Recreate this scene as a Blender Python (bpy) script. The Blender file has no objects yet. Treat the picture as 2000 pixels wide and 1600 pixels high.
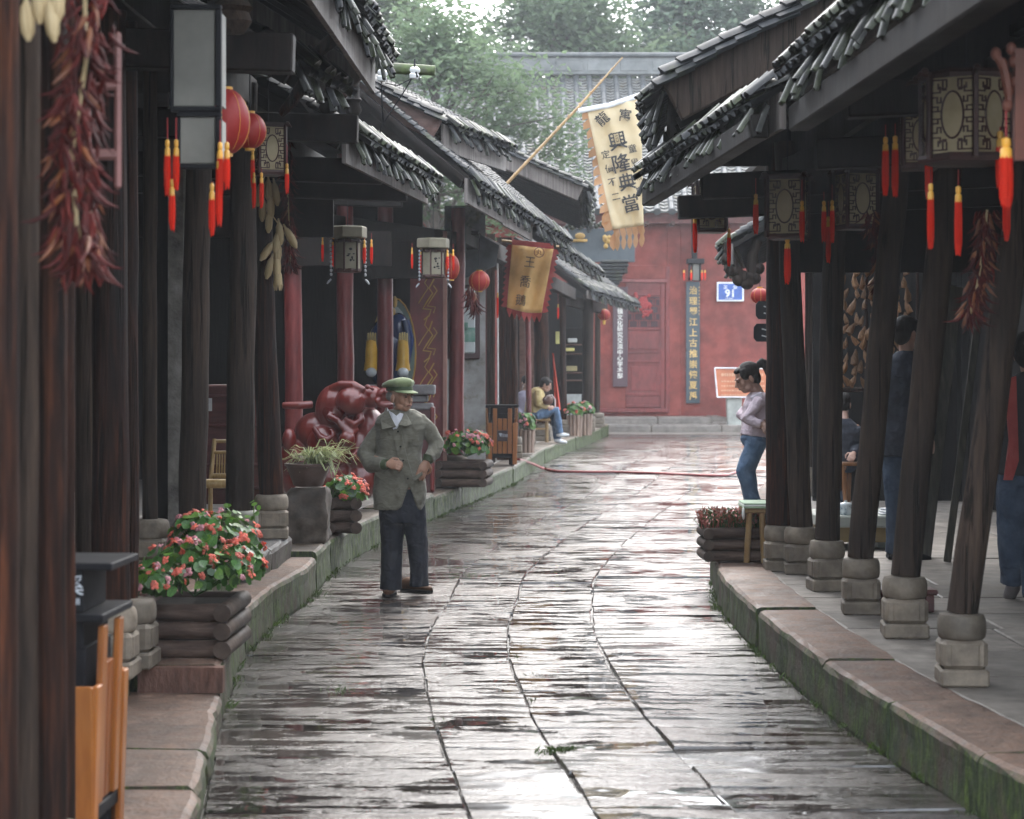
import bpy, math, random
from mathutils import Vector, Matrix, Quaternion, noise as mnoise
V = Vector
R = math.radians
PI = math.pi
rng = random.Random(7)
SC = bpy.context.scene
COL = SC.collection

# ------------------------------------------------------------------ camera, sky, sun, exposure
CAM_Z = 1.68
cd = bpy.data.cameras.new('camera')
cam = bpy.data.objects.new('camera', cd)
COL.objects.link(cam)
cam.location = (0, 0, CAM_Z)
cam.rotation_euler = (R(90), 0, 0)
cd.sensor_width = 36
cd.lens = 72
cd.shift_y = -0.045
cd.clip_start = 0.2
cd.clip_end = 600
cd.dof.use_dof = True
cd.dof.focus_distance = 15.0
cd.dof.aperture_fstop = 4.5
SC.camera = cam

SUN_EL, SUN_ROT = 47, 8
w = bpy.data.worlds.new('World')
SC.world = w
w.use_nodes = True
wt = w.node_tree
wt.nodes.clear()
wo = wt.nodes.new('ShaderNodeOutputWorld')
wb = wt.nodes.new('ShaderNodeBackground')
ws = wt.nodes.new('ShaderNodeTexSky')
ws.sky_type = 'NISHITA'
ws.sun_disc = False
ws.sun_elevation = R(SUN_EL)
ws.sun_rotation = R(SUN_ROT)
ws.air_density = 1.0
ws.dust_density = 4.0
ws.ozone_density = 1.0
wh = wt.nodes.new('ShaderNodeHueSaturation')
wh.inputs['Saturation'].default_value = 0.55
wt.links.new(ws.outputs[0], wh.inputs['Color'])
# an even layer of bright cloud over most of the clear-sky light
wm = wt.nodes.new('ShaderNodeMix')
wm.data_type = 'RGBA'
wm.inputs[0].default_value = 0.5
wm.inputs[7].default_value = (6.3, 6.8, 7.4, 1)
wt.links.new(wh.outputs[0], wm.inputs[6])
wt.links.new(wm.outputs[2], wb.inputs[0])
wb.inputs[1].default_value = 0.15
wt.links.new(wb.outputs[0], wo.inputs[0])

sl = bpy.data.lights.new('sun', 'SUN')
sl.energy = 0.5
sl.angle = R(60)
sl.color = (1.0, 0.97, 0.92)
sun = bpy.data.objects.new('sun', sl)
COL.objects.link(sun)
# light arrives from ahead of the camera, high up
_d = V((math.sin(R(SUN_ROT)) * math.cos(R(SUN_EL)), math.cos(R(SUN_ROT)) * math.cos(R(SUN_EL)), math.sin(R(SUN_EL))))
sun.rotation_euler = _d.to_track_quat('Z', 'Y').to_euler()

vs = SC.view_settings
vs.view_transform = 'Standard'
vs.look = 'None'
vs.exposure = 2.42
vs.gamma = 1.0
vs.use_curve_mapping = False
SC.render.engine = 'CYCLES'
cy = SC.cycles
cy.use_denoising = True
cy.max_bounces = 7
cy.diffuse_bounces = 4
cy.glossy_bounces = 4
cy.transmission_bounces = 4
cy.volume_bounces = 1
cy.transparent_max_bounces = 8
cy.caustics_reflective = False
cy.caustics_refractive = False

# ------------------------------------------------------------------ placing helpers
F = 4000.0


def P(px, py, Y):
    """world point at distance Y that stands where the photograph shows (px, py)"""
    return V(((px - 1000) / F * Y, Y, CAM_Z - (py - 710) / F * Y))


def G(px, py, z=0.0):
    Y = F * (CAM_Z - z) / (py - 710)
    return V(((px - 1000) / F * Y, Y, z))


def lerp(a, b, t):
    return a + (b - a) * t


def poly_at(pts, y):
    if y <= pts[0][0]:
        return pts[0][1]
    for (a, xa), (b, xb) in zip(pts, pts[1:]):
        if y <= b:
            return xa + (xb - xa) * (y - a) / (b - a)
    return pts[-1][1]


# ------------------------------------------------------------------ materials
class NT:
    def __init__(self, name):
        self.m = bpy.data.materials.new(name)
        self.m.use_nodes = True
        self.t = self.m.node_tree
        self.t.nodes.clear()
        self.out = self.n('OutputMaterial')
        self.b = self.n('BsdfPrincipled')
        self.l(self.b.outputs[0], self.out.inputs[0])

    def n(self, k, **kw):
        nd = self.t.nodes.new('ShaderNode' + k)
        for a, b in kw.items():
            if a.startswith('i_'):
                nd.inputs[a[2:].replace('_', ' ')].default_value = b
            else:
                setattr(nd, a, b)
        return nd

    def l(self, a, b):
        self.t.links.new(a, b)

    def coords(self, kind, scale):
        if kind == 'pos':
            o = self.n('NewGeometry').outputs['Position']
        elif kind == 'uv':
            o = self.n('TexCoord').outputs['UV']
        else:
            o = self.n('TexCoord').outputs['Object']
        mp = self.n('Mapping')
        mp.inputs['Scale'].default_value = scale
        self.l(o, mp.inputs[0])
        return mp.outputs[0]

    def noise(self, vec, scale, detail=5, rough=.6, dist=0):
        nd = self.n('TexNoise')
        nd.inputs['Scale'].default_value = scale
        nd.inputs['Detail'].default_value = detail
        nd.inputs['Roughness'].default_value = rough
        nd.inputs['Distortion'].default_value = dist
        self.l(vec, nd.inputs['Vector'])
        return nd.outputs[0]

    def ramp(self, fac, stops, interp='LINEAR'):
        nd = self.n('ValToRGB')
        cr = nd.color_ramp
        cr.interpolation = interp
        while len(cr.elements) < len(stops):
            cr.elements.new(.5)
        for e, (p, c) in zip(cr.elements, stops):
            e.position = p
            e.color = (c[0], c[1], c[2], 1) if not isinstance(c, (int, float)) else (c, c, c, 1)
        self.l(fac, nd.inputs[0])
        return nd.outputs[0]

    def mix(self, fac, a, b, mode='MIX'):
        nd = self.n('Mix', data_type='RGBA', blend_type=mode)
        for s, x in ((nd.inputs[0], fac), (nd.inputs[6], a), (nd.inputs[7], b)):
            if isinstance(x, (int, float)):
                s.default_value = x if s == nd.inputs[0] else (x, x, x, 1)
            elif isinstance(x, tuple):
                s.default_value = (x[0], x[1], x[2], 1)
            else:
                self.l(x, s)
        return nd.outputs[2]

    def math(self, op, a, b=0.0, c=None):
        nd = self.n('Math', operation=op)
        for s, x in zip(nd.inputs, (a, b, c)):
            if x is None:
                continue
            if isinstance(x, (int, float)):
                s.default_value = x
            else:
                self.l(x, s)
        return nd.outputs[0]

    def bump(self, h, strength=.4, dist=.01):
        nd = self.n('Bump')
        nd.inputs['Strength'].default_value = strength
        nd.inputs['Distance'].default_value = dist
        self.l(h, nd.inputs['Height'])
        self.l(nd.outputs[0], self.b.inputs['Normal'])
        return nd.outputs[0]


MATS = {}


def M(name, cols, scale=6, st=(1, 1, 1), rough=(.6, .85), bump=.3, bd=.01, detail=6, var=.25, big=.35,
      coords='obj', coat=0, metal=0, moss=None, spec=.5, dist=0, sheen=0, trans=0, folds=0, cracks=0):
    """a grained material: COLS from low to high noise, VAR per-object value change, BIG broad stains, MOSS (colour, amount)"""
    if name in MATS:
        return MATS[name]
    t = NT(name)
    vec = t.coords(coords, st)
    n1 = t.noise(vec, scale, detail, .62, dist)
    if len(cols) == 1:
        c = cols[0]
        cols = [tuple(x * .75 for x in c), c, tuple(min(1, x * 1.2) for x in c)]
    k = len(cols) - 1
    col = t.ramp(n1, [(.3 + .4 * i / k, c) for i, c in enumerate(cols)])
    n2 = t.noise(t.coords(coords, (1, 1, 1)), max(.4, scale * .17), 3, .6)
    if big:
        col = t.mix(1.0, col, t.ramp(n2, [(.32, 1 - big), (.68, 1 + big * .6)]), 'MULTIPLY')
    if var:
        oi = t.n('ObjectInfo')
        mr = t.n('MapRange')
        mr.inputs[3].default_value = 1 - var
        mr.inputs[4].default_value = 1 + var
        t.l(oi.outputs['Random'], mr.inputs[0])
        col = t.mix(1.0, col, mr.outputs[0], 'MULTIPLY')
    if cracks:
        cn = t.noise(t.coords(coords, (13, 13, .4)), 2.1, 3, .5, .3)
        ck = t.ramp(cn, [(.58, 1.0), (.63, .18), (.66, .18), (.69, 1.0)])
        col = t.mix(cracks, col, t.mix(1.0, col, ck, 'MULTIPLY'))
        n1 = t.math('ADD', n1, t.math('MULTIPLY', ck, .8))
    if moss:
        mc, amt = moss
        n3 = t.noise(t.coords('pos', (1, 1, 1)), 3.1, 7, .7)
        mk = t.ramp(n3, [(.62 - amt * .3, 0.0), (.74 - amt * .3, 1.0)])
        n4 = t.noise(t.coords('pos', (1, 1, 1)), 24, 3, .6)
        mcol = t.ramp(n4, [(.35, tuple(x * .55 for x in mc)), (.65, tuple(x * 1.35 for x in mc))])
        col = t.mix(mk, col, mcol)
    t.l(col, t.b.inputs['Base Color'])
    rr = t.ramp(n2, [(.35, rough[0]), (.65, rough[1])])
    t.l(rr, t.b.inputs['Roughness'])
    t.b.inputs['Specular IOR Level'].default_value = spec
    t.b.inputs['Metallic'].default_value = metal
    t.b.inputs['Coat Weight'].default_value = coat
    t.b.inputs['Coat Roughness'].default_value = .12
    if sheen:
        t.b.inputs['Sheen Weight'].default_value = sheen
    if trans:
        tr = t.n('BsdfTranslucent')
        t.l(col, tr.inputs[0])
        ms = t.n('MixShader')
        ms.inputs[0].default_value = trans
        t.l(t.b.outputs[0], ms.inputs[1])
        t.l(tr.outputs[0], ms.inputs[2])
        t.l(ms.outputs[0], t.out.inputs[0])
    if folds:
        f1 = t.noise(t.coords('obj', (1.0, 1.0, .62)), 5.5, 2, .45, 1.2)
        f2 = t.noise(t.coords('obj', (.8, .8, 1.3)), 11, 2, .5, 1.0)
        t.bump(t.math('ADD', t.math('MULTIPLY', f1, 1.0), t.math('MULTIPLY', f2, .35)), folds, .06)
    elif bump:
        t.bump(n1, bump, bd)
    MATS[name] = t.m
    return t.m


def wet_paving():
    t = NT('wet_paving')
    base = t.coords('pos', (1, 1, 1))
    oi = t.n('ObjectInfo')
    rnd = oi.outputs['Random']
    # stone colour: brown, grey and reddish sandstone
    n1 = t.noise(base, 5.0, 6, .65)
    col = t.ramp(n1, [(.3, (.020, .018, .017)), (.5, (.042, .038, .035)), (.72, (.078, .070, .064))])
    tint = t.ramp(rnd, [(0, (.75, .68, .62)), (.3, (1.15, 1.15, 1.17)), (.5, (.95, .74, .64)), (.75, (.5, .46, .44)), (1, (1.3, 1.2, 1.1))])
    col = t.mix(.85, col, tint, 'MULTIPLY')
    # chisel dressing: fine grooves across the street
    ch = t.noise(t.coords('pos', (2.6, 24, 1)), 2.2, 5, .62)
    ch2 = t.noise(t.coords('pos', (4.2, 8.5, 1)), 1.6, 4, .6)
    ch3 = t.noise(t.coords('pos', (9, 15, 1)), 4.5, 3, .6)
    wear = t.noise(base, 1.3, 3, .55)
    wet = t.ramp(wear, [(.34, 0.0), (.62, 1.0)])
    h = t.math('ADD', t.math('MULTIPLY', ch, .40), t.math('MULTIPLY', ch2, .55))
    h = t.math('ADD', h, t.math('MULTIPLY', ch3, .24))
    ch4 = t.noise(t.coords('pos', (1.5, 8, 1)), 1.25, 4, .55, .4)
    h = t.math('ADD', h, t.math('MULTIPLY', t.math('SUBTRACT', ch4, .22), 1.25))
    # water stands level in the low spots: clip the height from below
    wl = t.math('ADD', .775, t.math('MULTIPLY', wet, .23))
    h = t.math('MAXIMUM', h, wl)
    dry = t.math('SUBTRACT', h, wl)
    up = t.ramp(dry, [(.0, 0.0), (.10, 1.0)])
    rough = t.math('ADD', t.math('ADD', .045, t.math('MULTIPLY', up, .15)), t.ramp(rnd, [(.72, 0.0), (.9, .12)]))
    t.l(rough, t.b.inputs['Roughness'])
    col = t.mix(t.math('MULTIPLY', up, .35), col, t.mix(1.0, col, 1.7, 'MULTIPLY'))
    t.l(col, t.b.inputs['Base Color'])
    t.b.inputs['Specular IOR Level'].default_value = .85
    t.bump(h, .6, .036)
    MATS['wet_paving'] = t.m
    return t.m


def mossy_kerb(name, warm, moss_amt=.5):
    """sandstone kerb, chisel lines down its faces, upright faces mixed to a darker brown, with moss patches"""
    t = NT(name)
    pos = t.coords('pos', (1, 1, 1))
    n1 = t.noise(pos, 9, 7, .66)
    c = warm
    col = t.ramp(n1, [(.3, tuple(x * .55 for x in c)), (.5, c), (.7, tuple(x * 1.35 for x in c))])
    oi = t.n('ObjectInfo')
    col = t.mix(.8, col, t.ramp(oi.outputs['Random'], [(0, (.75, .72, .7)), (.5, (1.05, .98, .92)), (1, (.95, 1.0, 1.02))]), 'MULTIPLY')
    n5 = t.noise(pos, 1.7, 4, .65)
    col = t.mix(1.0, col, t.ramp(n5, [(.34, .5), (.52, 1.0), (.68, 1.2)]), 'MULTIPLY')
    n6 = t.noise(pos, 55, 3, .7)
    col = t.mix(1.0, col, t.ramp(n6, [(.36, .55), (.46, 1.0), (.62, 1.15)]), 'MULTIPLY')
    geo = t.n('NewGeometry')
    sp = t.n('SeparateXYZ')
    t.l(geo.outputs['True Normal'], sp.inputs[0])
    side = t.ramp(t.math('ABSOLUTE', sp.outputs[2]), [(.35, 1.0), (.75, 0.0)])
    st = t.noise(t.coords('pos', (2.6, 2.6, 1.6)), 1.6, 7, .72)
    mk = t.ramp(st, [(.56 - .24 * moss_amt, 0.0), (.70 - .24 * moss_amt, 1.0)])
    mk = t.math('MULTIPLY', mk, side)
    n4 = t.noise(t.coords('pos', (18, 18, 5)), 2, 4, .6)
    mcol = t.ramp(n4, [(.35, (.010, .016, .006)), (.5, (.026, .042, .010)), (.68, (.085, .13, .02))])
    col = t.mix(t.math('MULTIPLY', side, .78), col, (.034, .026, .017))  # every upright face goes evenly towards dark brown, under the moss
    col = t.mix(mk, col, mcol)
    t.l(col, t.b.inputs['Base Color'])
    t.l(t.ramp(n1, [(.35, .5), (.65, .8)]), t.b.inputs['Roughness'])
    ln = t.noise(t.coords('pos', (30, 30, 2.0)), 1.5, 3, .6)
    t.bump(t.math('ADD', t.math('ADD', n1, t.math('MULTIPLY', n6, .35)), t.math('MULTIPLY', ln, .3)), .6, .022)
    MATS[name] = t.m
    return t.m


def plain(name, c, rough=.5, metal=0, coat=0, **k):
    return M(name, [c], rough=(max(.02, rough - .08), rough + .08), bump=.08, metal=metal, coat=coat, big=k.pop('big', .15), var=k.pop('var', .06), **k)


# ------------------------------------------------------------------ mesh building
def rot_to(d, up=V((0, 0, 1))):
    z = V(d).normalized()
    x = up.cross(z)
    if x.length < 1e-4:
        x = V((1, 0, 0))
    x.normalize()
    y = z.cross(x)
    return Matrix((x, y, z)).transposed()


def rz(a):
    return Matrix.Rotation(a, 3, 'Z')


class MB:
    def __init__(self):
        self.v = []
        self.f = []
        self.mi = []
        self.cur = 0

    def add(self, vs_, fs):
        o = len(self.v)
        self.v.extend(tuple(x) for x in vs_)
        for f in fs:
            self.f.append(tuple(i + o for i in f))
            self.mi.append(self.cur)
        return self

    def box(self, c, s, rot=None, taper=1.0, bev=0.0):
        hx, hy, hz = s[0] / 2, s[1] / 2, s[2] / 2
        rot = rot or Matrix.Identity(3)
        c = V(c)
        if bev <= 0:
            pts = [V((x * (taper if z > 0 else 1), y * (taper if z > 0 else 1), z)) for z in (-hz, hz) for x, y in ((-hx, -hy), (hx, -hy), (hx, hy), (-hx, hy))]
            return self.add([c + rot @ p for p in pts], [(3, 2, 1, 0), (4, 5, 6, 7), (0, 1, 5, 4), (1, 2, 6, 5), (2, 3, 7, 6), (3, 0, 4, 7)])
        b = min(bev, hx * .9, hy * .9, hz * .9)
        pts = []
        rings = [(-hz, b), (-hz + b, 0), (hz - b, 0), (hz, b)]
        for z, i in rings:
            k = taper if z > 0 else 1
            X, Y = (hx - i) * k, (hy - i) * k
            q = b - i if i == 0 else 0
            e = b if i == 0 else b * .3
            for x, y in ((-X + e, -Y), (X - e, -Y), (X, -Y + e), (X, Y - e), (X - e, Y), (-X + e, Y), (-X, Y - e), (-X, -Y + e)):
                pts.append(V((x, y, z)))
        fs = [tuple(range(7, -1, -1)), tuple(range(24, 32))]
        for r in range(3):
            for i in range(8):
                j = (i + 1) % 8
                fs.append((r * 8 + i, r * 8 + j, r * 8 + 8 + j, r * 8 + 8 + i))
        return self.add([c + rot @ p for p in pts], fs)

    def tube(self, pts, rad, n=8, caps=True, flat=1.0, up=None):
        pts = [V(p) for p in pts]
        if isinstance(rad, (int, float)):
            rad = [rad] * len(pts)
        vs_, fs = [], []
        prev = None
        for i, p in enumerate(pts):
            d = (pts[min(i + 1, len(pts) - 1)] - pts[max(i - 1, 0)])
            if d.length < 1e-9:
                d = V((0, 0, 1))
            d.normalize()
            if prev is None:
                u = V(up) if up is not None else (V((0, 0, 1)) if abs(d.z) < .9 else V((1, 0, 0)))
                x = (u - d * u.dot(d)).normalized()
            else:
                x = prev - d * prev.dot(d)
                x = x.normalized() if x.length > 1e-6 else V((1, 0, 0))
            prev = x
            y = d.cross(x)
            r = rad[i]
            rx, ry = (r, r * flat) if isinstance(r, (int, float)) else r
            for k in range(n):
                a = 2 * PI * k / n
                vs_.append(p + x * math.cos(a) * rx + y * math.sin(a) * ry)
        for i in range(len(pts) - 1):
            for k in range(n):
                j = (k + 1) % n
                fs.append((i * n + k, i * n + j, (i + 1) * n + j, (i + 1) * n + k))
        if caps:
            fs.append(tuple(range(n - 1, -1, -1)))
            o = (len(pts) - 1) * n
            fs.append(tuple(range(o, o + n)))
        return self.add(vs_, fs)

    def lathe(self, prof, n=16, c=(0, 0, 0), rot=None, sq=1.0):
        c = V(c)
        rot = rot or Matrix.Identity(3)
        vs_, fs = [], []
        for r, z in prof:
            for k in range(n):
                a = 2 * PI * k / n
                vs_.append(c + rot @ V((r * math.cos(a), r * sq * math.sin(a), z)))
        m = len(prof)
        for i in range(m - 1):
            for k in range(n):
                j = (k + 1) % n
                fs.append((i * n + k, i * n + j, (i + 1) * n + j, (i + 1) * n + k))
        fs.append(tuple(range(n - 1, -1, -1)))
        fs.append(tuple(range((m - 1) * n, m * n)))
        return self.add(vs_, fs)

    def ell(self, c, r, nu=12, nv=8, rot=None):
        rot = rot or Matrix.Identity(3)
        c = V(c)
        r = (r, r, r) if isinstance(r, (int, float)) else r
        vs_, fs = [], []
        for i in range(1, nv):
            t = PI * i / nv
            for k in range(nu):
                a = 2 * PI * k / nu
                vs_.append(c + rot @ V((r[0] * math.sin(t) * math.cos(a), r[1] * math.sin(t) * math.sin(a), r[2] * math.cos(t))))
        vs_.append(c + rot @ V((0, 0, r[2])))
        vs_.append(c + rot @ V((0, 0, -r[2])))
        for i in range(nv - 2):
            for k in range(nu):
                j = (k + 1) % nu
                fs.append((i * nu + k, (i + 1) * nu + k, (i + 1) * nu + j, i * nu + j))
        a, b = (nv - 1) * nu, (nv - 1) * nu + 1
        for k in range(nu):
            j = (k + 1) % nu
            fs.append((a, k, j))
            fs.append((b, (nv - 2) * nu + j, (nv - 2) * nu + k))
        return self.add(vs_, fs)

    def prism(self, outline, d, o=(0, 0, 0), ux=(1, 0, 0), uy=(0, 0, 1)):
        """flat outline (2D) given thickness d along ux x uy"""
        o, ux, uy = V(o), V(ux), V(uy)
        nn = ux.cross(uy).normalized() * d
        n = len(outline)
        vs_ = [o + ux * a + uy * b for a, b in outline] + [o + ux * a + uy * b + nn for a, b in outline]
        fs = [tuple(range(n - 1, -1, -1)), tuple(range(n, 2 * n))]
        for i in range(n):
            j = (i + 1) % n
            fs.append((i, j, n + j, n + i))
        return self.add(vs_, fs)

    def grid(self, fn, nu, nv):
        vs_ = [fn(i / nu, j / nv) for j in range(nv + 1) for i in range(nu + 1)]
        fs = [(j * (nu + 1) + i, j * (nu + 1) + i + 1, (j + 1) * (nu + 1) + i + 1, (j + 1) * (nu + 1) + i) for j in range(nv) for i in range(nu)]
        return self.add(vs_, fs)

    def loft(self, rings, caps=True):
        n = len(rings[0])
        vs_ = [p for r in rings for p in r]
        fs = []
        for i in range(len(rings) - 1):
            for k in range(n):
                j = (k + 1) % n
                fs.append((i * n + k, i * n + j, (i + 1) * n + j, (i + 1) * n + k))
        if caps:
            fs.append(tuple(range(n - 1, -1, -1)))
            o = (len(rings) - 1) * n
            fs.append(tuple(range(o, o + n)))
        return self.add(vs_, fs)

    def mesh(self, name, mats, smooth=False, off=(0, 0, 0)):
        me = bpy.data.meshes.new(name)
        ox, oy, oz = off
        me.from_pydata([(a - ox, b - oy, c - oz) for a, b, c in self.v], [], self.f)
        if not isinstance(mats, (list, tuple)):
            mats = [mats]
        for m in mats:
            me.materials.append(m)
        if len(mats) > 1:
            me.polygons.foreach_set('material_index', self.mi)
        if smooth:
            me.polygons.foreach_set('use_smooth', [True] * len(me.polygons))
            me.set_sharp_from_angle(angle=R(52))
        me.update()
        return me


WL = {}


def wl(o):
    return WL.get(o.name, V((0, 0, 0)))


def put(name, me, parent=None, loc=None, rot=None, scale=None, kind=None):
    o = bpy.data.objects.new(name, me)
    COL.objects.link(o)
    if parent is not None:
        o.parent = parent
    if loc is not None:
        o.location = loc
    if rot is not None:
        if isinstance(rot, Matrix):
            o.rotation_euler = rot.to_euler()
        else:
            o.rotation_euler = rot
    if scale is not None:
        o.scale = (scale,) * 3 if isinstance(scale, (int, float)) else scale
    if kind:
        o['kind'] = kind
    return o


def part(name, mb, mats, parent=None, smooth=False, kind=None, label=None):
    """mesh given in world coordinates, hung under parent (an unrotated root or part)"""
    off = wl(parent) if parent is not None else V((0, 0, 0))
    o = put(name, mb.mesh(name, mats, smooth, off), parent, kind=kind)
    WL[o.name] = off
    if label:
        o['label'] = label
    return o


def thing(name, label, cat, loc=(0, 0, 0), group=None, kind=None):
    o = bpy.data.objects.new(name, None)
    o.empty_display_size = .1
    COL.objects.link(o)
    o.location = loc
    WL[o.name] = V(loc)
    if label:
        o['label'] = label
        o['category'] = cat
    if group:
        o['group'] = group
    if kind:
        o['kind'] = kind
    return o


def tag(o, label, cat, group=None):
    o['label'] = label
    o['category'] = cat
    if group:
        o['group'] = group
    return o


def single(name, mb, mats, label, cat, smooth=False, group=None):
    """a thing that is one mesh, origin at its base"""
    xs, ys, zs = zip(*mb.v)
    base = V(((min(xs) + max(xs)) / 2, (min(ys) + max(ys)) / 2, min(zs)))
    o = put(name, mb.mesh(name, mats, smooth, base), None, base)
    WL[o.name] = base
    return tag(o, label, cat, group)


def copy_tree(o, parent=None):
    c = o.copy()
    COL.objects.link(c)
    if parent is not None:
        c.parent = parent
    for ch in list(o.children):
        copy_tree(ch, c)
    return c


def mod_bevel(o, w, seg=2):
    m = o.modifiers.new('bevel', 'BEVEL')
    m.width = w
    m.segments = seg
    m.limit_method = 'ANGLE'
    return o


# ------------------------------------------------------------------ lettering (made first, while the scene is empty)
TXT = {}


def text_mesh(s, depth=.04, thin=0.0):
    k = (s, depth, thin)
    if k in TXT:
        return TXT[k]
    c = bpy.data.curves.new('lettering', 'FONT')
    c.body = s
    c.size = 1
    c.extrude = depth
    c.align_x = 'CENTER'
    c.align_y = 'CENTER'
    c.resolution_u = 3
    c.offset = thin
    o = bpy.data.objects.new('lettering', c)
    COL.objects.link(o)
    bpy.context.view_layer.update()
    me = bpy.data.meshes.new_from_object(o.evaluated_get(bpy.context.evaluated_depsgraph_get()))
    me.name = 'lettering'
    bpy.data.objects.remove(o)
    bpy.data.curves.remove(c)
    if len(me.vertices):
        xs = [v.co.x for v in me.vertices]
        ys = [v.co.y for v in me.vertices]
        cx, cy_ = (min(xs) + max(xs)) / 2, (min(ys) + max(ys)) / 2
        for v in me.vertices:
            v.co.x -= cx
            v.co.y -= cy_
    TXT[k] = me
    return me


def char(s, parent, at, size, mat, ux=(1, 0, 0), uy=(0, 0, 1), spin=0, name='character', sx=1.0, thin=0.0):
    """one piece of lettering: AT is its world centre, facing ux x uy"""
    me = text_mesh(s, .03, thin).copy()
    me.materials.clear()
    me.materials.append(mat)
    ux, uy = V(ux).normalized(), V(uy).normalized()
    rot = Matrix((ux, uy, ux.cross(uy))).transposed() @ Matrix.Rotation(spin, 3, 'Z')
    o = put(name, me, parent, V(at) - wl(parent), rot, (size * sx, size, size))
    WL[o.name] = wl(parent)
    return o


for _s in '龍寓興隆典當定價不二童叟無欺正街91王喬鵝治理蜀江上古推崇懷夏禹镇文化研究交流中心学术部龙溪回收丸':
    text_mesh(_s, .03)
for _s in ('黄龙溪古镇', '公安局监制'):
    text_mesh(_s, .03)
# ------------------------------------------------------------------ ground, street, pavements
LK = [(3, -.85), (5, -.98), (7.55, -1.14), (9.33, -1.34), (11.6, -1.54), (13.2, -1.52), (14.3, -1.43), (16.8, -1.44), (19.8, -1.15), (22, -.86), (26.4, -.22), (28.5, .04), (30, .16), (34.5, .55), (39, 1.12), (43, 1.68), (48.6, 2.3)]
RK = [(3, 2.7), (5, 2.2), (7.55, 1.72), (9.5, 1.53), (10.6, 1.47), (11.6, 1.44), (12.95, 1.41), (14.1, 1.42), (15.7, 1.52), (18, 1.85), (23, 2.7), (30, 4.0), (38, 5.6), (48.6, 8.2)]
YEND = 48.6


def street_pt(fr, y):
    return lerp(poly_at(LK, y), poly_at(RK, y), fr)


m_pave = wet_paving()
m_dirt = M('wet_grit', [(.03, .028, .024), (.06, .055, .045), (.10, .09, .08)], scale=22, rough=(.15, .4), bump=.7, bd=.02, coords='pos', var=0)
m_flag = M('pavement_stone', [(.13, .112, .095), (.20, .175, .15), (.27, .24, .205)], scale=7, rough=(.5, .75), bump=.3, bd=.012, coords='pos', var=.18, big=.4)
m_kerb_warm = mossy_kerb('sandstone_kerb', (.142, .088, .062), .7)
m_kerb_mossy = mossy_kerb('mossy_kerb', (.12, .095, .07), 1.15)
m_kerb_grey = mossy_kerb('grey_kerb', (.10, .10, .10), .15)

ground = MB()
ground.grid(lambda u, v: V((lerp(-150, 150, u), lerp(-12, 190, v), -.06)), 4, 4)
go = part('ground', ground, m_dirt)
go['kind'] = 'structure'

street = thing('street', None, None, (0, 0, 0), kind='structure')
bed = MB()
bed.grid(lambda u, v: V((street_pt(lerp(-.02, 1.02, u), lerp(3, 52, v)), lerp(3, 52, v), -.018)), 4, 40)
part('joint_bed', bed, m_dirt, street)

FR = [0.0, .345, .51, .695, 1.0]
r2 = random.Random(11)
for s in range(4):
    y = 4.2 + r2.random() * .5
    while y < 47.6:
        if y < 14:
            d = r2.uniform(.36, .62)
        elif y < 26:
            d = r2.uniform(.5, .85)
        else:
            d = r2.uniform(.8, 1.4)
        y2 = min(y + d, 48.5)
        gp = .003
        wob = [r2.uniform(-.008, .008) for _ in range(4)]
        f0, f1 = FR[s], FR[s + 1]
        a0, a1 = street_pt(f0, y) + gp + wob[0], street_pt(f1, y) - gp + wob[1]
        b0, b1 = street_pt(f0, y2) + gp + wob[2], street_pt(f1, y2) - gp + wob[3]
        z = r2.uniform(-.006, .005)
        tilt, tl2 = r2.uniform(-.007, .007), r2.uniform(-.005, .014)
        mb = MB()
        be = .007
        ring = []
        n = 4
        c = V(((a0 + a1 + b0 + b1) / 4, (y + y2) / 2, 0))
        outl = []
        for i in range(n):
            t = i / n
            outl.append(V((lerp(a0, a1, t), y + gp * 1.3 + r2.uniform(-.005, .005), 0)))
        for i in range(2):
            t = i / 2
            outl.append(V((lerp(a1, b1, t), lerp(y + gp, y2 - gp, t), 0)))
        for i in range(n):
            t = i / n
            outl.append(V((lerp(b1, b0, t), y2 - gp * 1.3 + r2.uniform(-.005, .005), 0)))
        for i in range(2):
            t = i / 2
            outl.append(V((lerp(b0, a0, t), lerp(y2 - gp, y + gp, t), 0)))
        lo = [p + V((0, 0, -.05)) for p in outl]
        mid = [p + V((0, 0, z - .007)) for p in outl]
        top = []
        for p in outl:
            q = p + (c - p).normalized() * be
            q.z = z + tilt * (q.x - c.x) / .5 + tl2 * (q.y - c.y) / .4
            top.append(q)
        mb.loft([lo, mid, top])
        part('paving_stone', mb, m_pave, street)
        y = y2


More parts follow.
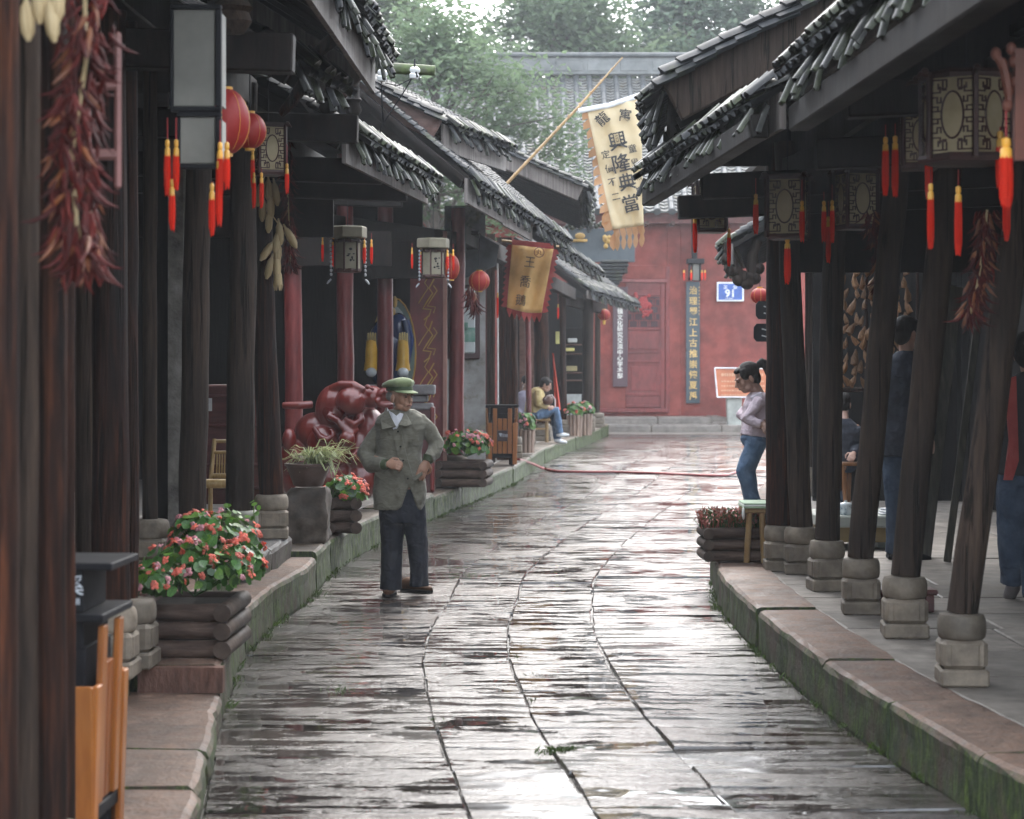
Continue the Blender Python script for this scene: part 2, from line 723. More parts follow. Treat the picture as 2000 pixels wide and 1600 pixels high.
def kerb_run(root, line, y0, y1, ztop, width, side, mat, lens=(.7, 1.2), zbot=-.04, seed=1, inset=0.0, name='kerb_stone'):
    """kerb stones laid end to end along LINE; side -1: pavement lies to the left"""
    rr = random.Random(seed)
    y = y0
    while y < y1 - .15:
        L = rr.uniform(*lens) * (1 if y < 25 else 1.8)
        y2 = min(y + L, y1)
        if y1 - y2 < .3:
            y2 = y1
        dz = rr.uniform(-.008, .008)
        dx = rr.uniform(-.008, .008)
        mb = MB()
        x0, x1 = poly_at(line, y) + side * inset, poly_at(line, y2) + side * inset
        prof = [(0.012, zbot), (0.0, zbot + .05), (0.004, ztop * .6), (0.0, ztop - .035), (.012, ztop - .012), (.035, ztop), (width * .5, ztop + .002), (width, ztop)]
        prof += [(width, zbot)]
        rings = []
        m = 6
        for k in range(m + 1):
            t = k / m
            yy = lerp(y + .004, y2 - .004, t)
            xx = lerp(x0, x1, t) + dx
            e = .012 if k in (0, m) else 0
            rings.append([V((xx + side * (a + (e if i < 6 else 0) + rr.uniform(-.0045, .0045)), yy, z + (dz if z > 0 else 0) - (e * .5 if z > 0 else 0) + rr.uniform(-.003, .003))) for i, (a, z) in enumerate(prof)])
        mb.loft(rings)
        part(name, mb, mat, root)
        y = y2


def paved_floor(root, line, y0, y1, z, inset, far, side, mat, dx=.75, dy=.6, seed=3, name='paving_slab'):
    rr = random.Random(seed)
    sheet = MB()
    N = max(2, int((y1 - y0) * 2))
    sheet.grid(lambda u, v: V((lerp(poly_at(line, lerp(y0, y1, v)) + side * inset, far, u), lerp(y0, y1, v), z - .018)), 2, N)
    part('bedding', sheet, m_dirt, root)
    y = y0
    while y < y1 - .1:
        k = 1 if y < 17 else 2.2
        y2 = min(y + rr.uniform(.8, 1.2) * dy * k, y1)
        xs = poly_at(line, (y + y2) / 2) + side * inset
        x = xs
        first = True
        while abs(x - xs) < (2.6 if y < 20 else 3.2):
            L = rr.uniform(.7, 1.3) * dx * k * .9
            xa0 = poly_at(line, y) + side * inset if first else x
            xa1 = poly_at(line, y2) + side * inset if first else x
            x2 = x + side * L
            zz = z + rr.uniform(-.004, .003)
            mb = MB()
            g = .006 * side
            o = [V((xa0 + g, y + .006, 0)), V((x2 - g, y + .006, 0)), V((x2 - g, y2 - .006, 0)), V((xa1 + g, y2 - .006, 0))]
            c = sum(o, V()) / 4
            mb.loft([[p + V((0, 0, zz - .03)) for p in o], [p + V((0, 0, zz - .006)) for p in o], [p + (c - p).normalized() * .01 + V((0, 0, zz)) for p in o]])
            part(name, mb, mat, root)
            x = x2
            first = False
        y = y2
    # beyond the laid slabs the same stone runs on in the dark under the roofs
    rest = MB()
    rest.grid(lambda u, v: V((lerp(poly_at(line, lerp(y0, y1, v)) + side * (inset + 2.3), far, u), lerp(y0, y1, v), z - .0045)), 2, N)
    part('paved_floor', rest, mat, root)


# left pavement: lower tier by the street, second tier behind it
lp = thing('left_pavement', None, None, kind='structure')
kerb_run(lp, LK, 4.2, 9.7, .13, .66, -1, m_kerb_warm, (.7, 1.0), seed=4)
kerb_run(lp, [(y, x - (.64 if y < 8 else .42)) for y, x in LK], 4.2, 9.7, .27, .34, -1, m_kerb_warm, (.6, .9), seed=14)
kerb_run(lp, LK, 9.7, 15.2, .255, .46, -1, m_kerb_warm, (.8, 1.25), seed=5)
kerb_run(lp, LK, 15.2, 22.2, .285, .30, -1, m_kerb_mossy, (.8, 1.3), seed=6)
kerb_run(lp, LK, 22.2, 33, .25, .35, -1, m_kerb_mossy, (.8, 1.3), seed=7)
kerb_run(lp, LK, 33, YEND, .25, .4, -1, m_kerb_mossy, (.8, 1.3), seed=8)
kerb_run(lp, LK, 11.4, 13.3, .41, .36, -1, m_kerb_warm, (.7, 1.0), seed=9, inset=.24, zbot=.1)
kerb_run(lp, LK, 13.3, 15.25, .41, .4, -1, m_kerb_grey, (.6, 1.0), seed=10, inset=.2, zbot=.1)
paved_floor(lp, LK, 4.2, 9.7, .258, .94, -7, -1, m_flag, seed=21)
paved_floor(lp, LK, 9.7, 11.4, .255, .46, -7, -1, m_flag, seed=22)
paved_floor(lp, LK, 11.4, 15.25, .41, .58, -7, -1, m_flag, seed=23)
paved_floor(lp, LK, 15.25, 22.2, .285, .30, -7, -1, m_flag, seed=24)
paved_floor(lp, LK, 22.2, 33, .25, .35, -7, -1, m_flag, seed=25, dx=1.2)
paved_floor(lp, LK, 33, YEND, .25, .4, -7, -1, m_flag, seed=26, dx=1.5, dy=1.0)
riser = MB()
riser.box((-2.16, 11.36, .33), (.75, .1, .16))
riser.box((-1.56, 9.66, .19), (.40, .07, .12))
part('step_riser', riser, M('red_riser_stone', [(.07, .030, .02), (.13, .06, .04), (.18, .09, .065)], scale=9, st=(3, 3, 1), rough=(.6, .85), bump=.7, bd=.02, coords='pos'), lp)

# right pavement
rp = thing('right_pavement', None, None, kind='structure')
kerb_run(rp, RK, 4.2, 15.75, .245, .36, 1, m_kerb_warm, (.9, 1.4), seed=31)
kerb_run(rp, RK, 16.6, YEND, .22, .34, 1, m_kerb_warm, (.9, 1.4), seed=32)
paved_floor(rp, RK, 4.2, 15.75, .24, .36, 9, 1, m_flag, seed=33, dx=.9, dy=.8)
paved_floor(rp, RK, 15.75, YEND, .22, .34, 12, 1, m_flag, seed=34, dx=1.2, dy=1.0)
endk = MB()
endk.box((1.95, 15.9, .1), (.8, .3, .27), bev=.02)
part('kerb_stone', endk, m_kerb_warm, rp)
# ------------------------------------------------------------------ materials of the houses
m_colgrey = M('grey_timber', [(0.01871, 0.0125, 0.00952), (0.03475, 0.02278, 0.0164), (0.05346, 0.03491, 0.02434)], scale=5, st=(9, 9, .6), rough=(.6, .85), bump=.6, bd=.014, var=.12, spec=.2, big=.45, cracks=.9)
m_colbrown = M('brown_timber', [(0.004098, 0.00198, 0.001205), (0.01912, 0.006433, 0.003214), (0.06486, 0.0198, 0.007639)], scale=5, st=(9, 9, .5), rough=(.6, .85), bump=.7, bd=.014, var=.15, spec=.2, big=.6, cracks=.9)
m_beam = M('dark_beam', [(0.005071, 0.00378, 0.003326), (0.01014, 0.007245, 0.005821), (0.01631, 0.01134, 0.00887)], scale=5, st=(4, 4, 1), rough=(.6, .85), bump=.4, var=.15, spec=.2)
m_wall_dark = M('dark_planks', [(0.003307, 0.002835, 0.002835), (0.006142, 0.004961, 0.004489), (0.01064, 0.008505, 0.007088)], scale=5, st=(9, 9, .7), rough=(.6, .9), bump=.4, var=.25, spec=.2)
m_board = M('weathered_board', [(0.0589, 0.05049, 0.04628), (0.1431, 0.122, 0.1094), (0.2273, 0.1978, 0.181)], scale=3.5, st=(11, 11, .5), rough=(.6, .85), bump=.4, var=.12, big=.3)
m_redboard = M('red_brown_board', [(0.06, 0.027, 0.0198), (0.108, 0.051, 0.0372), (0.144, 0.078, 0.06)], scale=4, st=(1.5, 1.5, 5), rough=(.5, .75), bump=.3, var=.1)
m_tile = M('grey_roof_tile', [(0.01114, 0.01188, 0.01287), (0.02351, 0.02475, 0.02673), (0.04208, 0.04406, 0.04703)], scale=9, rough=(.55, .85), bump=.35, bd=.01, var=.4, moss=((.034, .04, .022), .3), spec=.3)
m_tile_moss = M('mossy_roof_tile', [(0.005357, 0.005443, 0.00432), (0.01004, 0.01037, 0.00821), (0.01741, 0.01789, 0.01404)], scale=9, rough=(.3, .55), bump=.5, bd=.012, var=.4, moss=((.034, .04, .020), .6), spec=.15)
m_basestone = M('column_base_stone', [(0.1048, 0.08384, 0.06224), (0.1747, 0.1428, 0.1079), (0.2446, 0.2031, 0.1542)], scale=10, rough=(.6, .85), bump=.5, bd=.010, var=.2, big=.45)
m_basemoss = M('mossy_base_stone', [(.12, .12, .09), (.2, .195, .15), (.27, .26, .21)], scale=10, rough=(.5, .75), bump=.35, bd=.008, moss=((.09, .12, .03), .4))
m_redcol = M('red_lacquer_column', [(0.0675, 0.0084, 0.0078), (0.1216, 0.0168, 0.015), (0.171, 0.03, 0.0252)], scale=6, st=(4, 4, .7), rough=(.35, .55), bump=.2, var=.12)
m_redwall = M('red_limewash', [(0.1615, 0.03188, 0.02448), (0.2261, 0.04781, 0.03672), (0.2826, 0.07012, 0.05508)], scale=3.5, rough=(.75, .9), bump=.15, var=0, big=.4, coords='pos')
m_redpaint = M('red_door_paint', [(0.1105, 0.01503, 0.01408), (0.1602, 0.02349, 0.02113), (0.1934, 0.03522, 0.03099)], scale=5, st=(3, 3, 1), rough=(.4, .55), bump=.1, var=.06)
m_greywall = M('rendered_wall', [(0.2288, 0.2184, 0.1976), (0.3744, 0.364, 0.3432), (0.5408, 0.5408, 0.5408)], scale=3, rough=(.8, .95), bump=.4, var=0, big=.4, coords='pos', moss=((.22, .20, .15), .35))
m_stonewall = M('rough_stone_wall', [(0.072, 0.066, 0.057), (0.162, 0.147, 0.126), (0.252, 0.234, 0.21)], scale=7, rough=(.7, .9), bump=.9, bd=.04, var=0, coords='pos')
m_rolltile = M('grey_barrel_tile', [(0.03978, 0.04437, 0.0459), (0.0612, 0.06579, 0.06732), (0.08568, 0.09027, 0.0918)], scale=4, rough=(.4, .6), bump=.2, var=.2, coords='pos')
m_pantile = M('pan_tile', [(0.06561, 0.0678, 0.06561), (0.1312, 0.1312, 0.1257), (0.2078, 0.2023, 0.1859)], scale=5, rough=(.5, .7), bump=.5, var=.2, coords='pos', moss=((.12, .10, .06), .3))
m_ridge = M('ridge_render', [(0.096, 0.105, 0.102), (0.144, 0.15, 0.147), (0.186, 0.192, 0.186)], scale=3, rough=(.6, .8), bump=.2, var=.05)
m_steps = M('door_step_stone', [(0.132, 0.111, 0.093), (0.186, 0.162, 0.141), (0.228, 0.204, 0.18)], scale=6, rough=(.3, .5), bump=.2, var=.1)


# ------------------------------------------------------------------ roof tiles
def tile_mesh(r=.088, L=.17, th=.013, span=125, flip=False, n=6, droop=0.0, jag=0):
    mb = MB()
    vs_ = []
    a0 = R(span) / 2
    rr = random.Random(jag)
    for yy in (0, L):
        for rad in (r, r - th):
            for k in range(n + 1):
                a = -a0 + 2 * a0 * k / n
                x = math.sin(a) * rad
                z = math.cos(a) * rad - r * math.cos(a0)
                if flip:
                    z = -z + .02
                vs_.append(V((x * (1 - .06 * yy / L), yy + (rr.uniform(-.008, .008) if jag else 0), z)))
    m = n + 1
    fs = []
    for k in range(n):
        fs.append((k, k + 1, 2 * m + k + 1, 2 * m + k))
        fs.append((m + k + 1, m + k, 3 * m + k, 3 * m + k + 1))
        fs.append((k + 1, k, m + k, m + k + 1))
        fs.append((2 * m + k, 2 * m + k + 1, 3 * m + k + 1, 3 * m + k))
    fs.append((0, 2 * m, 3 * m, m))
    fs.append((n, m + n, 3 * m + n, 2 * m + n))
    if flip:
        fs = [f[::-1] for f in fs]
    return mb.add(vs_, fs)


COVER = [tile_mesh(jag=i + 1).mesh('roof_tile', m_tile, True) for i in range(3)]
COVERM = [tile_mesh(jag=i + 1).mesh('roof_tile', m_tile_moss, True) for i in range(3)]
PAN = [tile_mesh(r=.105, span=110, flip=True, jag=i + 4).mesh('roof_tile', m_tile, True) for i in range(2)]
BIGT = [tile_mesh(r=.135, L=.24, span=95, th=.02, jag=i + 7).mesh('verge_tile', m_tile, True) for i in range(2)]


def roof(house, P0, P1, inward, slope, run, courses=6, sp=.19, expo=.06, drip=None, moss=.6, seed=1, over=.19, board_mat=None, close_back=True, finger=1.0):
    """a slope of tiles rising from the eave P0-P1 towards INWARD"""
    rr = random.Random(seed)
    kx = sp / .185
    P0, P1 = V(P0), V(P1)
    e = (P1 - P0)
    L = e.length
    e.normalize()
    inw = V(inward)
    inw = (inw - V((e.x, e.y, 0)) * inw.dot(V((e.x, e.y, 0)))).normalized()
    up = (inw * math.cos(R(slope)) + V((0, 0, math.sin(R(slope))))).normalized()
    nn = e.cross(up)
    ex = e
    if nn.z < 0:
        ex = -e
        nn = -nn
    up = nn.cross(ex)
    Ls = run / math.cos(R(slope))
    rot = Matrix((ex, up, nn)).transposed()
    # boarding under the tiles, with the back slope closing the house
    deck = MB()
    a, b = P0 + up * .02, P1 + up * .02
    c, d = b + up * Ls, a + up * Ls
    th = nn * .045
    deck.add([a, b, c, d, a - th, b - th, c - th, d - th], [(0, 1, 2, 3), (7, 6, 5, 4), (0, 4, 5, 1), (1, 5, 6, 2), (2, 6, 7, 3), (3, 7, 4, 0)])
    if close_back:
        bk = inw * (run * .9) - V((0, 0, run * .5))
        deck.add([d - up * .004, c - up * .004, c + bk, d + bk], [(0, 1, 2, 3)])
    rf = part('roof', deck, m_beam, house)
    off = wl(rf)
    # rafters under the boarding
    k = int(L / .55)
    for i in range(k + 1):
        q = P0 + e * (L * (i + .5) / (k + 1))
        mb = MB()
        A = q + up * .05 - nn * .085
        mb.box(A + up * (Ls * .45), (.06, Ls * .9, .075), Matrix((ex, up, nn)).transposed())
        part('rafter', mb, m_beam, rf)
    rows = int(L / sp)
    s0 = (L - rows * sp) / 2 + sp / 2
    for i in range(rows):
        t = s0 + i * sp
        for j in range(courses):
            q = P0 + e * (t + rr.uniform(-.012, .012)) + up * (j * expo - over + rr.uniform(-.025, .02) - (rr.random() ** 3) * .05 * (j == 0)) + nn * (.058 + rr.uniform(-.006, .006) - (.012 if j == 0 else 0))
            tilt = R(-6 + rr.uniform(-3, 3) + (44 + rr.uniform(-13, 13) if j == 0 else 18 if j == 1 else 0))
            m = rot @ Matrix.Rotation(rr.uniform(-.06, .06), 3, 'Z') @ Matrix.Rotation(tilt, 3, 'X') @ Matrix.Rotation(rr.uniform(-.08, .08), 3, 'Y')
            if j == 0:
                q = q + up * .20 - (m @ V((0, 1, 0))) * (.205 * finger) - nn * .02
            put('roof_tile', rr.choice(COVERM if rr.random() < moss * (1.15 - j / courses * .6) else COVER), rf, q - off, m, (.66 * kx * rr.uniform(.75, 1.2), 1.1 * finger * rr.uniform(.6, 1.25), .75 * kx) if j == 0 else (kx * .95, 1, kx))
        for j in range(max(1, courses // 3)):
            q = P0 + e * (t + sp / 2 + rr.uniform(-.01, .01)) + up * (j * expo * 2.4 - over * .75 + rr.uniform(-.02, .02)) + nn * (.022 + rr.uniform(-.004, .004))
            put('roof_tile', rr.choice(PAN), rf, q - off, rot @ Matrix.Rotation(R(4), 3, 'X'), (kx, 1, kx))
    # higher courses, joined: stepped half rounds
    st = MB()
    y0 = courses * expo - over
    for i in range(rows):
        t = s0 + i * sp
        q = y0
        vs_, fs = [], []
        nseg = 4
        prev = None
        while q < Ls - .02:
            q2 = min(q + .085 if Ls < 3 else q + .11, Ls)
            for yy, lift in ((q, .072 + rr.uniform(-.006, .006)), (q2, .058)):
                row = []
                for k in range(nseg + 1):
                    an = R(-62 + 124 * k / nseg)
                    p = P0 + e * (t + math.sin(an) * .086 * kx) + up * yy + nn * (lift + (math.cos(an) - .47) * .086 * kx)
                    row.append(p)
                base = len(vs_)
                vs_ += row
                if base:
                    for k in range(nseg):
                        fs.append((base - nseg - 1 + k, base - nseg - 1 + k + 1, base + k + 1, base + k))
            q = q2
        st.add(vs_, fs)
    so = part('roof_tiles', st, m_tile, rf, True)
    so['kind'] = 'stuff'
    if drip:
        t0, t1, hgt = drip
        # the weatherboard hung below the eave, in lengths
        n = max(1, int((t1 - t0) * L / 1.6))
        for i in range(n):
            A = P0 + e * (L * lerp(t0, t1, i / n) + .004)
            B = P0 + e * (L * lerp(t0, t1, (i + 1) / n) - .004)
            mb = MB()
            o = -inw * .005
            z1, z0 = V((0, 0, .01)), V((0, 0, -hgt + rr.uniform(-.012, .012)))
            mb.add([A + o + z0, B + o + z0, B + o + z1, A + o + z1] + [x + inw * .028 for x in (A + o + z0, B + o + z0, B + o + z1, A + o + z1)],
                   [(0, 1, 2, 3), (7, 6, 5, 4), (0, 4, 5, 1), (1, 5, 6, 2), (2, 6, 7, 3), (3, 7, 4, 0)])
            part('eave_board', mb, board_mat or m_board, rf)
    return rf, e, up, nn, inw


def verge(rf, A, up, outward, length, board=m_board, bh=.26, seed=3, expo=.15, drop=.10):
    """gable edge facing OUTWARD: a barge board with two layers of flat tiles over it"""
    rr = random.Random(seed)
    A, up, outw = V(A), V(up).normalized(), V(outward).normalized()
    nn = outw.cross(up)
    x = outw
    if nn.z < 0:
        nn = -nn
        x = -outw
    rot = Matrix((x, up, nn)).transposed()
    mb = MB()
    mb.box(A + outw * .05 + up * (length / 2) - nn * (bh / 2 - .02), (.04, length, bh), rot, bev=.012)
    part('barge_board', mb, board, rf)
    n = int(length / expo)
    for layer in range(2):
        for i in range(n + 1):
            q = A + outw * (.07 - .03 * layer) + up * (i * expo - .05 + layer * expo * .5 + rr.uniform(-.015, .015)) + nn * (.0 + layer * .05)
            put('verge_tile', rr.choice(BIGT), rf, q - wl(rf), rot @ Matrix.Rotation(R(-5 + rr.uniform(-2, 2)), 3, 'X') @ Matrix.Rotation(rr.uniform(-.07, .07), 3, 'Y'))


def column(house, base, top, r, mat, stone=True, mat_base=None, bw=.215, seed=1, bh=.32):
    rr = random.Random(seed)
    base, top = V(base), V(top)
    z0 = bh if stone else 0
    bw *= rr.uniform(.95, 1.06)
    b = base + V((0, 0, z0))
    pts, rad = [], []
    n = 9
    for i in range(n + 1):
        t = i / n
        p = b.lerp(top, t) + V((rr.uniform(-1, 1), rr.uniform(-1, 1), 0)) * r * .06
        pts.append(p)
        rad.append(r * (1.04 - .10 * t) * rr.uniform(.97, 1.03))
    mb = MB()
    mb.tube(pts, rad, 18)
    c = part('column', mb, mat, house, True)
    if stone:
        mbs = mat_base or m_basestone
        d = MB()
        w_ = bw / 2
        k = bh / .33
        d.lathe([(w_ * .93, .213 * k), (w_ * 1.01, .222 * k), (w_ * 1.045, .245 * k), (w_ * 1.05, .275 * k), (w_ * 1.02, .305 * k), (w_ * .93, .325 * k), (w_ * .6, .332 * k)], 20, base)
        part('base_drum', d, mbs, c, True)
        d = MB()
        ro = rz(rr.uniform(-.12, .12))
        d.box(base + V((0, 0, .04 * k)), (bw * 1.04, bw * 1.04, .08 * k), ro, bev=.01)
        d.box(base + V((0, 0, .147 * k)), (bw * .97, bw * .97, .134 * k), ro, bev=.018)
        for s in (-1, 1):
            for ax in (0, 1):
                off = V((s * bw * .488, 0, .147 * k)) if ax == 0 else V((0, s * bw * .488, .147 * k))
                sz = (.012, bw * .6, .10 * k) if ax == 0 else (bw * .6, .012, .10 * k)
                d.box(base + ro @ off, sz, ro, bev=.004)
        part('base_block', d, mbs, c)
    return c


def beam(house, a, b, w_, h_, mat=None, name='beam'):
    a, b = V(a), V(b)
    d = b - a
    mb = MB()
    y = d.normalized()
    x = y.cross(V((0, 0, 1))).normalized()
    mb.box((a + b) / 2, (w_, d.length, h_), Matrix((x, y, x.cross(y))).transposed(), bev=.008)
    return part(name, mb, mat or m_beam, house)


def wallbox(house, c, s, mat, name='wall', rot=None, label=None):
    mb = MB()
    mb.box(c, s, rot)
    return part(name, mb, mat, house, label=label)


def plank_wall(house, x, y0, y1, z0, z1, mat, wd=.32, seed=1, name='wall_plank'):
    rr = random.Random(seed)
    y = y0
    while y < y1:
        y2 = min(y + wd * rr.uniform(.8, 1.2), y1)
        mb = MB()
        mb.box((x + rr.uniform(-.008, .008), (y + y2) / 2, (z0 + z1) / 2), (.04, y2 - y - .008, z1 - z0), bev=.006)
        part(name, mb, mat, house)
        y = y2


LEFT, RIGHT = V((-1, 0, 0)), V((1, 0, 0))

# ------------------------------------------------------------------ right-hand houses
rh1 = thing('timber_house', 'dark timber house nearest on the right, mossy tiled eave over thin leaning columns', 'house', (2.0, 7.5, .24))
rf, *_x = roof(rh1, (1.42, 4.6, 2.98), (1.38, 9.75, 3.08), RIGHT, 29, 2.9, courses=4, sp=.12, seed=41, moss=.85, drip=(.0, 1.0, .10), finger=1.1)
column(rh1, (2.02, 9.2, .24), (2.41, 9.2, 3.25), .068, m_colgrey, seed=1)
column(rh1, (2.07, 10.8, .24), (2.36, 10.8, 3.25), .076, m_colgrey, seed=2)
column(rh1, (2.10, 6.0, .24), (2.55, 6.0, 3.25), .07, m_colgrey, seed=3)
beam(rh1, (2.33, 4.6, 3.02), (2.28, 10.9, 3.02), .12, .2)
beam(rh1, (1.5, 9.2, 2.86), (4.6, 9.2, 3.0), .12, .16)
beam(rh1, (1.6, 10.8, 2.78), (4.6, 10.8, 2.92), .12, .16)
beam(rh1, (1.36, 4.6, 2.72), (1.36, 9.7, 2.84), .1, .12, name='purlin')
beam(rh1, (3.1, 4.6, 3.5), (3.1, 9.7, 3.6), .12, .14, name='purlin')
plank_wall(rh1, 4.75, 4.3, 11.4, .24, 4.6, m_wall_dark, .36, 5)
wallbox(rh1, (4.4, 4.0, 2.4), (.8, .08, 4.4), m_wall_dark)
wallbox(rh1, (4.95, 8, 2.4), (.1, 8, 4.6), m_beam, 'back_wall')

rh2 = thing('timber_house', 'dark timber house on the right with two tiled eaves, the upper one gabled', 'house', (2.0, 13, .24))
rf, e_, up_, nn_, in_ = roof(rh2, (1.29, 9.8, 2.97), (.95, 13.8, 2.97), RIGHT, 27, 1.9, courses=5, sp=.125, expo=.055, seed=42, moss=.8, drip=(0, 1, .17), board_mat=m_board, close_back=False)
rf, e_, up_, nn_, in_ = roof(rh2, (.90, 12.0, 3.27), (1.06, 14.3, 3.27), RIGHT, 28, 3.2, courses=4, sp=.14, seed=43, moss=.5)
verge(rf, V((.87, 11.96, 3.31)), up_, (0, -1, 0), 2.7, board=m_colgrey, bh=.27, seed=5, expo=.135)
column(rh2, (2.01, 11.8, .24), (2.26, 11.8, 3.2), .074, m_colgrey, seed=4)
column(rh2, (2.0, 13.0, .24), (2.06, 13.0, 3.2), .075, m_colgrey, seed=5)
column(rh2, (1.985, 14.05, .24), (1.87, 14.05, 3.2), .075, m_colgrey, seed=6, bw=.22)
column(rh2, (1.865, 14.25, .24), (1.86, 14.25, 3.2), .097, m_colbrown, seed=7)
beam(rh2, (2.22, 11.0, 2.98), (1.85, 14.5, 2.98), .12, .2)
beam(rh2, (1.2, 13.0, 2.80), (4.6, 13.0, 2.94), .12, .16)
beam(rh2, (1.15, 14.2, 2.76), (4.6, 14.2, 2.9), .12, .16)
beam(rh2, (1.2, 9.9, 2.83), (.92, 13.8, 2.80), .09, .12, name='purlin')
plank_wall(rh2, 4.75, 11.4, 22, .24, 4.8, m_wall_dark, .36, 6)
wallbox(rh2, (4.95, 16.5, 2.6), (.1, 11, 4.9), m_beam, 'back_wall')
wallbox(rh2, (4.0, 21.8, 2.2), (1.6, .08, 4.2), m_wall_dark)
mb = MB()
mb.prism([(1.05, 3.05), (4.4, 3.05), (4.4, 5.0), (1.05, 3.28)], .05, (0, 14.25, 0))
part('gable_wall', mb, m_wall_dark, rh2)
mb = MB()
mb.prism([(1.45, 2.95), (4.6, 2.95), (4.6, 4.75), (1.45, 3.05)], .05, (0, 9.72, 0))
part('gable_wall', mb, m_wall_dark, rh1)
# hanging frieze board under the lower eave and the slab that closes the loft
wallbox(rh2, (1.96, 12.5, 3.16), (.05, 4.0, .30), m_beam, 'frieze_board')
wallbox(rh2, (3.3, 14.42, 2.62), (2.9, .05, .6), m_beam, 'frieze_board')
wallbox(rh2, (3.4, 15.0, 3.35), (2.7, 6.0, .05), m_beam, 'loft_floor')
wallbox(rh1, (3.5, 8.0, 3.25), (2.3, 7.0, .05), m_beam, 'loft_floor')

rh3 = thing('timber_house', 'house on the right past the girl, only a mossy tiled eave corner showing', 'house', (3.2, 24, .22))
rf, e_, up_, nn_, in_ = roof(rh3, (2.30, 21.5, 2.93), (2.95, 26.5, 2.93), RIGHT, 30, 2.0, courses=6, seed=44, moss=.8, drip=(0, 1, .2))
column(rh3, (3.35, 22.6, .22), (3.35, 22.6, 3.2), .09, m_colgrey, seed=8)
column(rh3, (3.75, 25.6, .22), (3.75, 25.6, 3.2), .09, m_colgrey, seed=9)
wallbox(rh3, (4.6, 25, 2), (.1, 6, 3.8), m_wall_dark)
mb = MB()
for i in range(9):
    t = i / 8
    mb.ell(P(1420 + 62 * t, 505 + 38 * math.sin(t * 2.6) + 10 * (i % 2), 21.6), (.075 - .02 * abs(t - .5), .06, .075 - .02 * abs(t - .5)), 8, 6)
mb.tube([P(1412, 470, 21.6), P(1425, 500, 21.6), P(1450, 545, 21.6), P(1470, 552, 21.6)], [.02, .05, .055, .03], 7)
mb.tube([P(1480, 470, 21.6), P(1470, 500, 21.6), P(1468, 550, 21.6)], [.05, .06, .05], 7)
part('carved_bracket', mb, m_colgrey, rh3, True)

# ------------------------------------------------------------------ left-hand houses
lh1 = thing('timber_house', 'dark timber house nearest on the left behind the close-up columns', 'house', (-2, 8.5, .25))
roof(lh1, (-.92, 4.0, 3.42), (-.915, 8.7, 3.56), LEFT, 32, 3.2, courses=1, seed=145, moss=.75, sp=.19)
rf, e_, up_, nn_, in_ = roof(lh1, (-.915, 8.72, 3.56), (-.90, 13.4, 3.70), LEFT, 32, 3.2, courses=4, seed=45, moss=.75, drip=(.1, 1.0, .26), sp=.13)
verge(rf, V((-.90, 13.44, 3.70)), up_, (0, 1, 0), 2.0, seed=9)
rf, e_, up_, nn_, in_ = roof(lh1, (-1.28, 11.3, 3.36), (-1.14, 13.0, 3.44), LEFT, 30, 1.3, courses=5, seed=46, moss=.6, close_back=False)
for (X, Y, r, m, tx, sd, zb) in ((-1.77, 13.3, .09, m_colgrey, -1.735, 11, .41), (-1.92, 12.3, .082, m_colgrey, -1.87, 12, .41), (-2.21, 12.5, .045, m_colgrey, -2.21, 13, .41),
                                 (-1.82, 9.3, .082, m_colbrown, -1.83, 14, .258), (-1.80, 9.62, .045, m_colbrown, -1.80, 15, .258), (-2.18, 10.5, .058, m_colgrey, -2.18, 16, .258),
                                 (-1.235, 5.5, .037, m_colbrown, -1.23, 17, .125), (-1.23, 4.95, .034, m_colbrown, -1.225, 18, .125), (-1.385, 5.85, .042, m_colgrey, -1.385, 19, .125), (-1.31, 6.05, .020, m_colbrown, -1.31, 20, .125)):
    column(lh1, (X, Y, zb), (tx, Y, 3.5), r, m, seed=sd, stone=sd not in (18, 19, 20), bw=.17 if sd == 17 else .235, mat_base=m_basemoss if sd == 11 else None)
beam(lh1, (-1.83, 4.5, 3.30), (-1.75, 13.5, 3.45), .14, .2)
beam(lh1, (-1.0, 13.3, 3.2), (-4.5, 13.3, 3.3), .13, .18)
beam(lh1, (-1.0, 9.4, 3.1), (-4.5, 9.4, 3.2), .13, .18)
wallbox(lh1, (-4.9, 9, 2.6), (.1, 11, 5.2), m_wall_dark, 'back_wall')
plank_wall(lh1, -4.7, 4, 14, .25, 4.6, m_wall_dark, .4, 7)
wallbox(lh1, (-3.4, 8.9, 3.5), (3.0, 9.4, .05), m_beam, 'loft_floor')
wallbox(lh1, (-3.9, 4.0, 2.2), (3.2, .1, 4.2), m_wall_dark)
mb = MB()
mb.tube([P(549, 222, 12.2), P(572, 196, 12.15), P(592, 165, 12.1), P(607, 130, 12.05), P(622, 100, 12.0), P(650, 78, 12.0)], [.030, .040, .044, .044, .042, .05], 10, flat=.7)
part('curved_strut', mb, m_colbrown, lh1, True)
# stone pier and shop front seen between the columns
wallbox(lh1, P(345, 720, 13.6) + V((0, .2, .2)), (.10, .5, 3.6), m_stonewall, 'stone_pier')
for i, (a, b) in enumerate(((0, .30), (.31, .34), (.35, .38), (.39, .47))):
    wallbox(lh1, (P(282, 700, 13.6).x + (a + b) / 2 * .48, 13.75, 1.9), ((b - a) * .46, .05, 3.0), m_colgrey if i else m_wall_dark, 'shutter_board')

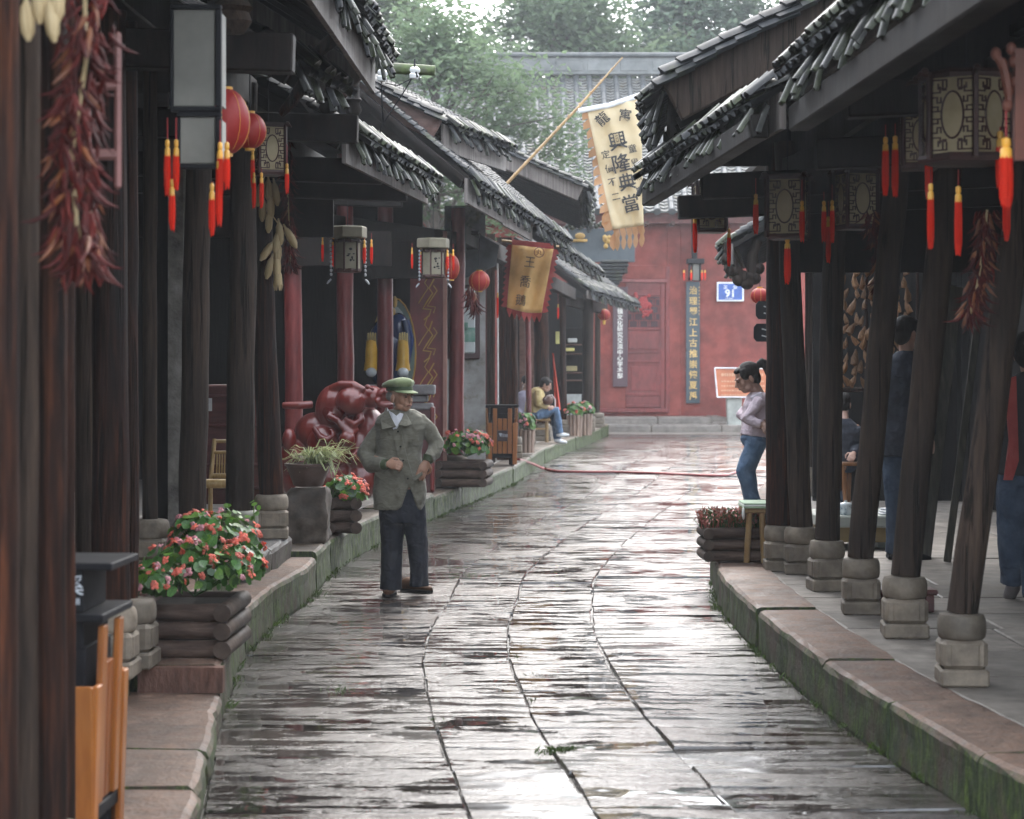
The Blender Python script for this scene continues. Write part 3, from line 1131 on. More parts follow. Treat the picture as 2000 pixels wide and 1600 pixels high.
lh2 = thing('timber_house', 'low tiled eave on the left with a weathered streaky board, behind the corn strings', 'house', (-2, 15.5, .3))
rf, e_, up_, nn_, in_ = roof(lh2, (-1.10, 13.5, 3.2), (-.70, 16.95, 3.2), LEFT, 29, 2.2, courses=7, seed=47, moss=.65, sp=.125, drip=(.0, 1.0, .20), close_back=False)
column(lh2, (-1.75, 14.9, .41), (-1.86, 14.9, 3.4), .086, m_colbrown, seed=21, bw=.245)
beam(lh2, (-1.9, 13.4, 3.3), (-1.6, 17.3, 3.3), .13, .2)
beam(lh2, (-.95, 15.0, 3.08), (-4.5, 15.0, 3.2), .13, .18)
beam(lh2, (-.85, 16.6, 3.08), (-4.5, 16.6, 3.2), .13, .18)
wallbox(lh2, (-3.0, 15.6, 3.62), (2.9, 3.8, .05), m_beam, 'loft_floor')
wallbox(lh2, (-2.6, 17.2, 3.05), (2.2, .05, .62), m_beam, 'frieze_board')
wallbox(lh2, (-4.9, 16.5, 2.6), (.1, 6, 5.2), m_wall_dark, 'back_wall')
# hanging carved posts (lotus pendants) at the corner
for (px, py0, py1, Y, rr_) in ((690, 145, 232, 14.0, .055), (640, 150, 225, 13.6, .06)):
    a, b = P(px, py0, Y), P(px, py1, Y)
    mb = MB()
    h = a.z - b.z
    mb.lathe([(.02, -h), (rr_ * .7, -h * .95), (rr_ * 1.05, -h * .82), (rr_ * .8, -h * .66), (rr_ * 1.1, -h * .58), (rr_ * .75, -h * .5), (rr_ * .75, -h * .1), (rr_, 0), (rr_, .35)], 12, (b.x, Y, a.z))
    part('hanging_post', mb, m_beam, lh2, True)

lh3 = thing('temple_hall', 'temple hall on the left with red lacquer columns and a red gabled upper roof', 'temple', (-1.5, 21.5, .28))
rf, e_, up_, nn_, in_ = roof(lh3, (-.70, 20.8, 4.10), (-.07, 23.0, 4.10), LEFT, 27, 3.4, courses=6, sp=.14, seed=48, moss=.6, drip=(0, 1, .27))
verge(rf, V((-.70, 20.76, 4.14)), up_, (0, -1, 0), 2.2, board=m_redboard, bh=.26, seed=6, expo=.16)
for (X, Y, tx, sd) in ((-2.18, 20.5, -2.2, 31), (-1.75, 21.5, -1.75, 32), (-1.395, 22.5, -1.39, 33), (-.66, 24.0, -.63, 34)):
    column(lh3, (X, Y, .285), (tx, Y, 4.0 if sd < 34 else 3.5), .088, m_redcol, seed=sd, bw=.26)
beam(lh3, (-2.3, 20.3, 3.1), (-.6, 24.2, 3.1), .14, .24)
beam(lh3, (-1.1, 20.6, 3.35), (-4.6, 20.6, 3.45), .13, .2)
wallbox(lh3, (-4.9, 22, 2.8), (.1, 9, 5.6), m_wall_dark, 'back_wall')
wallbox(lh3, (-3.0, 25.2, 2.2), (3.8, .1, 4.2), m_wall_dark, 'end_wall')
wallbox(lh3, (-3.0, 22.6, 3.9), (3.0, 5.0, .05), m_beam, 'loft_floor')
wallbox(lh3, (-1.75, 20.35, 2.82), (1.1, .05, .34), m_beam, 'frieze_board')
wallbox(lh3, (-1.25, 22.2, 2.80), (.75, .05, .40), m_beam, 'frieze_board')
# red painted panel standing across the hall, its near edge pale
panel = wallbox(lh3, (P(835, 0, 23.6).x, 23.62, 1.75), (.40, .06, 2.9), m_redpaint, 'painted_panel')
wallbox(lh3, (P(869, 0, 23.55).x, 23.58, 1.75), (.045, .12, 2.9), M('pink_edge', [(.3, .15, .12)], rough=(.6, .8)), 'panel_edge')
m_gold = plain('gold_paint', (.42, .25, .055), .45)
m_palegold = plain('pale_gold', (.50, .40, .18), .5)
mb = MB()
for k in range(4):
    y0 = 545 + k * 82
    pts = [P(848 - 4 * (k % 2), y0, 23.57), P(838, y0 + 18, 23.57), P(845, y0 + 28, 23.57), P(833, y0 + 46, 23.57), P(826, y0 + 58, 23.57), P(842, y0 + 60, 23.57), P(838, y0 + 72, 23.57), P(828, y0 + 80, 23.57)]
    mb.tube(pts, [.009] * len(pts), 5, flat=.3)
    mb.tube([p + V((.05, 0, .03)) for p in pts[1:7]], [.007] * 6, 5, flat=.3)
    mb.tube([p + V((-.05, 0, .06)) for p in pts[0:5]], [.006] * 5, 5, flat=.3)
part('flame_ornament', mb, m_gold, panel)
mb = MB()
pts = []
cc = P(770, 690, 23.6)
for i in range(24):
    a = 2 * PI * i / 24
    pts.append((math.cos(a) * .24, math.sin(a) * .62))
mb.prism([(x * 1.0, y) for x, y in pts], .03, cc + V((0, -.055, 0)))
part('shield_rim', mb, plain('shield_green', (.10, .14, .12), .4), panel)
mb = MB()
mb.prism([(x * .80, y * .88) for x, y in pts], .03, cc + V((0, -.075, 0)))
part('shield_face', mb, plain('shield_grey', (.36, .40, .36), .5), panel)
mb = MB()
for sgn in (1,):
    ring = [cc + V((math.cos(2 * PI * i / 24) * .25, -.07, math.sin(2 * PI * i / 24) * .635)) for i in range(25)]
    mb.tube(ring, .010, 5)
part('shield_edging', mb, m_gold, panel)

lh4 = thing('timber_house', 'timber shops in the middle of the left row, long mossy eave above a whitewashed wall', 'house', (-.5, 27, .25))
rf, e_, up_, nn_, in_ = roof(lh4, (-.45, 20.2, 3.50), (.70, 27.6, 3.34), LEFT, 40, 1.7, courses=4, sp=.15, seed=49, moss=.5, drip=(.0, .6, .24), expo=.07)
column(lh4, (.04, 31, .25), (.0, 31, 3.4), .065, m_colbrown, seed=41, bw=.22)
beam(lh4, (-.62, 24, 3.2), (.1, 31.2, 3.2), .14, .22)
wallbox(lh4, (-3.2, 33, 2.3), (.1, 16, 4.4), m_wall_dark, 'back_wall')
wallbox(lh4, (P(908, 0, 25.6).x, 25.65, 1.95), (P(946, 0, 25.6).x - P(866, 0, 25.6).x, .1, 3.4), m_greywall, 'whitewashed_wall')
wallbox(lh4, (P(957, 0, 29.6).x, 29.6, 1.9), (.15, .12, 3.3), m_colgrey, 'door_post')
wallbox(lh4, (P(947, 0, 29.4).x, 29.4, 1.9), (.05, .05, 3.3), m_redcol, 'door_post')
mb = MB()
mb.tube([P(972, 480, 29.2), P(972, 600, 29.2), P(972.5, 790, 29.2), P(978, 792, 29.2)], .012, 8)
part('rain_pipe', mb, plain('white_pipe', (.6, .62, .62), .4), lh4, True)
wallbox(lh4, (P(985, 0, 30).x, 30.4, 1.9), (.22, .08, 3.3), m_colbrown, 'door_leaf')
wallbox(lh4, (-1.2, 27.6, 3.25), (1.6, 6, .05), m_beam, 'loft_floor')
# slanting dark gable panel above the poster
mb = MB()
q = [P(905, 440, 25.4), P(975, 480, 25.4), P(968, 520, 25.4), P(905, 545, 25.4)]
mb.prism([(p.x, p.z) for p in q], .05, (0, 25.4, 0))
part('gable_panel', mb, plain('blue_grey_render', (.16, .18, .20), .8), lh4)

lh5 = thing('timber_house', 'far left timber shop with a dark upper gable roof reaching over the street', 'house', (.4, 34, .25))
rf, e_, up_, nn_, in_ = roof(lh5, (1.06, 30.0, 4.24), (1.34, 37.8, 4.24), LEFT, 24, 3.4, courses=5, sp=.24, expo=.09, seed=50, moss=.5)
verge(rf, V((1.05, 29.95, 4.27)), up_, (0, -1, 0), 3.0, board=m_board, bh=.26, seed=7, expo=.19)
rf, e_, up_, nn_, in_ = roof(lh5, (.62, 32.2, 3.56), (1.52, 36.2, 3.27), LEFT, 37, 1.5, courses=8, sp=.17, expo=.085, seed=51, moss=.45, drip=(0, 1, .12), close_back=False)
for (px, Y, r, m, sd) in ((1059, 38, .14, m_colbrown, 51), (1101, 40.5, .065, m_colbrown, 52), (1033, 36.5, .05, m_redcol, 55)):
    X = P(px, 0, Y).x
    column(lh5, (X, Y, .25), (X - .03, Y, 3.3), r, m, seed=sd, bw=.3 if r > .1 else .24)
wallbox(lh5, (P(1032, 0, 39).x, 39.5, 1.9), (.34, .08, 3.3), m_redboard, 'door_leaf')
wallbox(lh5, (P(1014, 0, 39).x, 39.6, 1.9), (.2, .08, 3.3), m_wall_dark, 'door_leaf')
beam(lh5, (.2, 31, 3.1), (1.2, 40.6, 3.05), .14, .22)
wallbox(lh5, (-.2, 35.5, 3.5), (1.9, 8, .05), m_beam, 'loft_floor')

lh6 = thing('timber_house', 'last timber shop on the left before the red wall, eave dipping to the street', 'house', (1.3, 43, .25))
rf, e_, up_, nn_, in_ = roof(lh6, (1.50, 40.6, 3.12), (2.68, 44.6, 2.96), LEFT, 36, 1.5, courses=8, sp=.18, expo=.09, seed=52, moss=.4, drip=(0, 1, .14), close_back=False)
for (px, Y, r, m, sd) in ((1148, 43, .115, m_colgrey, 53), (1166, 46, .065, m_colgrey, 54)):
    X = P(px, 0, Y).x
    column(lh6, (X, Y, .25), (X + .02, Y, 3.3), r, m, seed=sd, bw=.3)
mb = MB()
for i in range(7):
    c_ = P(1200 - i * 3, 512 + i * 7, 45.5)
    mb.box(c_, (.62 + .06 * (i % 2), .5, .07), bev=.02)
part('stacked_ridge_end', mb, m_tile, lh6)
beam(lh6, (1.0, 40.6, 2.95), (2.1, 46.4, 2.9), .14, .22)
wallbox(lh6, (1.0, 47.4, 1.9), (1.3, .1, 3.3), m_wall_dark, 'end_wall')
wallbox(lh6, (.25, 43.6, 1.8), (.08, 7.4, 3.2), m_wall_dark, 'back_wall')
wallbox(lh6, (P(1117, 0, 44).x, 44.4, .72), (.42, .5, .95), plain('pale_counter', (.5, .52, .5), .6), 'shop_counter')
wallbox(lh6, (P(1117, 0, 44).x, 44.38, 1.23), (.5, .56, .07), m_redboard, 'counter_top')

# ------------------------------------------------------------------ the red hall across the end of the street
fh = thing('temple_hall', 'red-walled hall closing the street, with a big barrel-tiled roof and ridge', 'temple', (4, 55, .3))
YW = 52.2
wallbox(fh, (4.6, YW + .15, 2.9), (16.4, .3, 5.3), m_redwall)
wallbox(fh, (4.6, YW - .45, 5.33), (16.4, .12, .22), M('pink_fascia', [(.25, .09, .08)], rough=(.6, .8)), 'eave_beam')
for i in range(24):
    mb = MB()
    mb.box((-3.2 + i * .66, YW - .25, 5.22), (.09, .7, .09))
    part('rafter', mb, m_redboard, fh)
A0, ez, rzz, ridge_y = V((-3.6, YW - .95, 5.45)), 5.45, 9.65, 57.2
sl_up = (V((0, ridge_y, rzz)) - V((0, YW - .95, ez)))
LSL = sl_up.length
sl_up.normalize()
snn = V((1, 0, 0)).cross(sl_up)
dk = MB()
dk.add([A0, A0 + V((16.4, 0, 0)), A0 + V((16.4, 0, 0)) + sl_up * LSL, A0 + sl_up * LSL] , [(0, 1, 2, 3)])
dk.add([A0 + sl_up * LSL, A0 + V((16.4, 0, 0)) + sl_up * LSL, A0 + V((16.4, 10, 0)), A0 + V((0, 10, 0))], [(0, 1, 2, 3)])
rfh = part('roof', dk, m_pantile, fh)
# barrel rolls, each a chain of jointed tubes
roll = MB()
q = 0
prof = []
while q < LSL:
    q2 = min(q + .42, LSL)
    prof += [(q, .088), (q2 - .02, .078), (q2, .088)]
    q = q2
n = 7
vs_, fs = [], []
for i, (yy, r_) in enumerate(prof):
    for k in range(n):
        a = R(-8 + 196 * k / (n - 1))
        vs_.append(V((math.cos(a) * r_, yy, math.sin(a) * r_)))
    if i:
        for k in range(n - 1):
            fs.append(((i - 1) * n + k + 1, (i - 1) * n + k, i * n + k, i * n + k + 1))
roll.add(vs_, fs)
roll.lathe([(.095, -.012), (.10, 0), (.095, .012)], 14, (0, -.02, .02), Matrix.Rotation(R(90), 3, 'X'))
rme = roll.mesh('barrel_roll', m_rolltile, False)
prot = Matrix((V((1, 0, 0)), sl_up, snn)).transposed()
pans = MB()
for i in range(44):
    x = -3.4 + i * .37
    put('barrel_roll', rme, rfh, A0 + V((x + 3.6, 0, 0)) + snn * .03 - wl(rfh), prot)
    yy = 0.0
    while yy < LSL - .1:
        y2 = yy + .16
        o = A0 + V((x + 3.6 + .08, 0, 0))
        pr = []
        for (s, hh) in ((yy, .075), (y2, .035)):
            pr.append([o + sl_up * s + snn * hh, o + sl_up * s + snn * (hh - .03) + V((.105, 0, 0)), o + sl_up * s + snn * hh + V((.21, 0, 0))])
        pans.add(pr[0] + pr[1] + [o + sl_up * yy + snn * .0, o + sl_up * yy + V((.21, 0, 0))], [(0, 1, 4, 3), (1, 2, 5, 4), (0, 6, 7, 2, 1)])
        yy = y2
po = part('pan_tiles', pans, m_pantile, rfh)
po['kind'] = 'stuff'
mb = MB()
mb.box((4.6, ridge_y, rzz + .32), (16.2, .34, .5), bev=.03)
rid = part('ridge_wall', mb, m_ridge, fh)
mb = MB()
mb.box((4.6, ridge_y, rzz + .62), (16.4, .5, .14), bev=.04)
part('ridge_cap', mb, m_rolltile, fh)
for i in range(18):
    mb = MB()
    mb.box((-2.9 + i * .9, ridge_y - .175, rzz + .32), (.78, .03, .3), bev=.012)
    part('ridge_panel', mb, m_ridge, rid)
# door bay
dx0, dx1 = P(1222, 0, YW).x, P(1300, 0, YW).x


def fbox(house, px0, py0, px1, py1, Y, depth, mat, name, bev=.012):
    a, b = P(px0, py1, Y), P(px1, py0, Y)
    mb = MB()
    mb.box(((a.x + b.x) / 2, Y + depth / 2, (a.z + b.z) / 2), (b.x - a.x, depth, b.z - a.z), bev=bev)
    return part(name, mb, mat, house)


ds = thing('door', 'red panelled double door with lattice top in the red hall', 'door', (3.4, YW, .34))
fbox(ds, 1190, 518, 1303, 545, YW - .04, .08, m_redwall, 'door_head')
fbox(ds, 1300, 520, 1308, 806, YW - .05, .1, m_redpaint, 'door_jamb')
fbox(ds, 1190, 545, 1303, 552, YW - .08, .1, M('pink_trim', [(.26, .08, .075)], rough=(.5, .7)), 'lintel')
fbox(ds, 1170, 798, 1303, 806, YW - .12, .16, m_redpaint, 'threshold')
leaf = fbox(ds, 1222, 552, 1298, 798, YW - .02, .04, m_redpaint, 'door_leaf')
fbox(ds, 1290, 556, 1298, 798, YW - .05, .04, m_redpaint, 'stile')
for (a, b) in ((566, 578), (640, 645), (683, 690), (704, 709), (768, 774), (790, 796)):
    fbox(leaf, 1222, a, 1290, b, YW - .045, .03, m_redpaint, 'rail')
fbox(leaf, 1232, 716, 1282, 764, YW - .035, .02, m_redpaint, 'raised_panel')
fbox(leaf, 1228, 648, 1286, 681, YW - .032, .015, m_redpaint, 'raised_panel')
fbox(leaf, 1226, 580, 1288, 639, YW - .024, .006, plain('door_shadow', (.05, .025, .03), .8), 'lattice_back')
for row in range(4):
    for c_ in range(6):
        px, py = 1228 + c_ * 10.2, 583 + row * 14
        fbox(leaf, px, py, px + 8.5, py + 2, YW - .05, .03, m_redpaint, 'lattice_bar', 0)
        fbox(leaf, px + (0 if (c_ + row) % 2 else 6), py, px + (2 if (c_ + row) % 2 else 8), py + 13, YW - .05, .03, m_redpaint, 'lattice_bar', 0)
mb = MB()
for i in range(46):
    c_ = P(1257 + rng.gauss(0, 8), 592 + rng.gauss(0, 7), YW - .09)
    mb.ell(c_, (.05, .02, .05), 6, 4)
for i in range(12):
    c_ = P(1264 + rng.gauss(0, 6), 610 + rng.gauss(0, 5), YW - .09)
    mb.ell(c_, (.035, .02, .045), 6, 4)
single('door_ornament', mb, plain('red_paper', (.32, .03, .03), .6), 'bright red paper ornament hung on the lattice of the red door', 'ornament')
# pilasters on the wall, drawn up beside the couplet board
fbox(fh, 1303, 440, 1330, 812, YW - .02, .04, m_redwall, 'pilaster')
# steps in front
stp = thing('door_steps', 'two worn stone steps leading up to the red hall', 'steps', (4, 51, 0))
for (x0, x1, y0, y1, zt) in ((1.6, 6.5, 50.3, 51.2, .17), (1.9, 5.0, 51.15, 52.2, .34)):
    x = x0
    while x < x1 - .2:
        x2 = min(x + rng.uniform(1.1, 1.9), x1)
        mb = MB()
        mb.box(((x + x2) / 2, (y0 + y1) / 2, zt / 2 - .02), (x2 - x - .012, y1 - y0, zt + .04), bev=.025)
        part('step_block', mb, m_steps, stp)
        x = x2
apron = MB()
apron.box((7.8, 51.6, .10), (5.6, 1.4, .24), bev=.03)
part('step_block', apron, m_steps, stp)
mb = MB()
mb.prism([(4.95, .17), (6.2, .17), (5.2, .36), (4.95, .36)], 1.0, (0, 52.15, 0))
part('step_cheek', mb, m_steps, stp)
fsq = MB()
fsq.grid(lambda u, v: V((lerp(-4, 14, u), lerp(48.4, 53, v), -.006)), 6, 3)
sq = part('forecourt', fsq, m_flag)
sq['kind'] = 'structure'
# gate canopy with a dark board to the left of the door
gc = thing('gate_canopy', 'dark board gate canopy with gilt carvings and a green-grey tile cap beside the door', 'canopy', (2.2, 50.5, 4))
fbox(gc, 1110, 446, 1240, 512, 50.9, .12, plain('blue_black_board', (.05, .065, .075), .6), 'name_board')
fbox(gc, 1206, 512, 1226, 534, 50.8, .18, m_colgrey, 'bracket')
mb = MB()
for i in range(18):
    mb.ell(P(1102 + i * 5.2, 447 - (i % 3) * 3 - 6 * (i / 18), 50.6), (.07, .12, .06), 7, 5)
part('tile_cap', mb, m_tile_moss, gc, True)
mb = MB()
mb.box(P(1131, 470, 50.8), (.42, .06, .07), bev=.02)
mb.ell(P(1133, 461, 50.8), (.13, .05, .08), 8, 6)
part('gilt_carving', mb, m_gold, gc, True)
mb = MB()
for i in range(11):
    mb.ell(P(1180 + rng.uniform(0, 26), 464 + rng.uniform(0, 20), 50.8), (.06, .04, .07), 6, 5)
part('gilt_carving', mb, m_gold, gc, True)
# ------------------------------------------------------------------ things hung from the houses
m_lfr = M('lantern_frame', [(0.0245, 0.0084, 0.007), (0.042, 0.0154, 0.0119), (0.063, 0.0252, 0.0196)], scale=8, rough=(.4, .6), bump=.15)
m_paper = M('lantern_paper', [(0.357, 0.289, 0.17), (0.459, 0.3825, 0.238), (0.527, 0.4505, 0.2975)], scale=5, rough=(.7, .9), bump=.05, var=.05, big=.2, trans=.35)
m_paper2 = M('aged_lantern_paper', [(0.144, 0.126, 0.084), (0.192, 0.171, 0.12), (0.228, 0.204, 0.156)], scale=5, rough=(.7, .9), bump=.05, var=.05, big=.2)
m_greypaper = M('grey_lantern_panel', [(.15, .145, .125), (.20, .195, .17), (.25, .24, .21)], scale=4, rough=(.6, .8), bump=.05, big=.2)
m_blk = plain('black_frame', (.010, .010, .012), .65, spec=.2)
m_tas = M('red_silk', [(.55, .02, .010), (.78, .035, .016), (.85, .07, .03)], scale=6, st=(50, 50, .5), rough=(.85, .95), bump=.9, bd=.01, var=.1, spec=.1, trans=.3)
m_redl = M('red_lantern_silk', [(0.285, 0.0135, 0.0135), (0.39, 0.0225, 0.021), (0.465, 0.045, 0.0375)], scale=3, rough=(.4, .6), bump=.1, var=.08, trans=.35)
m_yel = M('yellow_fringe', [(.50, .30, .03), (.66, .42, .05), (.75, .52, .10)], scale=6, st=(9, 9, .5), rough=(.6, .8), bump=.3)
m_cord = plain('red_cord', (.30, .03, .03), .7)

TASME = {}


def tassel(parent, at, L=.19, r=.017, cord=.12, mat=None):
    r *= .78
    """red tassel with a gilt head hung on a cord; AT is the cord's top in the parent's own frame"""
    key = (round(L, 3), round(r, 3), round(cord, 3), (mat or m_tas).name)
    if key not in TASME:
        mb = MB()
        n = 18
        prof = [(r * .75, -cord - .045), (r * .95, -cord - .06), (r * 1.08, -cord - L * .55), (r * 1.02, -cord - L * .86), (r * .7, -cord - L)]
        vs_, fs = [], []
        for i, (q, z) in enumerate(prof):
            for k in range(n):
                a = 2 * PI * k / n
                qq = q * (1.0 if k % 2 else .84)
                vs_.append(V((qq * math.cos(a), qq * math.sin(a), z + (rng.uniform(-.02, .016) if i == 4 else 0))))
            if i:
                for k in range(n):
                    fs.append(((i - 1) * n + k, i * n + k, i * n + (k + 1) % n, (i - 1) * n + (k + 1) % n))
        fs.append(tuple(range(4 * n, 5 * n)))
        mb.add(vs_, fs)
        c = MB()
        c.lathe([(r * .25, -cord + .005), (r * .7, -cord), (r * .72, -cord - .02), (r * .5, -cord - .026), (r * .85, -cord - .032), (r * .9, -cord - .062), (r * .5, -cord - .064)][::-1], 10)
        s = MB()
        s.tube([(0, 0, 0), (0, 0, -cord)], max(.0025, r * .16), 5)
        TASME[key] = (mb.mesh('tassel', mat or m_tas), c.mesh('tassel_head', m_gold_b, True), s.mesh('cord', m_cord))
    a, b, c = TASME[key]
    o = put('tassel', a, parent, at)
    put('tassel_head', b, o)
    put('cord', c, o)
    return o


m_gold_b = M('bright_gilt', [(.55, .26, .03), (.72, .36, .05), (.8, .45, .1)], scale=5, rough=(.35, .5), bump=.1)


def fret(w_, h_, y, mb, t=.0065):
    """fretwork of short bars round an oval, in the plane at y"""
    q = [[(1, .93), (.50, .93), (.50, .70), (.74, .70), (.74, .82)], [(1, .60), (.64, .60), (.64, .74)], [(1, .47), (.80, .47), (.80, .33), (.60, .33), (.60, .46)], [(1, .22), (.76, .22), (.76, .1)],
         [(.50, .93), (.30, .93), (.30, .74)], [(.50, .70), (.34, .66)], [(1, .10), (.62, .10)]]
    for sx in (-1, 1):
        for sz in (-1, 1):
            for pl in q:
                for (a, b), (c, d) in zip(pl, pl[1:]):
                    p0, p1 = V((sx * a * w_ / 2, 0, sz * b * h_ / 2)), V((sx * c * w_ / 2, 0, sz * d * h_ / 2))
                    mid = (p0 + p1) / 2
                    mb.box((mid.x, y, mid.z), (abs(p1.x - p0.x) + t, t * 1.2, abs(p1.z - p0.z) + t))
    n = 24
    mb.tube([(math.cos(2 * PI * i / n) * w_ * .29, y, math.sin(2 * PI * i / n) * h_ * .31) for i in range(n + 1)], t * .75, 5, caps=False)


def palace_lantern(name, w_, h_, label, loc, rot, tas, sides=4, fretted=True, paper=None, group=None, bottom=True):
    """hanging box lantern: posts, rails, paper panels, fretwork; TAS lists tassels (x, y, length, radius, cord)"""
    t = thing(name, label, 'lantern', (0, 0, 0), group)
    rad = w_ / 2 / math.tan(PI / sides)
    fw = w_ * .82
    for i in range(sides):
        a = 2 * PI * i / sides
        m = rz(a)
        mb = MB()
        mb.box(m @ V((0, -rad * .97, 0)), (fw, .006, h_ * .9), m)
        pn = part('paper_panel', mb, paper or m_paper, t)
        if fretted:
            fb = MB()
            fret(fw, h_ * .9, -rad * 1.0, fb, t=max(.006, w_ * .032))
            fb.v = [tuple(m @ V(p)) for p in fb.v]
            part('fretwork', fb, m_lfr, pn)
        mb = MB()
        cr = w_ / 2 / math.sin(PI / sides)
        am = a - PI / 2 + PI / sides
        mb.box((math.cos(am) * cr, math.sin(am) * cr, 0), (w_ * .11, w_ * .11, h_ * 1.04), rz(am), bev=.003)
        part('corner_post', mb, m_lfr, t)
        mb = MB()
        mb.ell((math.cos(am) * cr * 1.12, math.sin(am) * cr * 1.12, h_ * .53), (w_ * .09, w_ * .07, w_ * .08), 8, 6)
        mb.tube([V((math.cos(am) * cr, math.sin(am) * cr, h_ * .48)), V((math.cos(am) * cr * 1.25, math.sin(am) * cr * 1.25, h_ * .50)), V((math.cos(am) * cr * 1.35, math.sin(am) * cr * 1.35, h_ * .45))], [w_ * .05, w_ * .045, w_ * .02], 6)
        part('corner_finial', mb, m_lfr, t, True)
    for z in (-1, 1):
        mb = MB()
        mb.lathe([(rad * 1.36 if sides == 4 else rad * 1.15, -.016), (rad * 1.42 if sides == 4 else rad * 1.2, 0), (rad * 1.36 if sides == 4 else rad * 1.15, .016)], sides, (0, 0, z * h_ * .5), rz(PI / sides if sides != 4 else PI / 4))
        part('rail', mb, m_lfr, t)
    mb = MB()
    mb.tube([(0, 0, h_ * .5), (0, 0, h_ * .5 + .5)], .004, 5)
    part('hanging_wire', mb, m_blk, t)
    if bottom:
        tassel(t, (0, 0, -h_ * .5), .26 * h_ / .36, .026 * h_ / .36, .01)
    for (x, y, z, L, r, c) in tas:
        tassel(t, (x, y, z), L, r, c)
    t.location = loc
    t.rotation_euler = (0, 0, rot)
    WL[t.name] = V(loc)
    return t


def round_lantern(r, label, loc, yellow=True, sq=.86, tas=True, group=None):
    t = thing('round_lantern', label, 'lantern', (0, 0, 0), group)
    mb = MB()
    nu, nv = 32, 12
    vs_, fs = [], []
    for i in range(nv + 1):
        th = PI * (.08 + .84 * i / nv)
        for k in range(nu):
            a = 2 * PI * k / nu
            rr_ = r * (1.0 if k % 2 else .955)
            vs_.append(V((rr_ * math.sin(th) * math.cos(a), rr_ * math.sin(th) * math.sin(a), r * sq * math.cos(th))))
        if i:
            for k in range(nu):
                j = (k + 1) % nu
                fs.append(((i - 1) * nu + k, i * nu + k, i * nu + j, (i - 1) * nu + j))
    mb.add(vs_, fs)
    body = part('silk_shade', mb, m_redl, t, True)
    for k in range(0, nu, 4):
        a = 2 * PI * k / nu
        mb = MB()
        mb.tube([V((math.cos(a) * math.sin(PI * q / 10) * r * .985, math.sin(a) * math.sin(PI * q / 10) * r * .985, math.cos(PI * q / 10) * r * sq * .99)) for q in range(1, 10)], r * .012, 4)
        part('gilt_rib', mb, m_gold_b, body)
    for z in (-1, 1):
        mb = MB()
        mb.lathe([(r * .30, z * r * sq * .95 - .012), (r * .30, z * r * sq * .95 + .012)], 16)
        part('collar', mb, m_gold_b, t)
    mb = MB()
    mb.tube([(0, 0, r * sq * .9), (0, 0, r * sq + .35)], .004, 5)
    part('hanging_wire', mb, m_blk, t)
    if tas:
        mb = MB()
        mb.lathe([(r * .16, -r * sq - r * .62), (r * .2, -r * sq - r * .3), (r * .16, -r * sq - .0)], 14)
        part('fringe', mb, m_yel if yellow else m_tas, t)
    t.location = loc
    WL[t.name] = V(loc)
    return t


# right row
palace_lantern('palace_lantern', .215, .36, 'lit-looking cream fretwork lantern with oval panes at the corner post by the girl', P(1538, 405, 12.4), R(-17),
               [(-.17, -.13, .17, .23, .021, .10), (.115, -.17, .15, .23, .020, .13), (.2, .14, .1, .24, .02, .06)])
palace_lantern('palace_lantern', .20, .33, 'dark fretwork lantern hanging in shade under the eave tip, left of the cream one', P(1386, 405, 14.4), R(4),
               [(-.12, -.1, -.02, .25, .020, .04), (.12, -.1, -.1, .25, .018, .06)], bottom=False)
palace_lantern('palace_lantern', .20, .34, 'dim fretwork lantern deep in the porch above the chili string, between two leaning columns', P(1672, 390, 12.6), R(14),
               [(-.2, -.1, .08, .24, .019, .10), (-.12, .15, .0, .28, .02, .10)], bottom=False)
palace_lantern('palace_lantern', .16, .27, 'dim fretwork lantern lower left in the near right-hand cluster, oval pane in shade', P(1796, 268, 9.4), R(-6),
               [(-.16, -.08, .05, .25, .020, .06), (-.12, -.12, .05, .26, .020, .06), (.03, -.12, .02, .25, .022, .05)], bottom=False)
palace_lantern('palace_lantern', .19, .33, 'nearest fretwork lantern upper right with a bright narrow oval pane', P(1888, 232, 8.2), R(28),
               [(.015, -.18, -.05, .21, .022, .02), (-.1, .1, -.2, .25, .018, .06), (.0, .05, -.2, .26, .02, .07), (.19, -.02, -.18, .25, .02, .04)], sides=6, bottom=False)
nl = thing('palace_lantern', 'blurred orange-red carved lantern corner cut by the right edge of the view', 'lantern', P(1985, 200, 6.6))
mb = MB()
mb.box(P(1990, 205, 6.6), (.03, .03, .36))
mb.box(P(2010, 205, 6.6), (.03, .03, .36))
part('corner_post', mb, M('orange_red_wood', [(.10, .03, .018), (.16, .05, .03), (.20, .07, .045)], rough=(.5, .7)), nl)
mb = MB()
for (px, py) in ((1945, 105), (1958, 125), (1964, 150), (1970, 178), (1968, 205), (1980, 120), (1984, 160), (1975, 95)):
    mb.ell(P(px, py, 6.6), (.018, .015, .022), 7, 5)
mb.tube([P(1940, 100, 6.6), P(1960, 130, 6.6), P(1968, 170, 6.6), P(1972, 210, 6.6)], [.01, .016, .015, .008], 6)
part('carved_bracket', mb, MATS['orange_red_wood'], nl, True)
tassel(nl, P(1965, 205, 6.6) - P(1985, 200, 6.6), .215, .028, .11)
round_lantern(.088, 'small round red lantern with yellow fringe behind the dark column, by the red wall', P(1484, 578, 19.2))
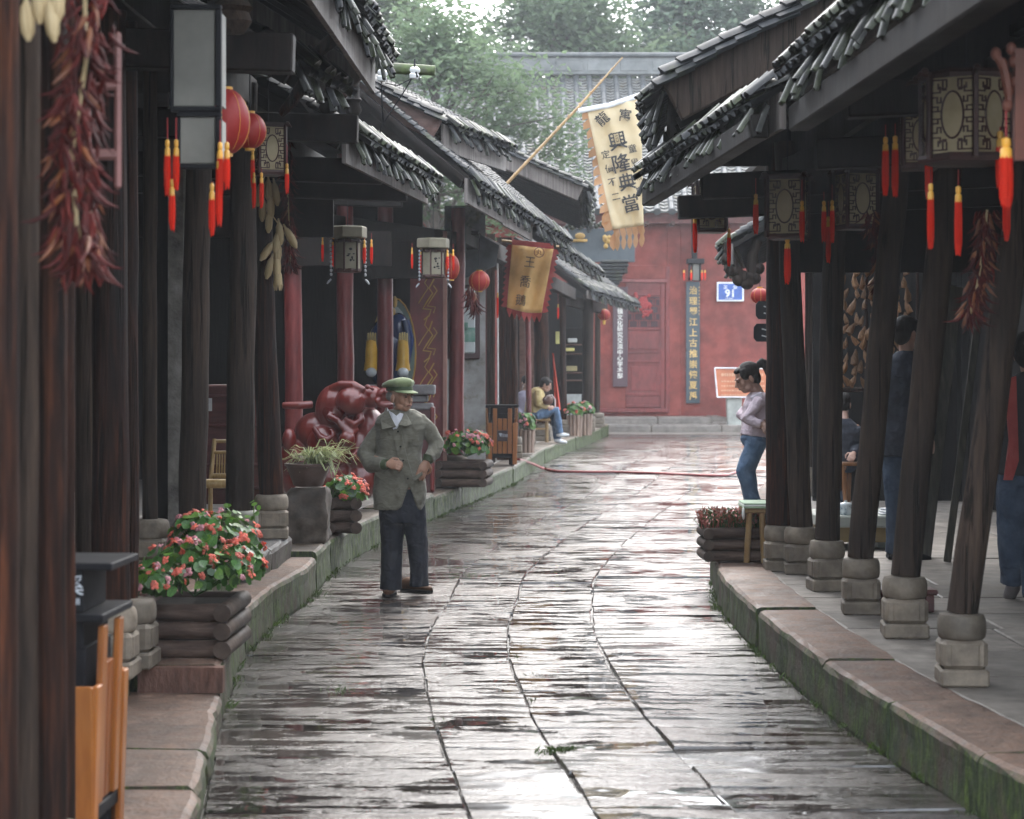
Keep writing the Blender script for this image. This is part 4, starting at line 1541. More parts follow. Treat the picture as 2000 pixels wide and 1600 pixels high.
for i, (px, py) in enumerate(((1494, 606), (1490, 650))):
    t = thing('shop_sign', ('upper' if i == 0 else 'lower') + ' of two black hanging shop plaques half hidden behind the brown column', 'sign', P(px, py, 18.6))
    mb = MB()
    w_, h_ = .085, .082
    mb.prism([(-w_, -h_ * .6), (-w_ * .7, -h_), (w_ * .7, -h_), (w_, -h_ * .6), (w_, h_ * .6), (w_ * .7, h_), (-w_ * .7, h_), (-w_, h_ * .6)], .02, P(px, py, 18.6))
    part('plaque', mb, m_blk, t)
    mb = MB()
    for k in range(2):
        mb.box(P(px + 4, py - 6 + k * 13, 18.57), (.06, .008, .012), Matrix.Rotation(.25, 3, 'Y'))
    part('brush_stroke', mb, plain('grey_ink', (.3, .3, .3), .7), t)

# left row
bl = thing('box_lantern', 'big grey-white two-tier box lantern high among the near left columns', 'lantern', P(385, 170, 8.0))
LY = 8.0


def slab(house, px0, py0, px1, py1, Y, d, mat, name, bev=.004):
    return fbox(house, px0, py0, px1, py1, Y, d, mat, name, bev)


for (x0, y0, x1, y1) in ((338, 18, 420, 208), (351, 228, 420, 320)):
    slab(bl, x0, y0, x1, y1, LY, .012, m_greypaper, 'front_panel')
    mb = MB()
    a, b = P(x1 + 8, y0 + 4, LY), P(x1 + 8, y1 - 4, LY)
    mb.box((a.x, LY + .08, (a.z + b.z) / 2), (.01, .15, a.z - b.z))
    part('side_panel', mb, m_greypaper, bl)
    for (p0, q0, p1, q1) in ((x0 - 6, y0 - 10, x1 + 12, y0), (x0 - 6, y1, x1 + 12, y1 + 10), (x0 - 7, y0, x0, y1), (x1, y0, x1 + 12, y1)):
        slab(bl, p0, q0, p1, q1, LY - .012, .03, m_blk, 'frame_rail')
mb = MB()
mb.lathe([(.0, -.07), (.05, -.062), (.085, -.01), (.07, .03), (.09, .05), (.06, .09), (.06, .3)], 14, P(455, 38, 9.0))
part('finial', mb, m_colgrey, bl, True)
for (px, py, L, c) in ((327, 275, .20, .09), (344, 275, .18, .09), (336, 352, .185, .02), (430, 280, .21, .09), (443, 280, .165, .09), (414, 360, .19, .01), (428, 300, .27, .05)):
    tassel(bl, P(px, py, LY - .03) - P(385, 170, 8.0) + V((0, 0, c)), L, .0165, c)
round_lantern(.112, 'large round red lantern half hidden behind the grey box lantern', P(440, 238, 9.2), sq=1.35)
round_lantern(.085, 'smaller red lantern with a gilt rib, between the big red one and the fretwork lantern', P(488, 256, 10.4), sq=1.1, tas=False)
palace_lantern('palace_lantern', .168, .29, 'cream fretwork lantern with oval pane above the hanging corn cobs', P(524, 292, 12.6), R(24),
               [(-.13, -.10, .04, .22, .017, .06), (-.125, -.11, -.1, .20, .016, .06), (-.08, -.12, -.13, .20, .017, .03), (.075, -.14, .02, .17, .017, .12)], bottom=False)
for (px, py, Y, nm) in ((679, 500, 17.4, 'plain cream panel lantern with ink sketches in front of the second red column'), (846, 515, 20.4, 'plain cream panel lantern with ink sketches beside the red painted panel')):
    t = palace_lantern('panel_lantern', .115, .25, nm, P(px, py, Y), R(20), [(-.22, 0, .20, .19, .014, .05), (-.11, .06, .2, .23, .016, .05), (.13, -.06, .18, .18, .018, .05), (.21, 0, .2, .19, .016, .06)], sides=6, fretted=False, bottom=False, paper=m_paper2)
    mb = MB()
    mb.lathe([(.16, -.05), (.17, -.04), (.17, .04), (.16, .05)], 6, V((0, 0, .20)))
    put('top_tier', mb.mesh('top_tier', m_paper2), t)
    mb = MB()
    for k in range(9):
        mb.ell((rng.uniform(-.03, .03), -.104, rng.uniform(-.07, .06)), (rng.uniform(.006, .02), .003, rng.uniform(.004, .012)), 6, 4)
    o = put('ink_sketch', mb.mesh('ink_sketch', m_blk, False), t)
    for s in (-1, 1):
        mb = MB()
        for k in range(9):
            mb.ell((s * .15, -.02, .12 - k * .035), (.012, .012, .015), 6, 4)
        mb.tube([(s * .15, -.02, -.2), (s * .17, -.02, -.22), (s * .185, -.02, -.24)], [.008, .01, .006], 5)
        put('bead_chain', mb.mesh('bead_chain', plain('grey_beads', (.3, .3, .32), .25), True), t)
round_lantern(.118, 'round red lantern hanging by the poster, dried chilies beside it', P(936, 549, 22.5), yellow=False, sq=.98, tas=False)
round_lantern(.085, 'narrow red lantern next to the first red hall column', P(882, 522, 21.5), sq=1.6, tas=False)
round_lantern(.145, 'far round red lantern with yellow fringe near the plaque on the red wall', P(1180, 615, 45.5))
for (px, py, Y, lb) in ((1090, 600, 36, 'single red tassel hung under the middle left eave, right of the tan banner'), (972, 580, 26, 'long dull red tassel hung beside the tan banner, left side')):
    t = thing('tassel_pendant', lb, 'tassel', P(px, py, Y))
    tassel(t, (0, 0, .25), .24 if px > 1000 else .30, .02 if px > 1000 else .016, .2)
wlan = thing('wall_lantern', 'dark wall lantern with pale panes above the couplet board on the red wall', 'lantern', P(1352, 520, 51.6))
fbox(wlan, 1352, 452, 1362, 505, 51.8, .2, m_blk, 'frame_rail')
fbox(wlan, 1342, 505, 1376, 515, 51.4, .3, m_blk, 'top_rail')
fbox(wlan, 1353, 515, 1366, 548, 51.5, .22, m_greypaper, 'pane')
fbox(wlan, 1366, 515, 1370, 548, 51.45, .28, m_blk, 'corner_post')
fbox(wlan, 1346, 515, 1352, 548, 51.45, .28, m_blk, 'corner_post')
for px in (1336, 1350, 1371, 1377):
    tassel(wlan, P(px, 528, 51.4) - P(1352, 520, 51.6) + V((0, 0, .1)), .24, .032, .1)

# ------------------------------------------------------------------ dried corn and chilies
m_chili = M('dried_chili', [(0.018, 0.003, 0.0028), (0.0495, 0.00525, 0.0042), (0.117, 0.012, 0.007)], scale=14, rough=(.5, .75), bump=.6, var=.5, spec=.3)
m_chili2 = M('orange_chili', [(.09, .022, .008), (.17, .05, .014), (.24, .085, .028)], scale=14, rough=(.35, .55), bump=.3, var=.35)
m_husk = M('corn_husk', [(0.2963, 0.2085, 0.09781), (0.4281, 0.3202, 0.1712), (0.5186, 0.4096, 0.2446)], scale=5, st=(9, 9, .6), rough=(.6, .8), bump=.4, var=.15)
CH = []
for i in range(3):
    mb = MB()
    b = (.25, -.4, .6)[i]
    mb.tube([(0, 0, 0), (.004, 0, -.015), (b * .02, 0, -.045), (b * .05, .004, -.075), (b * .1, .008, -.10)], [.0025, .007, .0078, .005, .001], 6)
    CH.append(mb.mesh('chili', m_chili, True))
mb = MB()
mb.tube([(0, 0, 0), (.004, 0, -.015), (.012, 0, -.05), (.03, 0, -.09)], [.0025, .008, .008, .001], 6)
CHO = mb.mesh('chili', m_chili2, True)


def chili_string(label, pts, rad, n, size, orange=.1, seed=1):
    rr = random.Random(seed)
    t = thing('chili_string', label, 'chilies', pts[0])
    mb = MB()
    mb.tube(pts, .006, 5)
    part('cord', mb, m_husk, t)
    L = len(pts) - 1
    for i in range(n):
        u = rr.random() * L
        k = min(int(u), L - 1)
        q = V(pts[k]).lerp(V(pts[k + 1]), u - k)
        a = rr.random() * 2 * PI
        q = q + V((math.cos(a), math.sin(a), 0)) * rad * (rr.random() ** .6) * (1 - .3 * u / L)
        m = Matrix.Rotation(a + rr.uniform(-.6, .6), 3, 'Z') @ Matrix.Rotation(rr.uniform(-.62, .2), 3, 'Y') @ Matrix.Rotation(rr.uniform(-.5, .5), 3, 'X')
        put('chili', CHO if rr.random() < orange else rr.choice(CH), t, q - V(pts[0]), m, size * rr.uniform(.75, 1.25))
    return t


chili_string('large close-up string of dried red chilies at the upper left edge', [P(165, -60, 5.3), P(168, 120, 5.3), P(140, 300, 5.3), P(150, 440, 5.3), P(175, 520, 5.3)], .075, 430, .74, .16, 3)
chili_string('bunch of thin dark red chilies behind the hanging corn', [P(552, 250, 14.7), P(562, 380, 14.7), P(566, 470, 14.7), P(566, 520, 14.7)], .055, 220, .8, .04, 4)
chili_string('dull red chili string in shade above the standing man in the dark jacket', [P(1700, 410, 12.2), P(1716, 470, 12.2), P(1720, 560, 12.2)], .05, 160, .75, .15, 5)
chili_string('thick faded chili string hanging on the nearest leaning right column', [P(1928, 410, 9.0), P(1922, 480, 9.0), P(1908, 560, 9.0), P(1893, 620, 9.0)], .05, 260, .72, .25, 6)
chili_string('small chili bunch beside the round red lantern by the poster', [P(918, 560, 22.2), P(925, 585, 22.2), P(928, 600, 22.2)], .06, 60, 1.3, .1, 7)

mb = MB()
mb.tube([(0, 0, .05), (0, 0, .02), (0, 0, -.01), (0, 0, -.06), (0, 0, -.11), (0, 0, -.145)], [.006, .010, .026, .031, .027, .008], 10, flat=.9)
COB = [mb.mesh('corn_cob', m_husk, True)]
mb = MB()
mb.tube([(0, 0, .05), (0, 0, .0), (0, 0, -.03), (0, 0, -.10)], [.008, .012, .028, .033], 9)
for k in range(6):
    a = k * PI / 3
    mb.prism([(-.014, 0), (.014, 0), (.004, -.045), (-.004, -.04)], .004, (math.cos(a) * .031, math.sin(a) * .031, -.1), (-math.sin(a), math.cos(a), 0), (math.cos(a) * .2, math.sin(a) * .2, 1))
COB.append(mb.mesh('corn_cob', m_husk, True))


def corn_string(label, top, items, scale, seed=2):
    rr = random.Random(seed)
    t = thing('corn_string', label, 'corn', top)
    for (p, kind, tilt) in items:
        put('corn_cob', COB[kind], t, p - V(top), Matrix.Rotation(tilt, 3, 'Y') @ rz(rr.random() * 6), scale * rr.uniform(.92, 1.08))
    mb = MB()
    mb.tube([V(top) + V((0, .01, .1))] + [p for p, k, t_ in items[::3]], .005, 5)
    part('husk_plait', mb, m_husk, t)
    return t


CY_ = 14.6
corn_string('string of husked pale corn cobs hanging on the brown column below the fretwork lantern', P(524, 345, CY_),
            [(P(511, 362, CY_), 0, .2), (P(524, 356, CY_), 0, 0), (P(536, 362, CY_), 0, -.15), (P(514, 395, CY_), 0, .05), (P(528, 388, CY_), 0, -.03), (P(526, 418, CY_), 0, .05), (P(545, 440, CY_), 0, -.1),
             (P(543, 458, CY_), 0, .1), (P(560, 450, CY_), 0, -.5), (P(530, 478, CY_), 0, .6), (P(544, 482, CY_), 0, .1), (P(530, 508, CY_), 0, .25), (P(541, 505, CY_), 0, 0), (P(543, 528, CY_), 1, 0)], 1.0)
corn_string('blurred husked corn cobs at the top left corner', P(60, -30, 5.2), [(P(20, -10, 5.2), 0, .1), (P(52, 10, 5.2), 0, -.05), (P(98, 5, 5.2), 0, -.1), (P(110, -30, 5.2), 0, -.05), (P(78, -30, 5.2), 0, 0)], .68)
# pink paper lantern side behind the close-up chilies
t = thing('paper_lantern', 'blurred pink paper lantern side behind the close-up chilies', 'lantern', P(80, 110, 6.0))
mb = MB()
mb.box(P(72, 112, 6.0), (.09, .012, .15))
part('paper_panel', mb, M('pink_paper', [(.5, .12, .17), (.6, .16, .22)], rough=(.6, .8), trans=.3), t)
for (px0, py0, px1, py1) in ((40, 160, 135, 172), (222, 60, 236, 370), (170, 160, 232, 176), (165, 290, 232, 312), (168, 180, 176, 290)):
    fbox(t, px0, py0, px1, py1, 6.1, .02, M('pinkish_wood', [(.16, .07, .06), (.22, .10, .09)], rough=(.5, .7)), 'frame_rail')
# ------------------------------------------------------------------ banners, boards and signs
m_ink = plain('black_ink', (.02, .02, .022), .7)
m_bamboo = M('bamboo', [(0.21, 0.119, 0.049), (0.315, 0.196, 0.084), (0.385, 0.266, 0.126)], scale=6, st=(3, 3, 1), rough=(.4, .6), bump=.1)
m_cream = M('cream_cloth', [(0.595, 0.4845, 0.2975), (0.663, 0.561, 0.374), (0.697, 0.612, 0.442)], scale=3, rough=(.8, .95), bump=.15, var=0, big=.12, trans=.3)
m_tan = M('tan_cloth', [(0.6007, 0.3976, 0.1586), (0.751, 0.5254, 0.2318), (0.8411, 0.6104, 0.2928)], scale=4, rough=(.8, .95), bump=.2, var=0, big=.25, trans=.25)
m_fringe = M('orange_tan_cloth', [(0.4, 0.216, 0.104), (0.48, 0.28, 0.144), (0.528, 0.336, 0.192)], scale=4, rough=(.8, .95), bump=.15, var=0, trans=.3)
m_redcl = M('red_cloth', [(0.28, 0.032, 0.032), (0.384, 0.056, 0.052), (0.448, 0.096, 0.08)], scale=4, rough=(.75, .9), bump=.2, var=0, trans=.2)


def quad_at(c, u, v, dy=0.0):
    a = c[0].lerp(c[1], u)
    b = c[3].lerp(c[2], u)
    return a.lerp(b, v) + V((0, dy, 0))


Yb = 27.0
ban = thing('banner', 'tall cream pawnshop banner with black characters slung from a slanting bamboo pole', 'banner', P(1195, 330, Yb))
cor = [P(1146, 213, Yb), P(1252, 188, Yb), P(1257, 440, Yb), P(1197, 449, Yb)]


def wav(u, v):
    return .05 * math.sin(u * 7 + v * 3) * (.3 + v) * .7 + .02 * math.sin(u * 15 - v * 9)


mb = MB()
mb.grid(lambda u, v: quad_at(cor, u, v, wav(u, v)), 24, 30)
cl = part('cloth', mb, m_cream, ban, True)
cl.modifiers.new('thickness', 'SOLIDIFY').thickness = .006
# toothed border down the left edge and lobes along the foot
mb = MB()
for i in range(13):
    v0, v1 = i / 13, (i + 1) / 13
    a, b = quad_at(cor, 0, v0, wav(0, v0)), quad_at(cor, 0, v1, wav(0, v1))
    t_ = a.lerp(b, .75) + V((-.075 - .02 * math.sin(i * 2.1) - .03 * v0, .012, -.06))
    mb.add([a, b, t_, a.lerp(t_, .6) + V((-.03, 0, .02)), b + V((0, .004, 0))], [(0, 3, 2, 1)])
for i in range(5):
    u0, u1 = i / 5 + .01, (i + 1) / 5 - .01
    a, b = quad_at(cor, u0, 1, wav(u0, 1)), quad_at(cor, u1, 1, wav(u1, 1))
    w_ = (b - a)
    outl = [a, b]
    for k, (f, d) in enumerate(((1.0, .08), (.80, .12), (.98, .19), (.82, .24), (.5, .285), (.16, .25), (.02, .19), (.22, .12), (0, .08))):
        outl.append(a + w_ * f + V((.02, .01 * k / 9, -d)))
    mb.add(outl, [tuple(range(len(outl)))])
for (px, py, s) in ((1188, 395, 1), (1184, 428, 1.1), (1198, 470, .9)):
    c_ = P(px, py, Yb + .05)
    mb.add([c_ + V((.05, 0, .16 * s)), c_ + V((-.05 * s, 0, .04)), c_ + V((-.055 * s, 0, -.07)), c_ + V((.0, 0, -.15 * s)), c_ + V((.05, 0, -.06)), c_ + V((.065, 0, .05))], [(0, 1, 2, 3, 4, 5)])
fr = part('border', mb, m_fringe, ban)
fr.modifiers.new('thickness', 'SOLIDIFY').thickness = .005
mb = MB()
mb.tube([P(1130, 217, Yb - .02), P(1190, 206, Yb - .02), P(1254, 185, Yb - .02)], .035, 8, flat=.6)
part('top_sleeve', mb, plain('white_cloth', (.62, .62, .62), .85), ban, True)
uxb = (P(1252, 188, Yb) - P(1146, 213, Yb)).normalized()
uyb = (P(1165, 213, Yb) - P(1215, 445, Yb)).normalized()
for (s, px, py, h, sp_) in (('龍', 1176, 232, 24, .5), ('寓', 1221, 225, 24, -.35), ('興', 1206, 275, 35, 0), ('隆', 1214, 318, 35, 0), ('典', 1224, 355, 32, 0), ('當', 1232, 397, 33, 0),
                            ('定', 1183, 302, 16, 0), ('價', 1190, 329, 16, 0), ('不', 1196, 356, 16, 0), ('二', 1203, 384, 16, 0), ('童', 1235, 290, 16, 0), ('叟', 1240, 317, 15, 0), ('無', 1245, 345, 15, 0), ('欺', 1250, 372, 15, 0)):
    char(s, ban, P(px, py, Yb - .085), h * Yb / F / .92, m_ink, uxb, uyb, sp_, thin=.012)
mb = MB()
pp = [P(985, 364, Yb), P(1085, 257, Yb), P(1130, 209, Yb), P(1180, 153, Yb), P(1216, 112, Yb)]
mb.tube(pp, [.021, .019, .017, .013, .009], 8)
for i in range(11):
    t_ = i / 11
    mb.lathe([(.021 - .01 * t_, -.012), (.0245 - .01 * t_, 0), (.021 - .01 * t_, .012)], 8, pp[0].lerp(pp[4], t_), rot_to(pp[4] - pp[0]))
part('bamboo_pole', mb, m_bamboo, ban, True)

Yc = 28.0
bn2 = thing('banner', 'short tan goose-shop banner edged with red cloth teeth under the long left eave', 'banner', P(1030, 550, Yc))
cor2 = [P(1000, 478, Yc), P(1081, 487, Yc), P(1058, 611, Yc), P(990, 600, Yc)]


def wav2(u, v):
    return .045 * math.sin(u * 9 + 1) * (.2 + v) + .02 * math.sin(u * 17 + v * 4)


mb = MB()
mb.grid(lambda u, v: quad_at(cor2, u, v, wav2(u, v)) + V((0, 0, -.03 * math.sin(PI * u) * v)), 24, 16)
c2 = part('cloth', mb, m_tan, bn2, True)
c2.modifiers.new('thickness', 'SOLIDIFY').thickness = .006
mb = MB()
for i in range(11):
    v0, v1 = i / 11, (i + 1) / 11
    for (u, s) in ((1, 1), (0, -1)):
        a, b = quad_at(cor2, u, v0, wav2(u, v0) + .004), quad_at(cor2, u, v1, wav2(u, v1) + .004)
        mb.add([a, b, b + V((s * .045, 0, -.0)), a.lerp(b, .5) + V((s * .085, 0, -.02)), a + V((s * .045, 0, 0))], [(0, 1, 2, 3, 4)])
for i in range(7):
    u0, u1 = i / 7, (i + 1) / 7
    a, b = quad_at(cor2, u0, 1, wav2(u0, 1) + .004) + V((0, 0, -.03 * math.sin(PI * u0))), quad_at(cor2, u1, 1, wav2(u1, 1) + .004) + V((0, 0, -.03 * math.sin(PI * u1)))
    mb.add([a, a + V((0, 0, -.04)), a.lerp(b, .5) + V((0, 0, -.13)), b + V((0, 0, -.04)), b], [(0, 1, 2, 3, 4)])
a, b = cor2[0], cor2[1]
mb.add([a, b, b + V((.03, 0, .07)), a + V((0, 0, .07))], [(0, 1, 2, 3)])
f2 = part('red_border', mb, m_redcl, bn2)
f2.modifiers.new('thickness', 'SOLIDIFY').thickness = .005
for (s, px, py, h) in (('王', 1035, 512, 23), ('喬', 1026, 550, 24), ('鵝', 1017, 586, 22)):
    char(s, bn2, P(px, py, Yc - .075), h * Yc / F / .95, m_ink, (1, 0, 0), (.12, 0, 1), -.12, sx=.9)
mb = MB()
c_ = P(1053, 493, Yc - .07)
mb.tube([c_ + V((math.cos(k * PI / 12) * .066, 0, math.sin(k * PI / 12) * .066)) for k in range(25)], .006, 5)
part('circle_mark', mb, plain('maroon_ink', (.14, .03, .03), .7), bn2)
char('丸', bn2, c_, .09, MATS['maroon_ink'])
mb = MB()
mb.tube([P(980, 470, Yc + .02), P(1092, 482, Yc + .02)], .015, 7)
part('banner_rod', mb, m_bamboo, bn2, True)

# couplet boards on the red wall
m_navy = plain('blue_black_lacquer', (.035, .055, .07), .35)
m_gilt = plain('gilt_lettering', (.62, .42, .16), .5)
YS = YW - .12
cb = thing('couplet_board', 'tall blue-black board with gilt calligraphy on the red wall right of the door', 'sign', P(1353, 788, YS))
fbox(cb, 1340, 550, 1367, 788, YS, .05, m_navy, 'board')
for i, s in enumerate('治理蜀江上古推崇懷夏禹'):
    char(s, cb, P(1354, 567 + i * 20.6, YS - .012), 16.5 * YS / F, m_gilt, thin=.015)
for i in range(9):
    fbox(cb, 1365, 560 + i * 6.5, 1366.3, 563 + i * 6.5, YS - .004, .004, m_gilt, 'small_stroke', 0)
pb = thing('couplet_board', 'dark brown plaque with white characters on the red wall left of the door', 'sign', P(1212, 755, YS))
fbox(pb, 1197, 560, 1226, 756, YS, .05, plain('brown_lacquer', (.07, .035, .045), .4), 'board')
for i, s in enumerate('古镇文化研究交流中心学术部'):
    char(s, pb, P(1211, 597 + i * 11.4, YS - .012), 11.5 * YS / F, plain('white_lettering', (.78, .76, .70), .5), thin=.012)
sg = thing('street_sign', 'blue enamel house number sign reading 91 on the red wall', 'sign', P(1426, 588, YS))
m_blue = plain('sign_blue', (.035, .10, .36), .35)
m_white = plain('sign_white', (.75, .76, .78), .4)
p_ = fbox(sg, 1400, 551, 1453, 589, YS, .03, m_white, 'border', bev=.035)
fbox(sg, 1402.5, 553.5, 1450.5, 586.5, YS - .004, .03, m_blue, 'plate', bev=.03)
for (s, px, py, h, th) in (('正', 1417, 561, 8, .02), ('街', 1436, 561, 8, .02), ('9', 1421, 573, 20, .03), ('1', 1431.5, 573, 20, .03), ('公安局监制', 1424, 583, 3.2, 0)):
    char(s, sg, P(px, py, YS - .012), h * YS / F, m_white, thin=th)
ib = thing('info_board', 'orange information board with a white frame on a grey post against the red wall', 'sign', P(1436, 830, 50.6))
m_or = M('orange_board', [(.40, .12, .05), (.50, .16, .07), (.56, .20, .10)], rough=(.4, .6), scale=3)
mb = MB()
q = [P(1396, 719, 50.4), P(1500, 720, 50.4), P(1502, 776, 50.4), P(1401, 776, 50.4)]
mb.prism([(p.x, p.z) for p in q], .06, (0, 50.5, 0))
part('board', mb, m_or, ib)
mb = MB()
for a, b in zip(q, q[1:] + q[:1]):
    mb.tube([a, b], .018, 4)
part('white_frame', mb, m_white, ib)
mb = MB()
for r_ in range(5):
    x = 1409
    while x < 1490:
        hh = 7 if r_ == 0 else 3.5
        wd = rng.uniform(2, 5)
        y = 732 + r_ * 9 + (4 if r_ else 0)
        a, b = P(x, y + hh / 2, 50.41), P(x + wd, y - hh / 2, 50.41)
        mb.box(((a.x + b.x) / 2, 50.43, (a.z + b.z) / 2), (b.x - a.x, .01, (b.z - a.z) * .8))
        x += wd + rng.uniform(.8, 2)
part('text_lines', mb, plain('pale_text', (.62, .36, .22), .6), ib)
mb = MB()
a, b = P(1421, 832, 50.6), P(1446, 776, 50.6)
mb.box((a.x + (b.x - a.x) / 2, 50.62, (a.z + b.z) / 2), (.33, .22, b.z - a.z), taper=1.15, bev=.02)
part('post', mb, M('grey_post', [(.35, .36, .33)], rough=(.6, .8)), ib)

# framed poster on the whitewashed wall
fp = thing('poster', 'framed landscape poster with green misty hills on the whitewashed wall', 'poster', P(905, 700, 25.55))
fbox(fp, 874, 556, 937, 702, 25.56, .05, plain('maroon_frame', (.05, .018, .02), .4), 'frame')
fbox(fp, 879, 564, 928, 690, 25.545, .05, M('poster_print', [(.50, .56, .55), (.58, .63, .62), (.66, .70, .70)], scale=4, rough=(.25, .4), var=0, big=.2), 'print')
mb = MB()
m_gp = M('green_print', [(.06, .20, .14), (.16, .34, .26), (.34, .48, .42)], scale=8, rough=(.3, .4), var=0, bump=0)
for (x0, y0, x1, y1) in ((879, 640, 928, 668), (905, 630, 914, 645), (879, 628, 888, 645), (893, 636, 899, 645)):
    a, b = P(x0, y1, 25.55), P(x1, y0, 25.55)
    mb.box(((a.x + b.x) / 2, 25.543, (a.z + b.z) / 2), (b.x - a.x, .005, b.z - a.z))
part('hill_print', mb, m_gp, fp)

# beam with insulators over the street
ub = thing('insulator_beam', 'mossy wooden beam reaching over the street with two white insulators and wires', 'beam', P(770, 135, 14.4))
mb = MB()
mb.tube([P(640, 128, 14.4), P(700, 131, 14.4), P(770, 134, 14.4), P(850, 138, 14.4)], [.045, .043, .04, .036], 9)
part('beam', mb, M('mossy_beam', [(.03, .032, .02), (.055, .06, .035), (.09, .10, .06)], scale=6, rough=(.6, .9), bump=.6, moss=((.07, .10, .03), .6)), ub, True)
for (px, py) in ((747, 146), (810, 141)):
    mb = MB()
    c_ = P(px, py, 14.3)
    mb.lathe([(.012, -.05), (.03, -.045), (.036, -.02), (.026, -.008), (.038, .006), (.036, .026), (.018, .036), (.01, .04)], 14, c_, Matrix.Rotation(.15, 3, 'Y'))
    ins = part('insulator', mb, plain('white_porcelain', (.75, .75, .74), .18), ub, True)
    mb = MB()
    mb.tube([c_ + V((0, 0, .09)), c_ + V((0, -.02, .03)), c_ + V((.02, -.03, -.04))], .007, 6)
    part('pin', mb, m_blk, ins)
mb = MB()
mb.tube([P(745, 160, 14.3), P(746, 200, 14.3), P(748, 245, 14.4)], .005, 5)
mb.tube([P(805, 152, 14.3), P(790, 178, 14.3), P(745, 246, 14.4)], .005, 5)
mb.tube([P(752, 162, 14.3), P(775, 168, 14.3), P(804, 154, 14.3)], .004, 5)
mb.tube([P(745, 246, 14.4), P(733, 300, 14.6)], .006, 5)
mb.tube([P(650, 155, 14.0), P(663, 215, 14.0), P(672, 262, 14.0), P(690, 288, 14.2), P(718, 303, 14.4)], .008, 5)
part('wire', mb, m_blk, ub)

# ------------------------------------------------------------------ planters and flowers
m_log = M('planter_log', [(0.0315, 0.0196, 0.0154), (0.0665, 0.0434, 0.0336), (0.105, 0.0735, 0.0574)], scale=5, st=(1.2, 7, 7), rough=(.6, .85), bump=.8, var=.25, big=.5, spec=.25)
m_logy = M('planter_log_end', [(0.035, 0.0238, 0.0189), (0.07, 0.049, 0.0385), (0.112, 0.0805, 0.063)], scale=8, rough=(.6, .85), bump=.8, var=.25, big=.5, spec=.25)
m_soil = M('soil', [(.015, .011, .008), (.03, .022, .016)], scale=20, rough=(.8, .95), bump=.8)
m_leaf = M('begonia_leaf', [(0.03125, 0.08594, 0.02188), (0.0625, 0.1562, 0.0375), (0.1172, 0.25, 0.0625)], scale=10, rough=(.3, .45), bump=.2, var=.5, trans=.25)
m_leafb = M('fresh_leaf', [(.06, .14, .02), (.10, .21, .03), (.15, .28, .05)], scale=10, rough=(.3, .45), bump=.2, var=.35, trans=.3)
m_coral = M('coral_petal', [(0.6406, 0.1109, 0.07392), (0.8131, 0.1848, 0.1232), (0.924, 0.3203, 0.2341)], scale=12, rough=(.5, .65), bump=.1, var=.25, trans=.3)
m_pink = M('pink_petal', [(.60, .20, .24), (.70, .32, .36), (.78, .48, .50)], scale=12, rough=(.5, .65), bump=.1, var=.25, trans=.3)
LEAF = []
for i in range(3):
    mb = MB()
    n = 9
    pts = [V((0, 0, 0))]
    for k in range(n):
        a = 2 * PI * k / n
        rr_ = 1 + .12 * math.sin(3 * a + i) + (.15 if k == 0 else 0)
        pts.append(V((rr_ * math.cos(a), rr_ * .9 * math.sin(a), .22 * rr_ + .06 * math.sin(2 * a + i))))
    mb.add(pts, [(0, 1 + k, 1 + (k + 1) % n) for k in range(n)])
    LEAF.append([mb.mesh('leaf', m, True) for m in (m_leaf, m_leaf, m_leafb)])
BLO = []
for m in (m_coral, m_pink):
    for i in range(2):
        mb = MB()
        for k in range(5 + i * 3):
            a = k * 2.4
            q = V((math.cos(a), math.sin(a), 0)) * (.35 + .25 * (k % 3)) + V((0, 0, .25 * (k % 2)))
            mb.ell(q, (.55, .42, .18), 6, 4, Matrix.Rotation(a, 3, 'Z') @ Matrix.Rotation(.7 - .3 * (k % 3), 3, 'Y'))
        BLO.append(mb.mesh('blossom', m, True))


def dome(rr, c, s, lo=-.25):
    while True:
        d = V((rr.gauss(0, 1), rr.gauss(0, 1), rr.gauss(0, 1))).normalized()
        if d.z > lo:
            break
    return d, V((c[0] + d.x * s[0], c[1] + d.y * s[1], c[2] + d.z * s[2]))


def face(d, rr, j=.5):
    d = (V(d) + V((rr.uniform(-j, j), rr.uniform(-j, j), rr.uniform(-j * .4, j)))).normalized()
    return rot_to(d) @ rz(rr.random() * 6.28)


def begonia(root, clumps, nleaf, nblo, lsize, bsize, seed, pinkish=.2):
    """CLUMPS: (centre, half sizes); the biggest leaves singly, the rest of the greenery joined"""
    rr = random.Random(seed)
    und = MB()
    for (c, s) in clumps:
        for i in range(int(nleaf * 1.3)):
            d, p = dome(rr, c, s, -.4)
            q = V(c).lerp(p, rr.uniform(.35, .93))
            m = face(d, rr, .8)
            sz = lsize * rr.uniform(.5, .95)
            und.add([q + m @ V((math.cos(a) * sz, math.sin(a) * sz * .85, .1 * sz)) for a in [k * PI / 3 for k in range(6)]], [(0, 1, 2, 3, 4, 5)])
        for i in range(12):
            d, p = dome(rr, c, s, .0)
            und.tube([V(c) - V((0, 0, s[2] * .6)), p], .004, 4)
    fo = part('foliage', und, m_leaf, root)
    fo['kind'] = 'stuff'
    for (c, s) in clumps:
        for i in range(nleaf):
            d, p = dome(rr, c, s)
            k = rr.uniform(.82, 1.08)
            q = V(c).lerp(p, k)
            mi = 2 if rr.random() < .36 else 0
            put('leaf', rr.choice(LEAF)[mi], root, q - wl(root), face(d, rr, .55), lsize * rr.uniform(.6, 1.25))
        for i in range(nblo):
            d, p = dome(rr, c, s, -.1)
            q = V(c).lerp(p, rr.uniform(1.0, 1.18))
            put('blossom', BLO[rr.choice((2, 3)) if rr.random() < pinkish else rr.choice((0, 1))], root, q - wl(root), face(d, rr, .6), bsize * rr.uniform(.6, 1.25))


